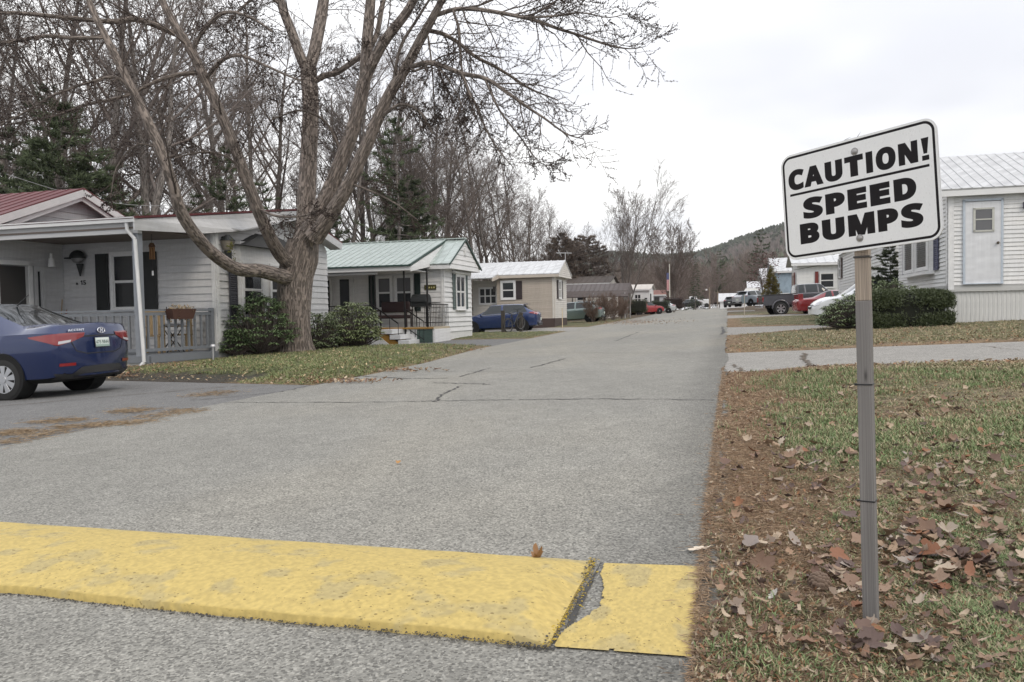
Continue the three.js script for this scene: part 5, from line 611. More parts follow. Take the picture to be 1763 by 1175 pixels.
// ---------------------------------------------------------------- trees and bushes
class Twigs { // collects tapering tubes
  constructor() { this.p = []; this.n = []; this.u = []; this.i = []; }
  tube(pts, rad, sides, vscale = 1) {
    const k0 = this.p.length / 3; let t = pts[1].clone().sub(pts[0]).normalize(), a = Math.abs(t.y) < 0.9 ? V(0, 1, 0) : V(1, 0, 0), x = a.clone().cross(t).normalize(), y, L = 0;
    for (let i = 0; i < pts.length; i++) {
      t = (i < pts.length - 1 ? pts[i + 1].clone().sub(pts[Math.max(0, i - 1)]) : pts[i].clone().sub(pts[i - 1])).normalize(); x.addScaledVector(t, -x.dot(t)).normalize(); y = t.clone().cross(x); if (i) L += pts[i].distanceTo(pts[i - 1]);
      for (let s = 0; s <= sides; s++) { const f = s / sides * Math.PI * 2, c = Math.cos(f), d = Math.sin(f), nx = x.x * c + y.x * d, ny = x.y * c + y.y * d, nz = x.z * c + y.z * d, r = typeof rad[i] === 'function' ? rad[i](f) : rad[i]; this.p.push(pts[i].x + nx * r, pts[i].y + ny * r, pts[i].z + nz * r); this.n.push(nx, ny, nz); this.u.push(s / sides * Math.max(1, Math.round((typeof rad[0] === 'number' ? rad[0] : rad[0](0)) * 6)), L * vscale); }
      if (i) for (let s = 0; s < sides; s++) { const q = k0 + (i - 1) * (sides + 1) + s, w = q + sides + 1; this.i.push(q, q + 1, w, q + 1, w + 1, w); }
    }
  }
  bud(p, d, l, r) { const k = this.p.length / 3, q = p.clone().addScaledVector(d, l), m = p.clone().addScaledVector(d, l * 0.5); let x = V(d.y, -d.x, d.z * 0.1).normalize(); if (!isFinite(x.x) || x.lengthSq() < 0.1) x = V(1, 0, 0); const y = d.clone().cross(x).normalize(); for (const v of [p, m.clone().addScaledVector(x, r), m.clone().addScaledVector(y, r), m.clone().addScaledVector(x, -r).addScaledVector(y, -r * 0.6), q]) { this.p.push(v.x, v.y, v.z); const n = v.clone().sub(m).normalize(); this.n.push(n.x, n.y, n.z); this.u.push(0, 0); } this.i.push(k, k + 1, k + 2, k, k + 2, k + 3, k, k + 3, k + 1, k + 4, k + 2, k + 1, k + 4, k + 3, k + 2, k + 4, k + 1, k + 3); }
  geo() { const g = new THREE.BufferGeometry(); g.setAttribute('position', new THREE.Float32BufferAttribute(this.p, 3)); g.setAttribute('normal', new THREE.Float32BufferAttribute(this.n, 3)); g.setAttribute('uv', new THREE.Float32BufferAttribute(this.u, 2)); g.setIndex(this.i); return g; }
}
const barkT = tex(512, 512, (u, v) => { const w = fbm(u * 5, v * 3, 3, 3, 1) * 0.9, r = vn(u * 20 + w * 5, v * 8, 7) * 0.55 + vn(u * 44 + w * 8, v * 22, 9) * 0.45; const k = sst(0.28, 0.6, r), fl = vn(u * 9 + w, v * 26, 21); return (0.4 + 0.42 * k + 0.22 * fl * k) * (0.85 + 0.35 * (fbm(u * 6, v * 6, 11, 3, 6) - 0.4)); });
const bark = (r, g, b) => new THREE.MeshStandardMaterial({ color: new THREE.Color().setRGB(r, g, b), map: barkT, bumpMap: barkT, bumpScale: 0.06, roughness: 0.95 });
const mapleBark = bark(0.3, 0.25, 0.215), twigM = std(0.085, 0.066, 0.055, 0.9), greyBark = bark(0.3, 0.265, 0.24), greyTwig = std(0.155, 0.128, 0.114, 0.92), budM = std(0.07, 0.04, 0.034, 0.9);
const turn = (d, r, a) => { const ax = V(r() - 0.5, r() - 0.5, r() - 0.5).cross(d).normalize(); return d.clone().applyAxisAngle(ax, a); };
function grow(T, p, d, len, rad, lvl, o, r) { // T: a list of collectors by level
  const n = o.seg[lvl], pts = [p.clone()], rs = [rad], st = len / n; let q = p.clone(), v = d.clone();
  for (let i = 1; i <= n; i++) { v.x += (r() - 0.5) * o.wob; v.y += (r() - 0.5) * o.wob + o.up[lvl]; v.z += (r() - 0.5) * o.wob; v.normalize(); q = q.clone().addScaledVector(v, st); pts.push(q); rs.push(Math.max(o.min, rad * (1 - (1 - o.tip) * i / n))); }
  (T[lvl] ?? T[T.length - 1]).tube(pts, rs, lvl === 0 ? 9 : lvl === 1 ? 6 : lvl === 2 ? 4 : 3, 0.5);
  sprout(T, pts, rs, len, lvl, o, r); return pts;
}
function sprout(T, pts, rs, len, lvl, o, r) {
  if (lvl >= o.max) { if (o.buds) { for (let i = 1; i < pts.length; i++) { const d = pts[i].clone().sub(pts[i - 1]).normalize(); for (let k = 0; k < o.buds; k++) if (r() < 0.75) o.budT.bud(pts[i - 1].clone().lerp(pts[i], (k + r()) / o.buds), turn(d, r, 0.9), o.budL * (0.7 + 0.8 * r()), o.budL * 0.32); } } return; }
  const m = o.n[lvl] * (0.8 + 0.4 * r()), n = pts.length - 1;
  for (let k = 0; k < m; k++) {
    const f = o.from[lvl] + (1 - o.from[lvl]) * (k + r()) / m, i = Math.min(n - 1, Math.floor(f * n)), a = f * n - i, p = pts[i].clone().lerp(pts[i + 1], a), d = pts[i + 1].clone().sub(pts[i]).normalize();
    const L = len * o.ratio[lvl] * (1.05 - 0.55 * f) * (0.7 + 0.6 * r()), R = Math.min(lerp(rs[i], rs[i + 1], a) * 0.62, L * o.thick);
    grow(T, p, turn(d, r, o.ang[lvl] * (0.75 + 0.5 * r())), L, Math.max(o.min, R), lvl + 1, o, r);
  }
}
// ---- the big maple in front of the bay window: its limbs follow the photograph, in depth too
{
  const r = rng(31), D0 = 23.2, tree = thing('bare_maple_tree', 'large bare maple with spreading limbs in front of the red-roofed house', 'tree');
  const root = at(505, 607, D0); tree.position.copy(root);
  const L = (list) => list.map(([x, y, d, w]) => ({ p: at(x, y, d).sub(root), r: 0.92 * w / 2 * d / FOC }));
  const trunkT = new Twigs(), limbT = new Twigs(), brT = new Twigs(), twT = new Twigs(), budT = new Twigs(), T = [trunkT, limbT, brT, twT];
  const smooth = (l, n = 5) => { const c = new THREE.CatmullRomCurve3(l.map((q) => q.p)), m = (l.length - 1) * n, pts = [], rs = []; for (let i = 0; i <= m; i++) { const t = i / m, k = Math.min(l.length - 2, Math.floor(t * (l.length - 1))), f = t * (l.length - 1) - k; pts.push(c.getPoint(t)); rs.push(lerp(l[k].r, l[k + 1].r, f)); } return [pts, rs]; };
  const rough = (pts, rs, s, amp = 0.12) => rs.map((q, i) => (f) => q * (1 + amp * (fbm(Math.cos(f) * 1.6 + 5 + s, Math.sin(f) * 1.6 + pts[i].y * 0.9 + 9, 7, 3) - 0.5) * 2));
  { const l = L([[505, 622, D0, 104], [504, 607, D0, 80], [504, 590, D0, 67], [505, 560, D0, 61], [506, 520, D0, 60], [508, 480, D0, 64], [516, 445, D0, 66], [522, 415, D0, 54]]), [pts, rs] = smooth(l, 8); trunkT.tube(pts, rs.map((q, i) => (f) => q * (1 + 0.1 * (fbm(Math.cos(f) * 2 + 4, Math.sin(f) * 2 + pts[i].y * 0.6, 3, 3) - 0.5) * 2 + 0.3 * sst(0.9, 0, pts[i].y) * Math.max(0, Math.sin(f * 5 + 1)) * 0.6)), 30, 0.55); }
  const limbs = {
    low: [[505, 482, 23.1, 30], [480, 475, 22.4, 27], [445, 466, 21.6, 25], [411, 464, 20.9, 24], [374, 443, 20.1, 23], [337, 406, 19.2, 22], [311, 364, 18.6, 22], [295, 311, 18.3, 20], [274, 253, 18.1, 19], [247, 195, 18, 17], [221, 142, 18, 16], [190, 80, 18, 14], [160, 20, 18, 12], [140, -40, 18, 10]],
    two: [[512, 460, 23.1, 34], [487, 443, 22.6, 27], [464, 406, 21.9, 23], [443, 359, 21.4, 22], [421, 301, 21, 21], [403, 253, 20.8, 20], [379, 195, 20.6, 20], [353, 137, 20.5, 19], [327, 84, 20.4, 17], [300, 42, 20.4, 15], [279, 0, 20.4, 13], [258, -60, 20.4, 10]],
    mid: [[519, 430, 23.2, 42], [524, 390, 23.2, 34], [528, 327, 23.3, 32], [532, 253, 23.4, 30], [535, 185, 23.5, 30], [531, 121, 23.6, 29]], midA: [[531, 128, 23.6, 20], [516, 95, 23.5, 18], [503, 58, 23.4, 17], [485, 10, 23.3, 16], [476, -40, 23.2, 13]], midB: [[531, 125, 23.6, 22], [543, 79, 23.8, 22], [553, 26, 24, 21], [560, -20, 24.1, 18]],
    right: [[523, 420, 23.1, 44], [540, 385, 23, 36], [564, 337, 22.9, 30], [590, 269, 22.8, 27], [611, 211, 22.7, 26], [626, 142, 22.6, 25]], rightA: [[626, 148, 22.6, 18], [632, 68, 22.5, 20], [638, 0, 22.4, 18], [641, -50, 22.4, 15]], rightB: [[626, 145, 22.6, 20], [643, 105, 22.4, 19], [664, 68, 22.2, 18], [700, 21, 22, 16], [725, -25, 21.8, 13]], rightC: [[629, 100, 22.6, 9], [648, 60, 22.8, 9], [658, 10, 22.9, 9], [668, -30, 23, 8]],
    far: [[540, 410, 22.8, 36], [569, 369, 22.5, 28], [601, 316, 22.2, 25], [632, 248, 22, 23], [650, 205, 21.9, 22], [675, 155, 21.8, 21], [698, 118, 21.7, 19], [721, 74, 21.6, 17], [740, 40, 21.5, 15], [757, 8, 21.4, 13], [775, -30, 21.3, 11]],
  };
  const boughs = {
    a: [[700, 118, 21.7, 10], [735, 108, 21.4, 9.5], [757, 112, 21.2, 9], [796, 127, 21, 8.5], [835, 135, 20.8, 7.5], [874, 160, 20.6, 6.5], [913, 188, 20.4, 5], [935, 202, 20.3, 4], [976, 231, 20.2, 3], [1006, 240, 20.2, 1.5]],
    b: [[735, 52, 21.6, 9], [764, 59, 22, 8], [792, 76, 22.3, 7], [819, 98, 22.5, 6.5], [851, 114, 22.7, 6], [882, 133, 22.9, 5], [913, 153, 23, 4], [960, 172, 23, 2]],
    c: [[748, 27, 21.5, 9], [784, 16, 21.3, 8.5], [819, 16, 21.1, 8], [866, 23, 20.9, 7.5], [921, 35, 20.7, 6.5], [960, 49, 20.5, 6], [992, 59, 20.4, 5], [1050, 78, 20.2, 4], [1085, 84, 20.1, 2.2], [1112, 80, 20, 1.2]],
    d: [[796, 127, 21, 6], [807, 157, 20.8, 5.5], [823, 188, 20.7, 5], [835, 219, 20.6, 4], [858, 258, 20.5, 3], [885, 290, 20.4, 1.5]],
    e: [[780, 18, 21.3, 5], [790, 50, 21.2, 5], [792, 78, 21.2, 4.5], [796, 125, 21.1, 4], [812, 180, 21, 3], [830, 230, 21, 2]],
    f: [[737, 62, 21.5, 3.5], [744, 120, 21.4, 3], [747, 170, 21.4, 2.4], [750, 210, 21.4, 1.4]], g: [[700, 112, 21.8, 5], [716, 122, 21.4, 4.5], [740, 110, 21.3, 4], [765, 128, 21, 3], [790, 170, 21, 2.4], [806, 215, 21, 1.6]],
    h: [[866, 23, 20.9, 5], [900, 30, 20.4, 4.5], [960, 27, 20, 4], [1000, 22, 19.8, 3], [1050, 30, 19.6, 2], [1090, 20, 19.6, 1]], i: [[905, 31, 20.8, 4.5], [945, 10, 21, 4], [985, -20, 21.2, 3]], j: [[835, 136, 20.8, 5], [860, 190, 20.5, 4], [895, 235, 20.4, 3], [930, 280, 20.4, 2], [955, 288, 20.4, 1]],
    k: [[300, 58, 20.4, 11], [263, 42, 20, 11], [232, 33, 19.7, 11], [200, 37, 19.4, 10], [150, 34, 19, 9], [90, 28, 18.6, 8], [20, 22, 18.2, 7], [-40, 24, 18, 6]], l: [[345, 124, 20.6, 9], [300, 130, 20.2, 8], [265, 142, 20, 7], [215, 165, 19.7, 6], [150, 180, 19.5, 5], [90, 200, 19.3, 4], [10, 215, 19.2, 3]], m: [[180, 64, 18, 8], [130, 66, 17.7, 8], [80, 62, 17.4, 7], [30, 70, 17.2, 7], [-30, 78, 17, 6]],
    n: [[247, 195, 18, 6], [205, 135, 17.6, 6], [160, 140, 17.3, 5], [90, 165, 17, 5], [40, 195, 16.8, 4], [0, 215, 16.7, 3]], o: [[353, 137, 20.5, 8], [380, 105, 20, 8], [410, 95, 19.6, 7], [450, 110, 19.3, 5], [490, 128, 19, 4], [520, 140, 18.9, 2.4]], p: [[330, 88, 20.4, 8], [352, 50, 20.2, 8], [385, 22, 20, 7], [430, 30, 19.7, 5], [470, 55, 19.5, 4]],
    q: [[540, 140, 23.5, 12], [560, 130, 23.6, 11], [580, 125, 23.4, 11], [612, 103, 22.9, 11], [632, 92, 22.5, 12]], r: [[590, 270, 22.8, 6], [560, 210, 22.6, 5], [520, 190, 22.2, 4], [470, 205, 22, 3]], s: [[421, 300, 21, 5], [390, 270, 20.6, 4.5], [350, 262, 20.3, 4], [300, 272, 20, 3]], t: [[443, 359, 21.4, 5], [475, 372, 21, 4.5], [520, 372, 20.6, 4], [560, 360, 20.4, 2.5]],
    v: [[274, 253, 18.1, 4], [235, 250, 17.8, 3.5], [200, 290, 17.6, 3], [190, 340, 17.5, 2]], w: [[487, 10, 23.3, 7], [450, -10, 23, 6], [420, 10, 22.8, 5], [390, 40, 22.6, 4]], x: [[650, 205, 21.9, 7], [690, 180, 21.5, 6], [720, 190, 21.3, 5], [745, 230, 21.2, 3]],
    y: [[675, 155, 21.8, 6], [690, 80, 21.6, 6], [720, 30, 21.4, 5], [745, -10, 21.3, 4]], z: [[601, 316, 22.2, 5], [640, 330, 21.9, 4], [680, 350, 21.7, 3], [720, 380, 21.6, 2]],
  };
  const o = { seg: [6, 6, 6, 5, 4], n: [9, 7, 8, 6, 0], from: [0.15, 0.12, 0.1, 0.1], ratio: [0.5, 0.55, 0.52, 0.5], ang: [0.85, 0.85, 0.8, 0.75], up: [-0.02, -0.05, -0.04, 0.03, 0.06], wob: 0.38, tip: 0.3, min: 0.0055, thick: 0.011, max: 3, buds: 1.4, budT, budL: 0.036 };
  for (const k in limbs) { const [pts, rs] = smooth(L(limbs[k])); trunkT.tube(pts, rough(pts, rs, k.length * 7 + limbs[k].length, 0.1), 14, 0.55); const up = pts.slice(Math.floor(pts.length * 0.35)); sprout(T, up, rs.slice(-up.length), k === 'low' || k === 'two' ? 6.5 : 5.5, 1, { ...o, n: [0, k.length > 4 ? 4 : 6, 6, 5], ratio: [0, 0.36, 0.55, 0.5], from: [0, 0.1, 0.1, 0.1] }, r); }
  for (const k in boughs) { const [pts, rs] = smooth(L(boughs[k]), 4); limbT.tube(pts, rs, 8, 0.55); const len = boughs[k].length * 0.6; sprout(T, pts, rs, len, 1, { ...o, n: [0, 11 + boughs[k].length * 1.7, 8, 5], ratio: [0, 0.36, 0.5, 0.5], from: [0, 0.08, 0.1, 0.1] }, r); }
  const tr = mesh('trunk', trunkT.geo(), mapleBark, tree); mesh('limb', limbT.geo(), mapleBark, tree); const cr = mesh('crown', mergeGeometries([brT.geo(), twT.geo()]), twigM, tree); mesh('buds', budT.geo(), budM, cr); void tr;
}
// ---- other trees
function bareTree(seed, H, o = {}) {
  const r = rng(seed), T = [new Twigs(), new Twigs(), new Twigs()], q = { seg: [9, 6, 5, 4, 3], n: o.n ?? [15, 8, 7, 4], from: [o.from ?? 0.3, 0.2, 0.15, 0.1], ratio: o.ratio ?? [0.42, 0.5, 0.5, 0.5], ang: o.ang ?? [0.75, 0.7, 0.65, 0.6], up: o.up ?? [0.01, 0.055, 0.03, 0.01, 0], wob: o.wob ?? 0.15, tip: 0.25, min: o.min ?? 0.0085, thick: 0.013, max: o.max ?? 4 };
  const k = o.stems ?? 1; for (let i = 0; i < k; i++) grow([T[0], T[1], T[2]], V(0, -0.3, 0), V((r() - 0.5) * (k > 1 ? o.spread ?? 0.75 : 0.14), 1, (r() - 0.5) * (k > 1 ? o.spread ?? 0.75 : 0.14)).normalize(), H * (k > 1 ? 0.8 + 0.2 * r() : 1), H * (o.girth ?? 0.0145), 0, q, r);
  return [T[0].geo(), mergeGeometries([T[1].geo(), T[2].geo()])];
}
function pineTree(seed, H, o = {}) {
  const r = rng(seed), tk = new Twigs(), pts = [], rs = []; for (let i = 0; i <= 10; i++) { pts.push(V((r() - 0.5) * 0.2, H * i / 10 - 0.3, (r() - 0.5) * 0.2)); rs.push(H * 0.013 * (1 - i / 10.4)); } tk.tube(pts, rs, 8, 0.5);
  const v = []; const from = o.from ?? 0.25, W = o.w ?? 0.2;
  for (let y = H * from; y < H * 0.98; y += H * (o.gap ?? 0.036)) { const f = (y / H - from) / (1 - from), R = H * W * (o.cone ? 1 - f : Math.pow(1 - f, 0.55) * (0.7 + 0.5 * r())), m = 5 + Math.floor(r() * 3);
    for (let k = 0; k < m; k++) { if (r() < (o.gaps ?? 0.12)) continue; const a = r() * 6.28, L = R * (0.65 + 0.5 * r()), bp = [V(0, y, 0)], br = []; for (let i = 1; i <= 4; i++) bp.push(V(Math.cos(a + 0.1 * (r() - 0.5)) * L * i / 4, y + (o.droop ?? 0.1) * L * (i / 4) * (i / 4 - 0.4) * (r() + 0.5) * 2, Math.sin(a) * L * i / 4)); for (let i = 0; i <= 4; i++) br.push(0.05 * (1 - i / 5) * H / 14); tk.tube(bp, br, 3, 0.5);
      const tufts = Math.ceil(L * (o.dens ?? 9)); for (let t = 0; t < tufts; t++) { const g = 0.22 + 0.8 * r(), i = Math.min(3, Math.floor(g * 4)), c = bp[i].clone().lerp(bp[i + 1] ?? bp[i], g * 4 - i); const sp = 0.42 * L * (1.05 - g * 0.6) * 0.5; c.x += (r() - 0.5) * sp; c.z += (r() - 0.5) * sp; c.y += (r() - 0.3) * 0.16; const s = (o.tuft ?? 0.26) * (0.7 + 0.6 * r());
        for (let n = 0; n < 6; n++) { const d = V(r() - 0.5 + Math.cos(a) * 0.5, r() * 0.8 - 0.15, r() - 0.5 + Math.sin(a) * 0.5).normalize(), w = V(r() - 0.5, r() - 0.5, r() - 0.5).cross(d).normalize().multiplyScalar(s * 0.09), e = c.clone().addScaledVector(d, s); v.push(c.x - w.x, c.y - w.y, c.z - w.z, c.x + w.x, c.y + w.y, c.z + w.z, e.x, e.y, e.z); } } } }
  return [tk.geo(), quads(v)];
}
const pineM = new THREE.MeshStandardMaterial({ color: new THREE.Color().setRGB(0.085, 0.108, 0.055), roughness: 0.9, side: 2 }), pineM2 = new THREE.MeshStandardMaterial({ color: new THREE.Color().setRGB(0.066, 0.08, 0.045), roughness: 0.9, side: 2 }), dullM = new THREE.MeshStandardMaterial({ color: new THREE.Color().setRGB(0.16, 0.125, 0.1), roughness: 0.9, side: 2 });
const mk = (name, geos, bm, cm, label, group, cat = 'tree') => { const t = thing(name, label, cat, group); mesh('trunk', geos[0], bm, t); mesh('crown', geos[1], cm, t); return t; };
const stand = (o, x, d, s = 1, a = 0, sink = 0) => { const p = at(x, 545, d), [t, ss] = tsOf(p.x, p.z); o.position.set(p.x, plane(t, ss) - sink, p.z); o.rotation.y = a; o.scale.setScalar(s); return o; };
{
  const r = rng(900), wood = 'bare trees of the wood behind the houses';
  const protos = [bareTree(1, 20), bareTree(2, 19, { ang: [0.95, 0.8, 0.7, 0.6], wob: 0.26, from: 0.25, n: [12, 7, 7, 3] }), bareTree(3, 21, { n: [22, 6, 6, 3], from: 0.35, ratio: [0.26, 0.5, 0.5, 0.5], girth: 0.0095 }), bareTree(4, 14, { from: 0.12, n: [18, 8, 6, 3], girth: 0.009, ang: [0.5, 0.6, 0.6, 0.6] })];
  const made = [], seen = {}, spot = (x) => x < 45 ? 'above the red roof at the edge of the view' : x < 150 ? 'above the red gable of the parking wing' : x < 230 ? 'above the white gutter' : x < 300 ? 'above the porch wind chime' : x < 370 ? 'behind the low limb of the maple' : x < 460 ? 'behind the second limb of the maple' : x < 540 ? 'behind the middle stem of the maple' : x < 610 ? 'behind the fork of the maple' : x < 670 ? 'above the left end of the green roof' : x < 730 ? 'above the middle of the green roof' : x < 800 ? 'above the green roof gable' : x < 870 ? 'above the tan house entry' : x < 930 ? 'above the tan house window' : 'above the tan house gable';
  const own = (k, x, d) => { const s = ['tall grey bare tree', 'bare tree with long leaning limbs', 'slim straight bare tree', 'bushy bare tree with fine twigs'][k] + ' ' + spot(x), n = seen[s] = (seen[s] ?? 0) + 1; return n === 1 ? s : s + ([', farther back', ', third row back', ', fourth row back', ', deepest in the wood'][n - 2]); };
  const plant = (k, x, d, s, a) => { let t = made[k]; if (!t) { t = made[k] = mk('bare_tree', protos[k], greyBark, greyTwig, own(k, x, d), wood); } else t = copy(t, own(k, x, d)); stand(t, x, d, s, a, 0.2); };
  // the trunks that can be told apart in the photograph, then the wood behind
  for (const [k, x, d, s, a] of [[2, 22, 48, 1.05, 1], [2, 52, 44, 1, 2], [0, 100, 46, 1.1, 3], [0, 196, 42, 1.1, 0.4], [1, 245, 40, 1, 2.2], [0, 262, 43, 1.05, 4], [1, 300, 47, 1.1, 5.1], [2, 330, 50, 1, 1.7], [1, 352, 46, 0.95, 0.3], [0, 390, 54, 1.05, 2.9], [2, 440, 52, 1.05, 3.3], [0, 478, 58, 1, 0.9], [2, 600, 56, 0.95, 4.4], [0, 625, 60, 0.95, 1.5], [1, 655, 60, 0.92, 3.7], [2, 585, 64, 0.98, 0.2], [0, 712, 66, 0.85, 2.4], [0, 775, 72, 0.9, 5.2], [2, 838, 76, 0.92, 1.1], [1, 800, 78, 0.78, 4.9], [0, 865, 84, 0.78, 3.1], [1, 905, 88, 0.72, 0.7], [3, 740, 66, 0.95, 1], [3, 790, 70, 0.85, 2], [3, 840, 74, 0.9, 3], [3, 885, 78, 0.8, 4], [3, 925, 84, 0.8, 5], [3, 680, 62, 0.95, 6], [3, 560, 60, 0.9, 1.5], [3, 960, 92, 0.72, 2.5], [3, 985, 98, 0.7, 3.5], [0, -60, 50, 1.05, 2], [2, -20, 46, 1, 5], [1, 140, 56, 1.05, 4], [3, 30, 60, 1, 3], [3, 200, 62, 1, 0], [2, 160, 60, 1.05, 2], [2, 280, 64, 1.05, 3], [3, 420, 66, 1, 4], [2, 380, 70, 1.05, 1], [3, 500, 66, 0.95, 2], [2, 690, 74, 0.95, 4], [2, 750, 82, 0.9, 0], [3, 330, 60, 1, 5], [1, 60, 52, 1, 1.1], [2, 120, 66, 1, 2.2], [1, 430, 62, 1, 5.6], [2, 540, 74, 0.95, 3], [3, 100, 70, 1.1, 1], [3, 250, 72, 1.1, 2], [3, 640, 78, 1, 5], [0, 745, 62, 0.82, 1.2], [3, 765, 60, 0.9, 2.2], [0, 815, 66, 0.78, 3.2], [1, 850, 68, 0.74, 4.2], [3, 870, 66, 0.84, 5.2], [3, 905, 70, 0.76, 0.2], [2, 895, 74, 0.74, 0.9], [3, 940, 76, 0.72, 1.9], [3, 720, 58, 0.95, 2.9], [1, 735, 64, 0.85, 3.9], [3, 980, 80, 0.62, 4.9], [0, 670, 58, 0.95, 5.9]]) plant(k, x, d, s, a);
  const pines = [pineTree(11, 11, { w: 0.32, from: 0.06, dens: 20, tuft: 0.33, gaps: 0.04 }), pineTree(12, 15, { w: 0.23, from: 0.28, gaps: 0.3, dens: 12, tuft: 0.3, gap: 0.045, droop: 0.2 }), pineTree(13, 9, { w: 0.22, cone: 1, from: 0.05, dens: 12, tuft: 0.2, gap: 0.04, gaps: 0.02, droop: -0.12 }), pineTree(14, 8, { w: 0.5, from: 0.02, dens: 18, tuft: 0.3, gaps: 0.02 })], pm = [];
  const pine = (k, x, d, s, a, m, label, w = 1) => { let t = pm[k]; if (!t) t = pm[k] = mk('pine_tree', pines[k], greyBark, m, label); else t = copy(t, label); if (m !== t.children[1].material) t.children[1].material = m; stand(t, x, d, s, a, 0.2); t.scale.x *= w; t.scale.z *= w; };
  pine(0, 118, 36, 1.08, 1, pineM, 'dark green pine directly behind the red gable roof'); pine(0, 172, 37, 0.92, 3, pineM, 'green pine between the red gable and the thick grey trunk'); pine(0, 62, 38, 0.85, 5, pineM2, 'dark pine behind the roof of the parking wing'); pine(1, 395, 41, 0.72, 0, pineM, 'gappy pine showing between the two left limbs of the maple'); pine(1, 455, 43, 0.62, 2, pineM, 'open pine seen between the second limb and the stem of the maple'); pine(0, 432, 42, 0.68, 2, pineM, 'low pine behind the ridge of the red roof'); pine(0, 572, 50, 0.8, 1, pineM2, 'dark pine behind the fork of the maple'); pine(1, 690, 50, 0.95, 4, pineM, 'layered pine standing behind the green roof'); pine(0, 708, 52, 0.95, 2, pineM2, 'dark lower pine behind the green roof'); pine(1, 100, 40, 0.95, 4, pineM2, 'thin dark pine rising above the red gable'); pine(1, 345, 44, 0.6, 5, pineM, 'thin pine behind the low limb of the maple'); pine(1, 25, 40, 0.8, 5, pineM2, 'thin dark pine at the edge of the view above the red roof');
  pine(3, 966, 80, 1.15, 0, dullM, 'rounded brown evergreen behind the tan house ridge', 0.9); pine(3, 1014, 86, 1.18, 2, dullM, 'rounded dull evergreen above the brown carport'); pine(3, 925, 88, 0.9, 2, dullM, 'lower dull evergreen behind the tan house roof'); pine(3, 990, 84, 1.12, 4, dullM, 'tallest rounded brown evergreen between the tan house and the carport', 0.9);
  pine(2, 1199, 130, 1, 0, pineM2, 'dark conical spruce at the far end of the road'); pine(1, 1239, 190, 0.95, 1, pineM, 'far pine with layered boughs left of the hill foot'); pine(1, 1312, 150, 1.0, 2, pineM2, 'far layered pine in front of the hill'); pine(0, 1534, 27, 0.27, 1, pineM2, 'small dark evergreen between the two white sided houses');
  { const g = pineTree(15, 1.6, { w: 0.34, cone: 1, from: 0.02, dens: 30, tuft: 0.1, gap: 0.035, gaps: 0 }), t = mk('cone_shrub', g, greyBark, new THREE.MeshStandardMaterial({ color: new THREE.Color().setRGB(0.13, 0.105, 0.02), roughness: 0.9, side: 2 }), 'yellow green conical shrub in front of the pale blue house', null, 'shrub'); stand(t, 1329, 62, 1.5, 0); t.position.y = at(1329, 512, 62).y; }
  const vase = bareTree(21, 13, { stems: 6, spread: 0.5, n: [9, 7, 6, 2], wob: 0.06, up: [0.02, 0.03, 0.01, 0, 0], from: 0.22, girth: 0.0062, ang: [0.42, 0.5, 0.55, 0.6], ratio: [0.45, 0.5, 0.5, 0.5], min: 0.009 });
  stand(mk('bare_tree', vase, greyBark, greyTwig, 'vase shaped bare tree rising beyond the brown carport'), 1076, 74, 0.93, 0.5); stand(mk('bare_tree', bareTree(22, 13, { stems: 4, n: [8, 6, 5, 2], wob: 0.07, up: [0.01, 0.03, 0.01, 0, 0], from: 0.2, girth: 0.005, ang: [0.42, 0.5, 0.55, 0.6], min: 0.009 }), greyBark, greyTwig, 'thin bare tree left of the vase shaped tree'), 1036, 80, 0.74, 2);
  stand(mk('bare_tree', bareTree(23, 13, { stems: 8, spread: 0.5, n: [9, 8, 6, 2], wob: 0.07, up: [0.01, 0.03, 0.01, 0, 0], from: 0.1, girth: 0.006, ang: [0.4, 0.5, 0.5, 0.5], min: 0.012 }), greyBark, std(0.13, 0.1, 0.085, 0.9), 'fan shaped bare tree behind the flagpole'), 1161, 108, 0.9, 1);
  { const m = thing('bare_shrub', 'purple brown leaved small tree beside the conical shrub', 'shrub'), g = bareTree(24, 4, { stems: 4, n: [7, 6, 4, 0], max: 2, girth: 0.012 }), v = [], q = rng(3); for (let k = 0; k < 1100; k++) { const a = q() * 6.3, R = 1.4 * Math.sqrt(q()), c = V(Math.cos(a) * R, 1 + q() * 3.1, Math.sin(a) * R); for (let j = 0; j < 3; j++) v.push(c.x + (q() - 0.5) * 0.22, c.y + (q() - 0.5) * 0.14, c.z + (q() - 0.5) * 0.22); } mesh('trunk', g[0], greyBark, m); mesh('branches', g[1], greyTwig, m); mesh('foliage', quads(v), std(0.1, 0.045, 0.045, 0.9, { side: 2 }), m); stand(m, 1316, 66, 0.95, 0); m.position.y = at(1316, 516, 66).y; }
}
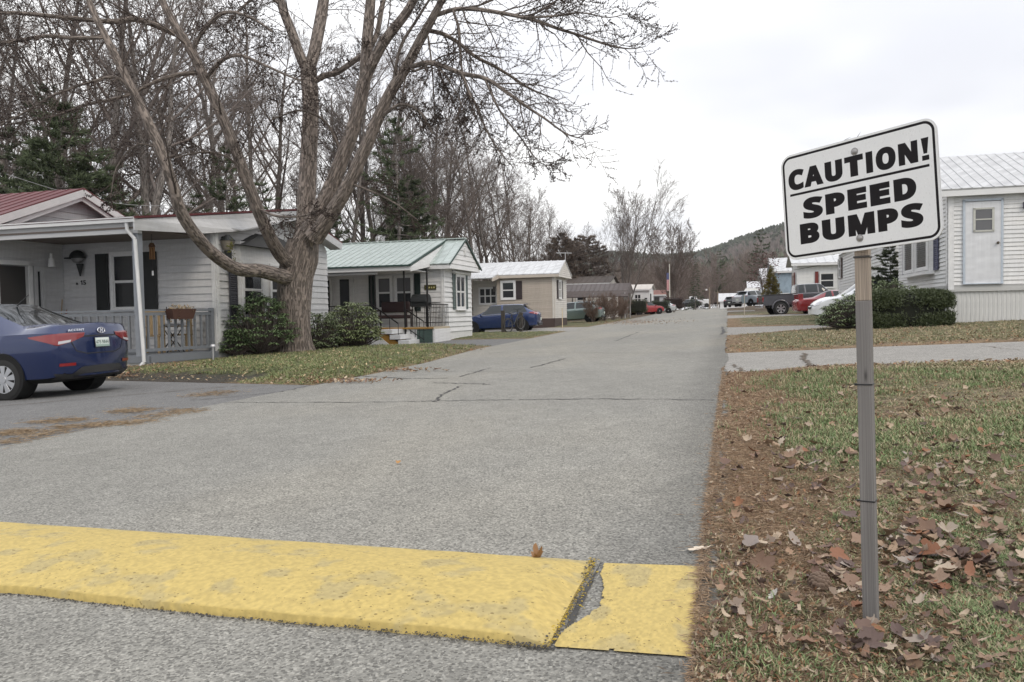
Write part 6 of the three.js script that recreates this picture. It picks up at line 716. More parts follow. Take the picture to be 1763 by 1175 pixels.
// ---- bushes
const leafyM = (r, g, b) => new THREE.MeshStandardMaterial({ color: new THREE.Color().setRGB(r, g, b), roughness: 0.58, side: 2 });
function rhodo(seed, R, H, n, lf, o = {}) { // whorls of long leaves at the ends of crooked stems
  const r = rng(seed), st = new Twigs(), v = [];
  for (let k = 0; k < n; k++) {
    const a = r() * 6.283, e = Math.acos(1 - r() * (o.low ?? 1.12)), q = (0.62 + 0.42 * Math.sqrt(r())) * (0.86 + 0.28 * vn(a * 1.4, e * 2.2, seed)), tip = V(Math.cos(a) * Math.sin(e) * R * q, H * (0.16 + 0.84 * Math.max(0, Math.cos(e) * q + 0.06)), Math.sin(a) * Math.sin(e) * R * q * (o.flat ?? 1)), mid = tip.clone().multiplyScalar(0.5); mid.y *= 0.75; mid.x += (r() - 0.5) * 0.15; st.tube([V((r() - 0.5) * 0.2, 0, (r() - 0.5) * 0.2), mid, tip], [0.016, 0.011, 0.006], 4);
    const up = tip.clone().setY(tip.y * 0.8).normalize().add(V(0, 0.5, 0)).normalize();
    for (let m = 0; m < 9; m++) { const b = m * 0.7 + r(), side = V(Math.cos(b), 0, Math.sin(b)), d = side.clone().addScaledVector(up, 0.45 - 0.6 * r()).normalize(), w = d.clone().cross(V(0, 1, 0)).normalize().multiplyScalar(lf * 0.17), L = lf * (0.8 + 0.4 * r()), p0 = tip.clone().addScaledVector(up, -0.04 * r()), p1 = p0.clone().addScaledVector(d, L * 0.5).add(V(0, 0.01, 0)), p2 = p0.clone().addScaledVector(d, L).add(V(0, -L * 0.22, 0)), c1 = p1.clone().add(w), c2 = p1.clone().sub(w); c1.y += 0.008; c2.y += 0.008; v.push(...p0, ...c1, ...p1, ...p0, ...p1, ...c2, ...c1, ...p2, ...p1, ...p1, ...p2, ...c2); }
  }
  return [st.geo(), quads(v)];
}
{
  const rm = leafyM(0.12, 0.175, 0.075), rm2 = leafyM(0.14, 0.175, 0.085), rm3 = leafyM(0.2, 0.24, 0.105);
  const bush = (label, g, m, p, s = 1) => { const b = thing('rhododendron_bush', label, 'bush'); tag(mesh('stems', g[0], greyTwig, b), null, null, null, 'stuff'); tag(mesh('leaves', g[1], m, b), null, null, null, 'stuff'); b.position.copy(p); b.scale.setScalar(s); return b; };
  const gp = (x, y, d) => { const p = at(x, y, d); return p; };
  bush('dark rhododendron below the bay window beside the maple trunk', rhodo(1, 1.0, 1.6, 300, 0.17, { low: 1.05 }), rm, gp(447, 610, 22.4)); bush('low leafy rhododendron behind the base of the maple trunk', rhodo(2, 0.85, 1.15, 240, 0.14), rm2, gp(546, 604, 24.6)); bush('rounded rhododendron in front of the railed porch steps', rhodo(3, 0.98, 1.42, 290, 0.17, { low: 1.0 }), rm3, gp(608, 603, 25.5));
  bush('sprawling rhododendron at the end of the clipped hedge', rhodo(4, 1.0, 0.86, 400, 0.13), rm2, gp(1478, 569, 20.2).add(V(0, 0.02, 0))); bush('tall rhododendron rising behind the clipped hedge', rhodo(5, 1.0, 1.12, 400, 0.12), rm2, gp(1528, 562, 20.9)); bush('small dark shrub at the foot of the bay window rhododendron', rhodo(6, 0.5, 0.7, 120, 0.12), rm, gp(408, 612, 21.9));
  const hedge = (label, L, H, D, n, p, yaw, col, core) => { const r = rng(n), h = thing('clipped_hedge', label, 'hedge'), v = []; const sup = (a) => Math.sign(a) * Math.pow(Math.abs(a), 0.45); for (let k = 0; k < n; k++) { const a = r() * 6.283, e = r() * 2 - 1, c = Math.sqrt(1 - e * e), q = 0.93 + 0.09 * r(), b = V(sup(Math.cos(a) * c) * L / 2 * q, H / 2 + sup(e) * H / 2 * q, sup(Math.sin(a) * c) * D / 2 * q).add(V((r() - 0.5) * 0.2, (r() - 0.5) * 0.06, (r() - 0.5) * 0.1)); const d = V(r() - 0.5, r() - 0.2, r() - 0.5).normalize(), w = V(r() - 0.5, r() - 0.5, r() - 0.5).cross(d).normalize().multiplyScalar(0.012), t = b.clone().addScaledVector(d, 0.05 + 0.03 * r()); v.push(b.x - w.x, b.y - w.y, b.z - w.z, b.x + w.x, b.y + w.y, b.z + w.z, ...t); }
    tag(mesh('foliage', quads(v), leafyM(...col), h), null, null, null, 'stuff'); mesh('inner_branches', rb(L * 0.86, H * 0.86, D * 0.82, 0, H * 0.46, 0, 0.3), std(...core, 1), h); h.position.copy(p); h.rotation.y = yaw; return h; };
  hedge('dense dark green clipped hedge against the white house skirting', 1.9, 0.97, 1.1, 46000, gp(1561, 569, 19.3), YAW, [0.058, 0.075, 0.03], [0.012, 0.014, 0.008]);
  hedge('low green hedge in front of the silver car down the road', 2.2, 1.0, 1.0, 4000, gp(1137, 532, 94), YAW, [0.04, 0.055, 0.022], [0.012, 0.014, 0.008]); hedge('green hedge beside the small white house down the road', 2.0, 1.4, 1.2, 4000, gp(1099, 539, 82), YAW, [0.05, 0.06, 0.02], [0.012, 0.014, 0.008]); hedge('dark brown clipped hedge below the fan shaped tree', 2.6, 1.5, 1.4, 5000, gp(1160, 532, 100), YAW, [0.06, 0.034, 0.028], [0.02, 0.012, 0.01]);
  const sh = [bareTree(31, 1.9, { stems: 16, n: [9, 6, 4, 0], max: 2, girth: 0.006, from: 0.15, ang: [0.5, 0.6, 0.6, 0.6], min: 0.006, wob: 0.3 })]; let b0;
  for (const [x, y, d, s, l] of [[1022, 553, 55, 1.0, 'bare brown shrub in front of the carport car'], [1040, 552, 57, 1.1, 'bare brown shrub beside the middle carport post'], [1056, 550, 60, 1.1, 'bare brown shrub under the carport edge'], [1032, 551, 60, 1, 'twiggy bare shrub behind the other carport shrubs'], [1070, 547, 64, 0.9, 'bare brown shrub at the last carport post']]) { let b; if (!b0) { b = b0 = thing('bare_shrub', l, 'shrub', 'bare shrubs along the carport'); mesh('stems', sh[0][0], greyTwig, b); mesh('twigs', sh[0][1], std(0.13, 0.085, 0.062, 0.9), b); } else b = copy(b0, l); b.position.copy(at(x, y, d)); b.rotation.y = x; b.scale.setScalar(s); }
}
// ---- the wooded hill and the far wood
{
  const hillH = (x, z) => { const d = Math.hypot(x, z), az = Math.atan2(x, -z) * 180 / Math.PI; const prof = 122 * Math.exp(-(((az - 22) / 9) ** 2)) + 78 * Math.exp(-(((az - 5) / 9.5) ** 2)) + 40 * Math.exp(-(((az + 16) / 16) ** 2)); return (prof * (1 + 0.1 * (fbm(az * 0.35 + 9, 2, 3, 4) - 0.5))) * sst(260, 1500, d) + 4 - 2; };
  const A = 150, D = 70, p = [], u = [], ix = []; for (let j = 0; j <= D; j++) for (let i = 0; i <= A; i++) { const az = lerp(-50, 62, i / A) * Math.PI / 180, d = lerp(230, 2300, (j / D) ** 1.3), x = Math.sin(az) * d, z = -Math.cos(az) * d, [t, s] = tsOf(x, z); p.push(x, plane(t, s) - 0.5 + hillH(x, z) * (d > 1500 ? sst(2600, 1500, d) * 1 : 1), z); u.push(x / 60, z / 60); if (i && j) { const k = j * (A + 1) + i; ix.push(k - A - 2, k - A - 1, k - 1, k - A - 1, k, k - 1); } }
  const g = new THREE.BufferGeometry(); g.setAttribute('position', new THREE.Float32BufferAttribute(p, 3)); g.setAttribute('uv', new THREE.Float32BufferAttribute(u, 2)); g.setIndex(ix); g.computeVertexNormals(); struct('hill', g, std(0.12, 0.1, 0.08, 1, { map: noiseT }));
  const r = rng(55), hy = (x, z) => { const d = Math.hypot(x, z), [t, s] = tsOf(x, z); return plane(t, s) - 0.5 + hillH(x, z) * (d > 1500 ? sst(2600, 1500, d) : 1); };
  const fuzz = (seed, n) => { const q = rng(seed), v = []; for (let k = 0; k < n; k++) { const a = q() * 6.28, y = 0.12 + 0.88 * q(), R = 0.34 * Math.sin(Math.PI * Math.min(1, y * 0.9 + 0.05)) * (0.5 + 0.6 * q()), b = V(Math.cos(a) * R * 0.3, y * 0.55, Math.sin(a) * R * 0.3), t = V(Math.cos(a) * R, y, Math.sin(a) * R), w = V(q() - 0.5, 0.1, q() - 0.5).normalize().multiplyScalar(0.022); v.push(b.x - w.x, b.y, b.z - w.z, b.x + w.x, b.y, b.z + w.z, ...t); } return quads(v); };
  const cone = (seed) => { const q = rng(seed), v = []; for (let k = 0; k < 70; k++) { const y = 0.1 + 0.85 * q(), a = q() * 6.28, R = 0.2 * (1.05 - y) * (0.7 + 0.6 * q()) + 0.03, t = V(Math.cos(a) * R, y - 0.03, Math.sin(a) * R), w = V(-Math.sin(a), 0, Math.cos(a)).multiplyScalar(0.06); v.push(0, y + 0.08, 0, t.x - w.x, t.y, t.z - w.z, t.x + w.x, t.y, t.z + w.z); } return quads(v); };
  const scatter = (name, label, geo, mat, n, place) => { const I = new THREE.InstancedMesh(geo, mat, n), m = new THREE.Matrix4(), c = new THREE.Color(); for (let k = 0; k < n; k++) { const [x, z, h, tint] = place(k); m.makeRotationY(r() * 6.28).scale(V(h * (0.8 + 0.5 * r()), h, h * (0.8 + 0.5 * r()))).setPosition(x, hy(x, z) - 0.3, z); I.setMatrixAt(k, m); I.setColorAt(k, c.setRGB(tint, tint * (0.97 + 0.06 * r()), tint)); } I.name = numbered(name); scene.add(tag(I, label, 'wood', null, 'stuff')); return I; };
  const dist = (lo, hi) => Math.sqrt(lerp(lo * lo, hi * hi, r()));
  const ang = () => { const q = r(); return (q < 0.75 ? lerp(4, 36, r()) : lerp(-30, 60, r())) * Math.PI / 180; };
  const greenish = (x, z) => fbm(x / 170 + 5, z / 170 + 5, 12, 4);
  scatter('bare_wood', 'brown grey bare wood covering the hill', fuzz(1, 110), std(0.24, 0.205, 0.185, 1, { side: 2 }), 17000, () => { let x, z; do { const a = ang(), d = dist(240, 1650); x = Math.sin(a) * d; z = -Math.cos(a) * d; } while (greenish(x, z) > 0.58 + 0.1 * r()); return [x, z, 10 + 6 * r(), 0.75 + 0.5 * r()]; });
  scatter('pine_wood', 'dark green conifers scattered over the hill', cone(2), std(0.095, 0.105, 0.075, 1, { side: 2 }), 9000, () => { let x, z; do { const a = ang(), d = dist(300, 1650); x = Math.sin(a) * d; z = -Math.cos(a) * d; } while (greenish(x, z) < 0.5 && r() > 0.08 && Math.hypot(x, z) < 1250); return [x, z, 12 + 7 * r(), 0.75 + 0.5 * r()]; });
  scatter('bare_wood', 'brown bare wood at the foot of the hill beyond the road end', bareTree(41, 1, { n: [14, 7, 5, 0], max: 3, min: 0.0016, girth: 0.01, from: 0.15, ang: [0.55, 0.6, 0.6, 0.6] })[1], std(0.19, 0.15, 0.13, 1), 620, () => { const a = lerp(7.5, 33, r()) * Math.PI / 180, d = dist(165, 330); return [Math.sin(a) * d, -Math.cos(a) * d, 8 + 6 * r(), 0.8 + 0.45 * r()]; });
}
// ---------------------------------------------------------------- the sign on its stake
{
  const S = thing('warning_sign', 'white caution speed bumps sign on a weathered wooden stake', 'sign'), cen = V(0.937, 1.165, -2.138), rot = new THREE.Euler(0.016, -0.976, 0.054, 'YXZ');
  const W = 0.457, Hh = 0.305, R = 0.034, c = document.createElement('canvas'); c.width = 1536; c.height = 1024; const g = c.getContext('2d'), CW = c.width, CH = c.height;
  const rr = (m, r) => { g.beginPath(); g.moveTo(m + r, m); g.arcTo(CW - m, m, CW - m, CH - m, r); g.arcTo(CW - m, CH - m, m, CH - m, r); g.arcTo(m, CH - m, m, m, r); g.arcTo(m, m, CW - m, m, r); g.closePath(); };
  g.fillStyle = '#dcdcdb'; g.fillRect(0, 0, CW, CH); const rd = rng(12); for (let k = 0; k < 2600; k++) { g.fillStyle = rd() < 0.6 ? 'rgba(150,146,138,0.16)' : 'rgba(245,245,245,0.25)'; g.fillRect(rd() * CW, rd() * CH, 1 + rd() * 5, 2 + rd() * 16); }
  g.strokeStyle = '#151113'; g.lineWidth = 22; rr(30, 84); g.stroke(); g.fillStyle = '#151113';
  g.save(); g.translate(0.057 * CW, 0.385 * CH); g.fillRect(0, -10, 0.892 * CW, 22); g.restore();
  const letter = (ch, u0, u1, v0, v1) => { g.save(); g.font = 'bold 200px sans-serif'; g.lineJoin = 'miter'; g.miterLimit = 2; if (ch === 'I') { g.fillRect(u0 * CW, v0 * CH, (u1 - u0) * CW, (v1 - v0) * CH); g.restore(); return; } if (ch === '!') { const x = u0 * CW, y = v0 * CH, w = (u1 - u0) * CW, h = (v1 - v0) * CH; g.beginPath(); g.moveTo(x, y); g.lineTo(x + w, y); g.lineTo(x + w * 0.74, y + h * 0.7); g.lineTo(x + w * 0.26, y + h * 0.7); g.fill(); g.fillRect(x + w * 0.04, y + h * 0.78, w * 0.92, h * 0.22); g.restore(); return; } const st = ch === '!' ? 10 : 20, m = g.measureText(ch), w = m.actualBoundingBoxRight + m.actualBoundingBoxLeft + st, h = m.actualBoundingBoxAscent + m.actualBoundingBoxDescent + st; g.translate(u0 * CW, v0 * CH); g.scale((u1 - u0) * CW / w, (v1 - v0) * CH / h); g.lineWidth = st; g.fillText(ch, m.actualBoundingBoxLeft + st / 2, m.actualBoundingBoxAscent + st / 2); g.strokeText(ch, m.actualBoundingBoxLeft + st / 2, m.actualBoundingBoxAscent + st / 2); g.restore(); };
  for (const a of [['C', 0.05, 0.165, 0.15, 0.345], ['A', 0.168, 0.298, 0.155, 0.34], ['U', 0.312, 0.432, 0.155, 0.343], ['T', 0.446, 0.566, 0.155, 0.34], ['I', 0.583, 0.625, 0.155, 0.34], ['O', 0.643, 0.763, 0.15, 0.345], ['N', 0.779, 0.89, 0.155, 0.34], ['!', 0.91, 0.952, 0.155, 0.34], ['S', 0.145, 0.285, 0.44, 0.638], ['P', 0.304, 0.435, 0.445, 0.633], ['E', 0.453, 0.575, 0.445, 0.633], ['E', 0.596, 0.718, 0.445, 0.633], ['D', 0.74, 0.87, 0.445, 0.633], ['B', 0.113, 0.25, 0.675, 0.866], ['U', 0.269, 0.424, 0.675, 0.869], ['M', 0.446, 0.615, 0.675, 0.866], ['P', 0.634, 0.757, 0.675, 0.866], ['S', 0.772, 0.899, 0.67, 0.87]]) letter(...a);
  const t = new THREE.CanvasTexture(c); t.colorSpace = THREE.SRGBColorSpace; t.anisotropy = 8;
  const sh = new THREE.Shape(), a = W / 2, b = Hh / 2; sh.moveTo(-a + R, -b); sh.lineTo(a - R, -b); sh.absarc(a - R, -b + R, R, -Math.PI / 2, 0); sh.lineTo(a, b - R); sh.absarc(a - R, b - R, R, 0, Math.PI / 2); sh.lineTo(-a + R, b); sh.absarc(-a + R, b - R, R, Math.PI / 2, Math.PI); sh.lineTo(-a, -b + R); sh.absarc(-a + R, -b + R, R, Math.PI, 1.5 * Math.PI);
  const panel = mesh('sign_panel', new THREE.ExtrudeGeometry(sh, { depth: 0.002, bevelEnabled: true, bevelSize: 0.0006, bevelThickness: 0.0006, curveSegments: 14 }).translate(0, 0, -0.003), std(0.62, 0.62, 0.62, 0.4, { metalness: 0.3 }), S); panel.position.copy(cen); panel.rotation.copy(rot);
  const fg = new THREE.ShapeGeometry(sh, 14), fp = fg.attributes.position, fu = fg.attributes.uv; for (let i = 0; i < fp.count; i++) fu.setXY(i, fp.getX(i) / W + 0.5, fp.getY(i) / Hh + 0.5);
  mesh('printed_face', fg.translate(0, 0, 0.0004), new THREE.MeshPhysicalMaterial({ map: t, roughness: 0.55, specularIntensity: 0.4 }), panel);
  const steel = std(0.3, 0.29, 0.28, 0.45, { metalness: 0.8 });
  for (const v of [0.123, 0.892]) mesh('bolt', [new THREE.SphereGeometry(0.008, 12, 6, 0, 7, 0, 1.57).rotateX(Math.PI / 2).scale(1, 1, 0.5).translate(0.0073, (0.5 - v) * Hh, 0.001), cyl(0.0105, 0.0105, 0.0012, 16).rotateX(Math.PI / 2).translate(0.0073, (0.5 - v) * Hh, 0.0008)], steel, panel);
  // the stake: silver grey below, paler above
  const wood = (r0, g0, b0) => { const q = tex(128, 1024, (u, v) => { const gr = vn(u * 26 + fbm(u * 2, v * 3, 4, 3) * 3, v * 2.2, 5) * 0.55 + vn(u * 60, v * 7, 9) * 0.45, kn = Math.exp(-(((u - 0.6) * 9) ** 2 + ((v - 0.78) * 60) ** 2)), k = 0.62 + 0.62 * (gr - 0.35) - 0.45 * kn; return [k * r0, k * g0, k * b0]; }); return new THREE.MeshStandardMaterial({ map: q, bumpMap: q, bumpScale: 0.002, roughness: 0.92 }); };
  const mid = V(0.9645, 1.165, -2.16), foot = at(1501, 1100, 2.15), top = mid.clone().addScaledVector(mid.clone().sub(foot).normalize(), 0.11), ax = top.clone().sub(foot), len = ax.length(), up = ax.normalize(), q = new THREE.Quaternion().setFromUnitVectors(V(0, 1, 0), up).multiply(new THREE.Quaternion().setFromAxisAngle(V(0, 1, 0), -0.6));
  const stake = new THREE.Group(); stake.name = 'stake'; S.add(stake); stake.position.copy(foot); stake.quaternion.copy(q);
  const w0 = 0.0375, cut = foot.distanceTo(at(1487, 518, 2.155)), lower = mesh('lower_post', rb(w0, cut, 0.036, 0, cut / 2, 0, 0.0025), wood(0.25, 0.237, 0.228), stake), upper = mesh('upper_post', rb(w0 - 0.0012, len - cut, 0.035, 0, (len + cut) / 2, 0, 0.002), wood(0.44, 0.365, 0.295), stake); void lower; void upper;
  mesh('post_band', [rb(w0 + 0.004, 0.006, 0.041, 0, foot.distanceTo(at(1481, 443, 2.155)), 0, 0.0015)], std(0.05, 0.045, 0.04, 0.6), stake);
  for (const y of [foot.distanceTo(at(1495, 862, 2.15)), foot.distanceTo(at(1489, 662, 2.15))]) mesh('cable_tie', [rb(w0 + 0.0035, 0.0035, 0.0395, 0, y, 0, 0.001), rb(0.006, 0.006, 0.006, -0.022, y + 0.0005, 0.019, 0.001), bx(0.014, 0.0012, 0.003, -0.026, y + 0.001, 0.02)], std(0.012, 0.012, 0.013, 0.4), stake);
  const dry = mesh('dry_leaf_scrap', quads([-0.03, 0.153, -0.006, 0.0, 0.158, -0.004, -0.012, 0.154, 0.004, 0.012, 0.153, -0.006, 0.026, 0.166, -0.006, 0.02, 0.153, 0.0]), std(0.05, 0.03, 0.02, 0.9, { side: 2 }), panel); void dry;
}
// ---------------------------------------------------------------- fallen leaves, needles and grass
{
  const r = rng(404), vary = (a, b) => { const k = a + b * r(); return (q) => q * k; };
  const outline = (kind, q) => { const pts = []; const n = 26; for (let i = 0; i < n; i++) { const a = i / n * Math.PI * 2; let R; if (kind === 0) R = 0.62 + 0.38 * Math.pow(Math.abs(Math.cos(a * 2.5)), 0.7) - 0.25 * Math.max(0, -Math.cos(a)) ; else if (kind === 1) R = (1 - 0.35 * Math.abs(Math.sin(a))) * (0.82 + 0.2 * Math.cos(a * 7)); else R = 0.95 - 0.3 * Math.abs(Math.sin(a)) + 0.06 * Math.cos(a * 9); R *= 0.86 + 0.28 * q(); pts.push([Math.cos(a) * R, Math.sin(a) * R * (kind === 1 ? 0.55 : kind === 2 ? 0.62 : 0.95)]); } return pts; };
  const leafGeo = (seed, kind, curl, fold) => { const q = rng(seed), o = outline(kind, q), v = [], z = (x, y) => curl * (x * x) * 0.5 + fold * Math.abs(y) * 0.9 + curl * 0.5 * y * y * (q() * 0.3 + 0.85) + 0.05 * Math.sin(x * 5 + seed) * Math.cos(y * 4), P3 = (x, y) => [x * 0.5, z(x, y) * 0.5, y * 0.5]; const mid = (k) => [o[k][0] * 0.5, o[k][1] * 0.42]; for (let i = 0; i < o.length; i++) { const j = (i + 1) % o.length, a = P3(0, 0), b = P3(...mid(i)), c = P3(...mid(j)), d = P3(...o[i]), e = P3(...o[j]); v.push(...a, ...c, ...b, ...b, ...c, ...d, ...d, ...c, ...e); } v.push(-0.5, 0, -0.012, -0.5, 0, 0.012, -0.85, 0.08, 0); const g = quads(v); return toCreasedNormals(g, 0.8); };
  const geos = []; for (let k = 0; k < 14; k++) geos.push(leafGeo(k + 3, k % 3, (r() - 0.25) * 1.6, (r() - 0.3) * 0.9));
  const leafT = tex(128, 128, (u, v) => 0.75 + 0.5 * (fbm(u * 6, v * 6, 3, 4, 6) - 0.45));
  const lm = (R, G_, B) => std(R, G_, B, 0.8, { side: 2 }), browns = [lm(0.19, 0.12, 0.083), lm(0.14, 0.09, 0.07), lm(0.24, 0.16, 0.11), lm(0.105, 0.07, 0.06), lm(0.3, 0.21, 0.14)], pales = [lm(0.4, 0.32, 0.24), lm(0.34, 0.28, 0.22), lm(0.28, 0.235, 0.2)], rust = [lm(0.25, 0.12, 0.062), lm(0.21, 0.095, 0.052)]; void leafT;
  const kinds = [['brown curled dry leaf', browns, 'brown dry leaves on the sign lawn'], ['pale dry leaf', pales, 'pale dry leaves on the sign lawn'], ['rust coloured dry leaf', rust, 'rust coloured leaves on the sign lawn']];
  let n = 0; const spots = [];
  const pile = [[1560, 940, 60, 26, 44], [1650, 975, 75, 30, 62], [1690, 860, 60, 30, 24], [1600, 880, 50, 20, 18], [1440, 985, 36, 24, 16], [1590, 1130, 90, 30, 22], [1350, 800, 40, 22, 24], [1500, 800, 120, 40, 24], [1700, 800, 60, 40, 14]];
  const gauss = () => (r() + r() + r() - 1.5) / 0.75;
  for (const [x, y, sx, sy, m] of pile) for (let k = 0; k < m; k++) spots.push([x + gauss() * sx, y + gauss() * sy]);
  while (spots.length < 296) { const y = 700 + 470 * Math.pow(r(), 0.7), x = 1215 + (y - 640) * -0.05 + Math.pow(r(), 0.7) * 560; spots.push([x, y]); }
  for (const [x, y] of spots) { const g = G(x, y, -0.065), [t, s] = tsOf(g.x, g.z); if (t < 0.06 || x > 1790) continue; const a = r(), [label0, mats] = kinds[a < 0.7 ? 0 : a < 0.9 ? 1 : 2], zone = x < 1480 ? 'between the road edge and the sign stake' : y < 840 ? 'in the grass beyond the sign stake' : y > 1010 ? 'in the grass nearest the viewer by the stake' : 'in the leaf pile beside the sign stake', label = label0 + ' lying ' + zone, group = label0.replace('leaf', 'leaves') + ' ' + zone, L = (0.045 + 0.045 * r()) * (s > 5 ? 1.25 : 1), e = mesh('fallen_leaf', geos[(r() * geos.length) | 0], mats[(r() * mats.length) | 0]); tag(e, label, 'leaf', group); e.position.copy(onGround(t, s, 0.022 + 0.02 * r())); e.scale.set(L, L * (0.7 + 0.7 * r()), L); e.rotation.set((r() - 0.5) * 1.0, r() * 6.28, (r() - 0.5) * 1.0); n++; }
  const one = (name, label, cat, g, m, px_, py, L, dy, tilt = [0, 0, 0], lift_ = 0) => { const e = tag(mesh(name, g, m), label, cat); const p = G(px_, py, lift_); const [t_, s_] = tsOf(p.x, p.z); e.position.copy(p).setY((px_ > 1225 ? ground(t_, s_) : p.y) + dy); e.scale.setScalar(L); e.rotation.set(...tilt); return e; };
  one('fallen_leaf', 'pale lobed leaf lying on the asphalt edge behind the yellow paint', 'leaf', leafGeo(77, 1, 0.25, 0.1), lm(0.62, 0.53, 0.42), 1203, 952, 0.105, 0.014, [0.05, 0.2, 0.05]);
  one('fallen_leaf', 'round curled brown leaf lying on the far edge of the speed bump', 'leaf', leafGeo(78, 0, 1.5, 1.3), lm(0.27, 0.15, 0.07), 925, 964, 0.052, 0.002, [0.1, 0.4, 0.1], 0.012);
  one('fallen_leaf', 'thin reddish leaf scrap lying on the near edge of the speed bump', 'leaf', leafGeo(79, 2, 0.6, 0.9), lm(0.25, 0.1, 0.05), 306, 1042, 0.045, 0.02, [0.2, 1.2, 0.2]);
  one('fallen_leaf', 'small orange leaf lying alone on the open road asphalt', 'leaf', leafGeo(80, 0, 0.6, 0.4), lm(0.4, 0.22, 0.08), 686, 801, 0.04, 0.012, [0.1, 1.2, 0.2]);
  one('fallen_leaf', 'grey brown leaf lying near the road edge in the needles', 'leaf', leafGeo(81, 0, 0.8, 0.5), lm(0.26, 0.22, 0.2), 1292, 952, 0.075, 0.03, [0.3, 0.6, 0.1]);
  one('fallen_leaf', 'two toned black and white leaf scrap in the brown needles', 'leaf', leafGeo(82, 2, 1.2, 1.0), lm(0.5, 0.48, 0.44), 1332, 1033, 0.04, 0.02, [0.4, 0.6, 0.5]);
  { const cone = thing('pine_cone', 'brown pine cone lying in the leaves left of the stake foot', 'pine cone'), p = G(1411, 1034, -0.065), cm = std(0.19, 0.135, 0.1, 0.85), core = mesh('core', new THREE.SphereGeometry(0.02, 12, 10).scale(1, 1.2, 1), std(0.08, 0.05, 0.035, 0.9), cone); void core; const sg = new THREE.SphereGeometry(0.0085, 8, 5).scale(1, 0.5, 1.3); for (let k = 0; k < 62; k++) { const f = k / 62, a = k * 2.399, y = -0.026 + 0.052 * f, R = 0.026 * Math.sin(Math.PI * (0.14 + 0.78 * f)), s = mesh('scale', sg, cm, cone); s.position.set(Math.cos(a) * R, y, Math.sin(a) * R); s.rotation.set(0.5, -a + 1.57, 0); } const [t, s] = tsOf(p.x, p.z); cone.position.copy(onGround(t, s, 0.03)); cone.rotation.set(1.1, 0.3, 0.5); }
  // loose litter that nobody could count
  const inst = (name, label, geo, mat, list, cat) => { const I = new THREE.InstancedMesh(geo, mat, list.length), o = new THREE.Object3D(), c = new THREE.Color(); list.forEach((q, k) => { o.position.copy(q.p); o.rotation.set(...q.r); o.scale.set(...q.s); o.updateMatrix(); I.setMatrixAt(k, o.matrix); I.setColorAt(k, c.setRGB(...q.c)); }); I.name = numbered(name); I.castShadow = I.receiveShadow = true; scene.add(tag(I, label, cat, null, 'stuff')); return I; };
  const white = std(1, 1, 1, 0.9, { side: 2 });
  // chips of leaf
  const chip = leafGeo(91, 2, 0.7, 0.6), chips = [], needles = [], tufts = [];
  const pick = () => { const y = 640 + 560 * Math.pow(r(), 1.1), x = 1180 + r() * 640, g = G(x, y); return tsOf(g.x, g.z); };
  const palette = [[0.26, 0.17, 0.1], [0.18, 0.11, 0.07], [0.33, 0.25, 0.17], [0.38, 0.31, 0.23], [0.15, 0.1, 0.075], [0.24, 0.13, 0.07]];
  for (let k = 0; k < 22000; k++) { const [t, s] = pick(); if (sd(t, s) < -0.02) continue; const L = (0.009 + 0.024 * r() * r()) * (s > 6 ? 1.6 : 1); if (r() > (t < 0.75 && t > -1 && s < 8 ? 0.45 : 0.45 + 0.55 * litterAt(t, s))) continue; chips.push({ p: onGround(t, s, 0.01 + 0.016 * r()), r: [(r() - 0.5) * 1.6, r() * 6.28, (r() - 0.5) * 1.6], s: [L, L, L], c: palette[(r() * 6) | 0].map(vary(0.75, 0.5)) }); }
  // left lawns: bits of tan leaf
  for (let k = 0; k < 4200; k++) { const y = 566 + 95 * r(), x = 180 + r() * 860, g = G(x, y), [t, s] = tsOf(g.x, g.z); if (s > 46 || sd(t, s) < 0.0 || t < -13.2) continue; const L = 0.03 + 0.04 * r(); chips.push({ p: onGround(t, s, 0.02), r: [(r() - 0.5), r() * 6.28, (r() - 0.5)], s: [L, L, L], c: (r() < 0.5 ? [0.46, 0.36, 0.22] : palette[(r() * 6) | 0]).map(vary(0.8, 0.5)) }); }
  for (const [x, y, sx, sy, m] of [[300, 640, 60, 4, 260], [570, 659, 80, 3, 200], [690, 640, 50, 3, 90], [800, 604, 30, 2, 50], [215, 648, 20, 5, 160], [1080, 553, 70, 4, 700], [1060, 556, 60, 3, 500]]) for (let k = 0; k < m; k++) { const g = G(x + gauss() * sx, y + gauss() * sy), [t, s] = tsOf(g.x, g.z), L = 0.045 + 0.05 * r(); if (g.z > 0 || s > 90) continue; chips.push({ p: P(t, s, Math.max(0.012, lift(t, s)) + 0.014), r: [(r() - 0.5), r() * 6.28, (r() - 0.5)], s: [L, L, L], c: palette[(r() * 6) | 0].map(vary(0.9, 0.5)) }); }
  for (let k = 0; k < 2600; k++) { const y = 560 + 75 * r(), x = 1250 + r() * 510, g = G(x, y), [t, s] = tsOf(g.x, g.z); if (sd(t, s) < 0 || s > 48) continue; const L = 0.03 + 0.04 * r(); chips.push({ p: onGround(t, s, 0.015), r: [(r() - 0.5), r() * 6.28, (r() - 0.5)], s: [L, L, L], c: palette[(r() * 6) | 0].map(vary(0.9, 0.5)) }); }
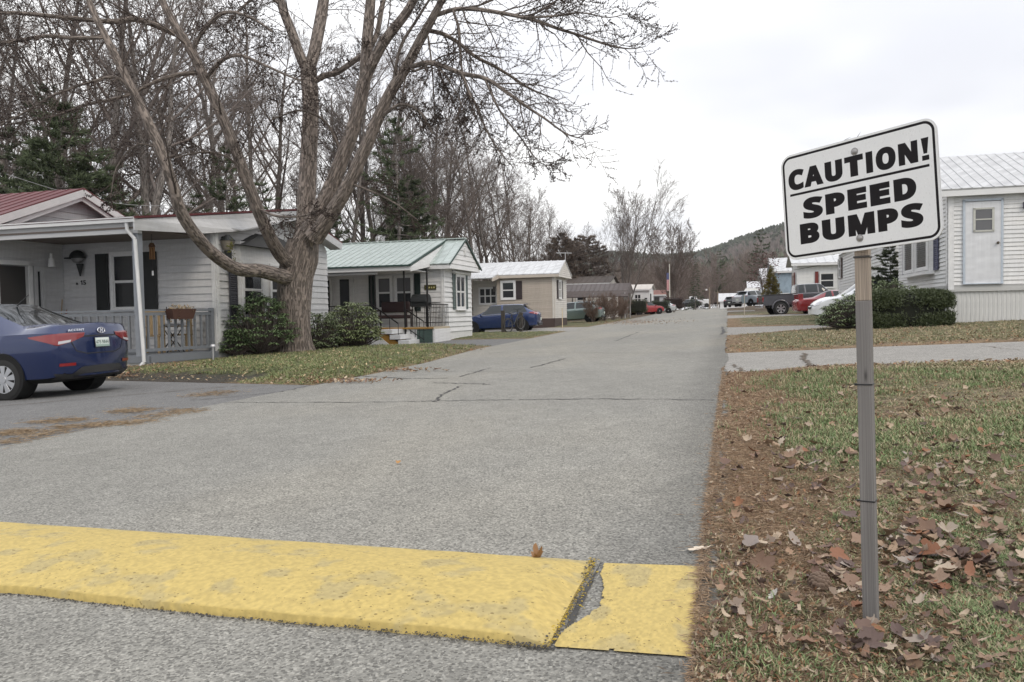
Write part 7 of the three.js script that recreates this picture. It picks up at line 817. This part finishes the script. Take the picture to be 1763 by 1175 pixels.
  for (let g3 = 0; g3 < 3; g3++) { const mid = []; for (let k = 0; k < 620; k++) { const y = 640 + 520 * Math.pow(r(), 0.9), x = 1215 + r() * 560, q = G(x, y, -0.06), [t, s] = tsOf(q.x, q.z); if (sd(t, s) < 0.03 || s > 12 || r() > 0.25 + 0.9 * vn(t * 2.1 + 3, s * 1.6, 33) * sst(0.2, 1.0, t)) continue; const L = (0.022 + 0.03 * r()) * (s > 4 ? 1.5 : 1); mid.push({ p: onGround(t, s, 0.016 + 0.02 * r()), r: [(r() - 0.5) * 1.3, r() * 6.28, (r() - 0.5) * 1.3], s: [L, L, L], c: [[0.19, 0.12, 0.083], [0.14, 0.09, 0.07], [0.26, 0.175, 0.12], [0.33, 0.26, 0.19], [0.1, 0.07, 0.06], [0.26, 0.2, 0.155]][(r() * 6) | 0].map(vary(0.8, 0.5)) }); } inst('leaf_litter', 'smaller curled dry leaves strewn through the sign lawn grass', geos[g3 * 4 + 1], white, mid, 'leaf litter'); }
  inst('leaf_litter', 'small scraps of dry leaf strewn over the lawns', chip, white, chips, 'leaf litter');
  // pine needles along the verge and in drifts on the asphalt
  const ng = quads([0, 0, -0.5, 0, 0, 0.5, 0.035, 0.05, 0, 0, 0, 0.5, 0, 0, -0.5, -0.03, 0.03, 0.1]);
  for (let k = 0; k < 170000; k++) { const s = 1.2 + 9.5 * Math.pow(r(), 1.7), t = -0.16 + 2.0 * Math.pow(r(), 1.35), d = sd(t, s); if (d < -0.02 && r() > 0.2 * Math.exp(d * 45) || r() > 0.12 + litterAt(t, s) || s * 0.37 + 0.5 < t) continue; const L = 0.022 + 0.042 * r(), f = s > 5 ? 1.6 : 1; needles.push({ p: P(t, s, (d < 0.02 ? Math.max(0.006, lift(t, s)) : lift(t, s)) + 0.004 + 0.014 * r() * r()), r: [(r() - 0.5) * 0.5, r() * 6.28, (r() - 0.5) * 0.9], s: [0.036 * f, 0.045, L], c: mixC([0.47, 0.35, 0.24], [0.27, 0.19, 0.13], r()) }); }
  const drift = [[[0, 766], [60, 752], [110, 742]], [[100, 738], [170, 733], [210, 728]], [[95, 739], [200, 733], [260, 724]], [[240, 722], [300, 712], [335, 706]], [[60, 730], [140, 722]], [[200, 712], [250, 705]], [[330, 684], [400, 675]], [[0, 750], [50, 742]]];
  for (const d of drift) for (let k = 0; k < 420; k++) { const f = r() * (d.length - 1), i = Math.min(d.length - 2, f | 0), a = f - i, g = G(lerp(d[i][0], d[i + 1][0], a) + gauss() * 26, lerp(d[i][1], d[i + 1][1], a) + gauss() * gauss() * 4), [t, s] = tsOf(g.x, g.z); needles.push({ p: P(t, s, 0.007 + 0.01 * r()), r: [0, r() * 6.28, (r() - 0.5) * 0.6], s: [0.08, 0.06, 0.07 + 0.06 * r()], c: mixC([0.4, 0.3, 0.19], [0.27, 0.2, 0.13], r()) }); }
  inst('pine_needles', 'brown fallen pine needles along the road edge', ng, white, needles, 'pine needles');
  // grass
  const tuft = (seed, m) => { const q = rng(seed), v = []; for (let k = 0; k < m; k++) { const a = q() * 6.28, bx_ = (q() - 0.5) * 0.9, bz = (q() - 0.5) * 0.9, le = 0.3 + 0.8 * q(), ln = 0.2 + 0.7 * q(), w = 0.035 + 0.02 * q(), c = Math.cos(a), s = Math.sin(a); const A = [bx_ - s * w, 0, bz + c * w], B = [bx_ + s * w, 0, bz - c * w], C = [bx_ + c * ln * 0.35 - s * w * 0.7, le * 0.7, bz + s * ln * 0.35 + c * w * 0.7], D = [bx_ + c * ln * 0.35 + s * w * 0.7, le * 0.7, bz + s * ln * 0.35 - c * w * 0.7], E = [bx_ + c * ln, le * 0.95, bz + s * ln]; v.push(...A, ...B, ...C, ...B, ...D, ...C, ...C, ...D, ...E); } return quads(v); };
  const green = (t, s) => { const n = fbm(t * 0.7, s * 0.7, 51, 4), m = fbm(t * 4, s * 4, 61, 3); return sst(0.3, 0.6, n * 0.65 + m * 0.35); };
  for (let k = 0; k < 85000; k++) { const [t, s] = pick(); const d = sd(t, s); if (d < 0.01 || s > 16) continue; const li = litterAt(t, s), gr = green(t, s); if (r() > (0.2 + 0.75 * gr) * (1.04 - li) * (0.35 + 1.1 * vn(t * 2.3, s * 2.3, 91))) continue; const L = (0.014 + 0.022 * r()) * (s > 5 ? 1.5 : 1), dry = r() < 0.3 + 0.3 * (1 - gr); tufts.push({ p: onGround(t, s, -0.004), r: [0, r() * 6.28, 0], s: [L * 1.7, L * (0.6 + 0.6 * gr), L * 1.7], c: (dry ? [0.34, 0.29, 0.18] : mixC([0.2, 0.235, 0.11], [0.15, 0.215, 0.09], r())).map(vary(0.8, 0.45)) }); }
  for (let k = 0; k < 26000; k++) { const y = 563 + 100 * r(), x = 180 + r() * 860, g = G(x, y), [t, s] = tsOf(g.x, g.z); if (s > 46 || sd(t, s) < (t < -7.8 && s < 18 ? 1.0 : 0.04) || t < -13.0 || r() < litterAt(t, s) * 0.8) continue; const L = 0.028 + 0.035 * r(); tufts.push({ p: onGround(t, s, -0.005), r: [0, r() * 6.28, 0], s: [L * 2.4, L, L * 2.4], c: (r() < 0.22 ? [0.32, 0.28, 0.15] : [0.165, 0.195, 0.08]).map(vary(0.8, 0.45)) }); }
  for (let k = 0; k < 14000; k++) { const y = 540 + 100 * r(), x = 1250 + r() * 510, g = G(x, y), [t, s] = tsOf(g.x, g.z); if (s > 60 || sd(t, s) < 0.04 || r() < litterAt(t, s) * 0.9) continue; const L = 0.022 + 0.03 * r(); tufts.push({ p: onGround(t, s, -0.005), r: [0, r() * 6.28, 0], s: [L * 2.4, L, L * 2.4], c: (r() < 0.55 ? [0.36, 0.3, 0.19] : [0.19, 0.195, 0.1]).map(vary(0.8, 0.45)) }); }
  inst('grass', 'thin green and straw coloured grass of the lawns', tuft(5, 8), white, tufts, 'grass');
}
renderer.render(scene, camera);
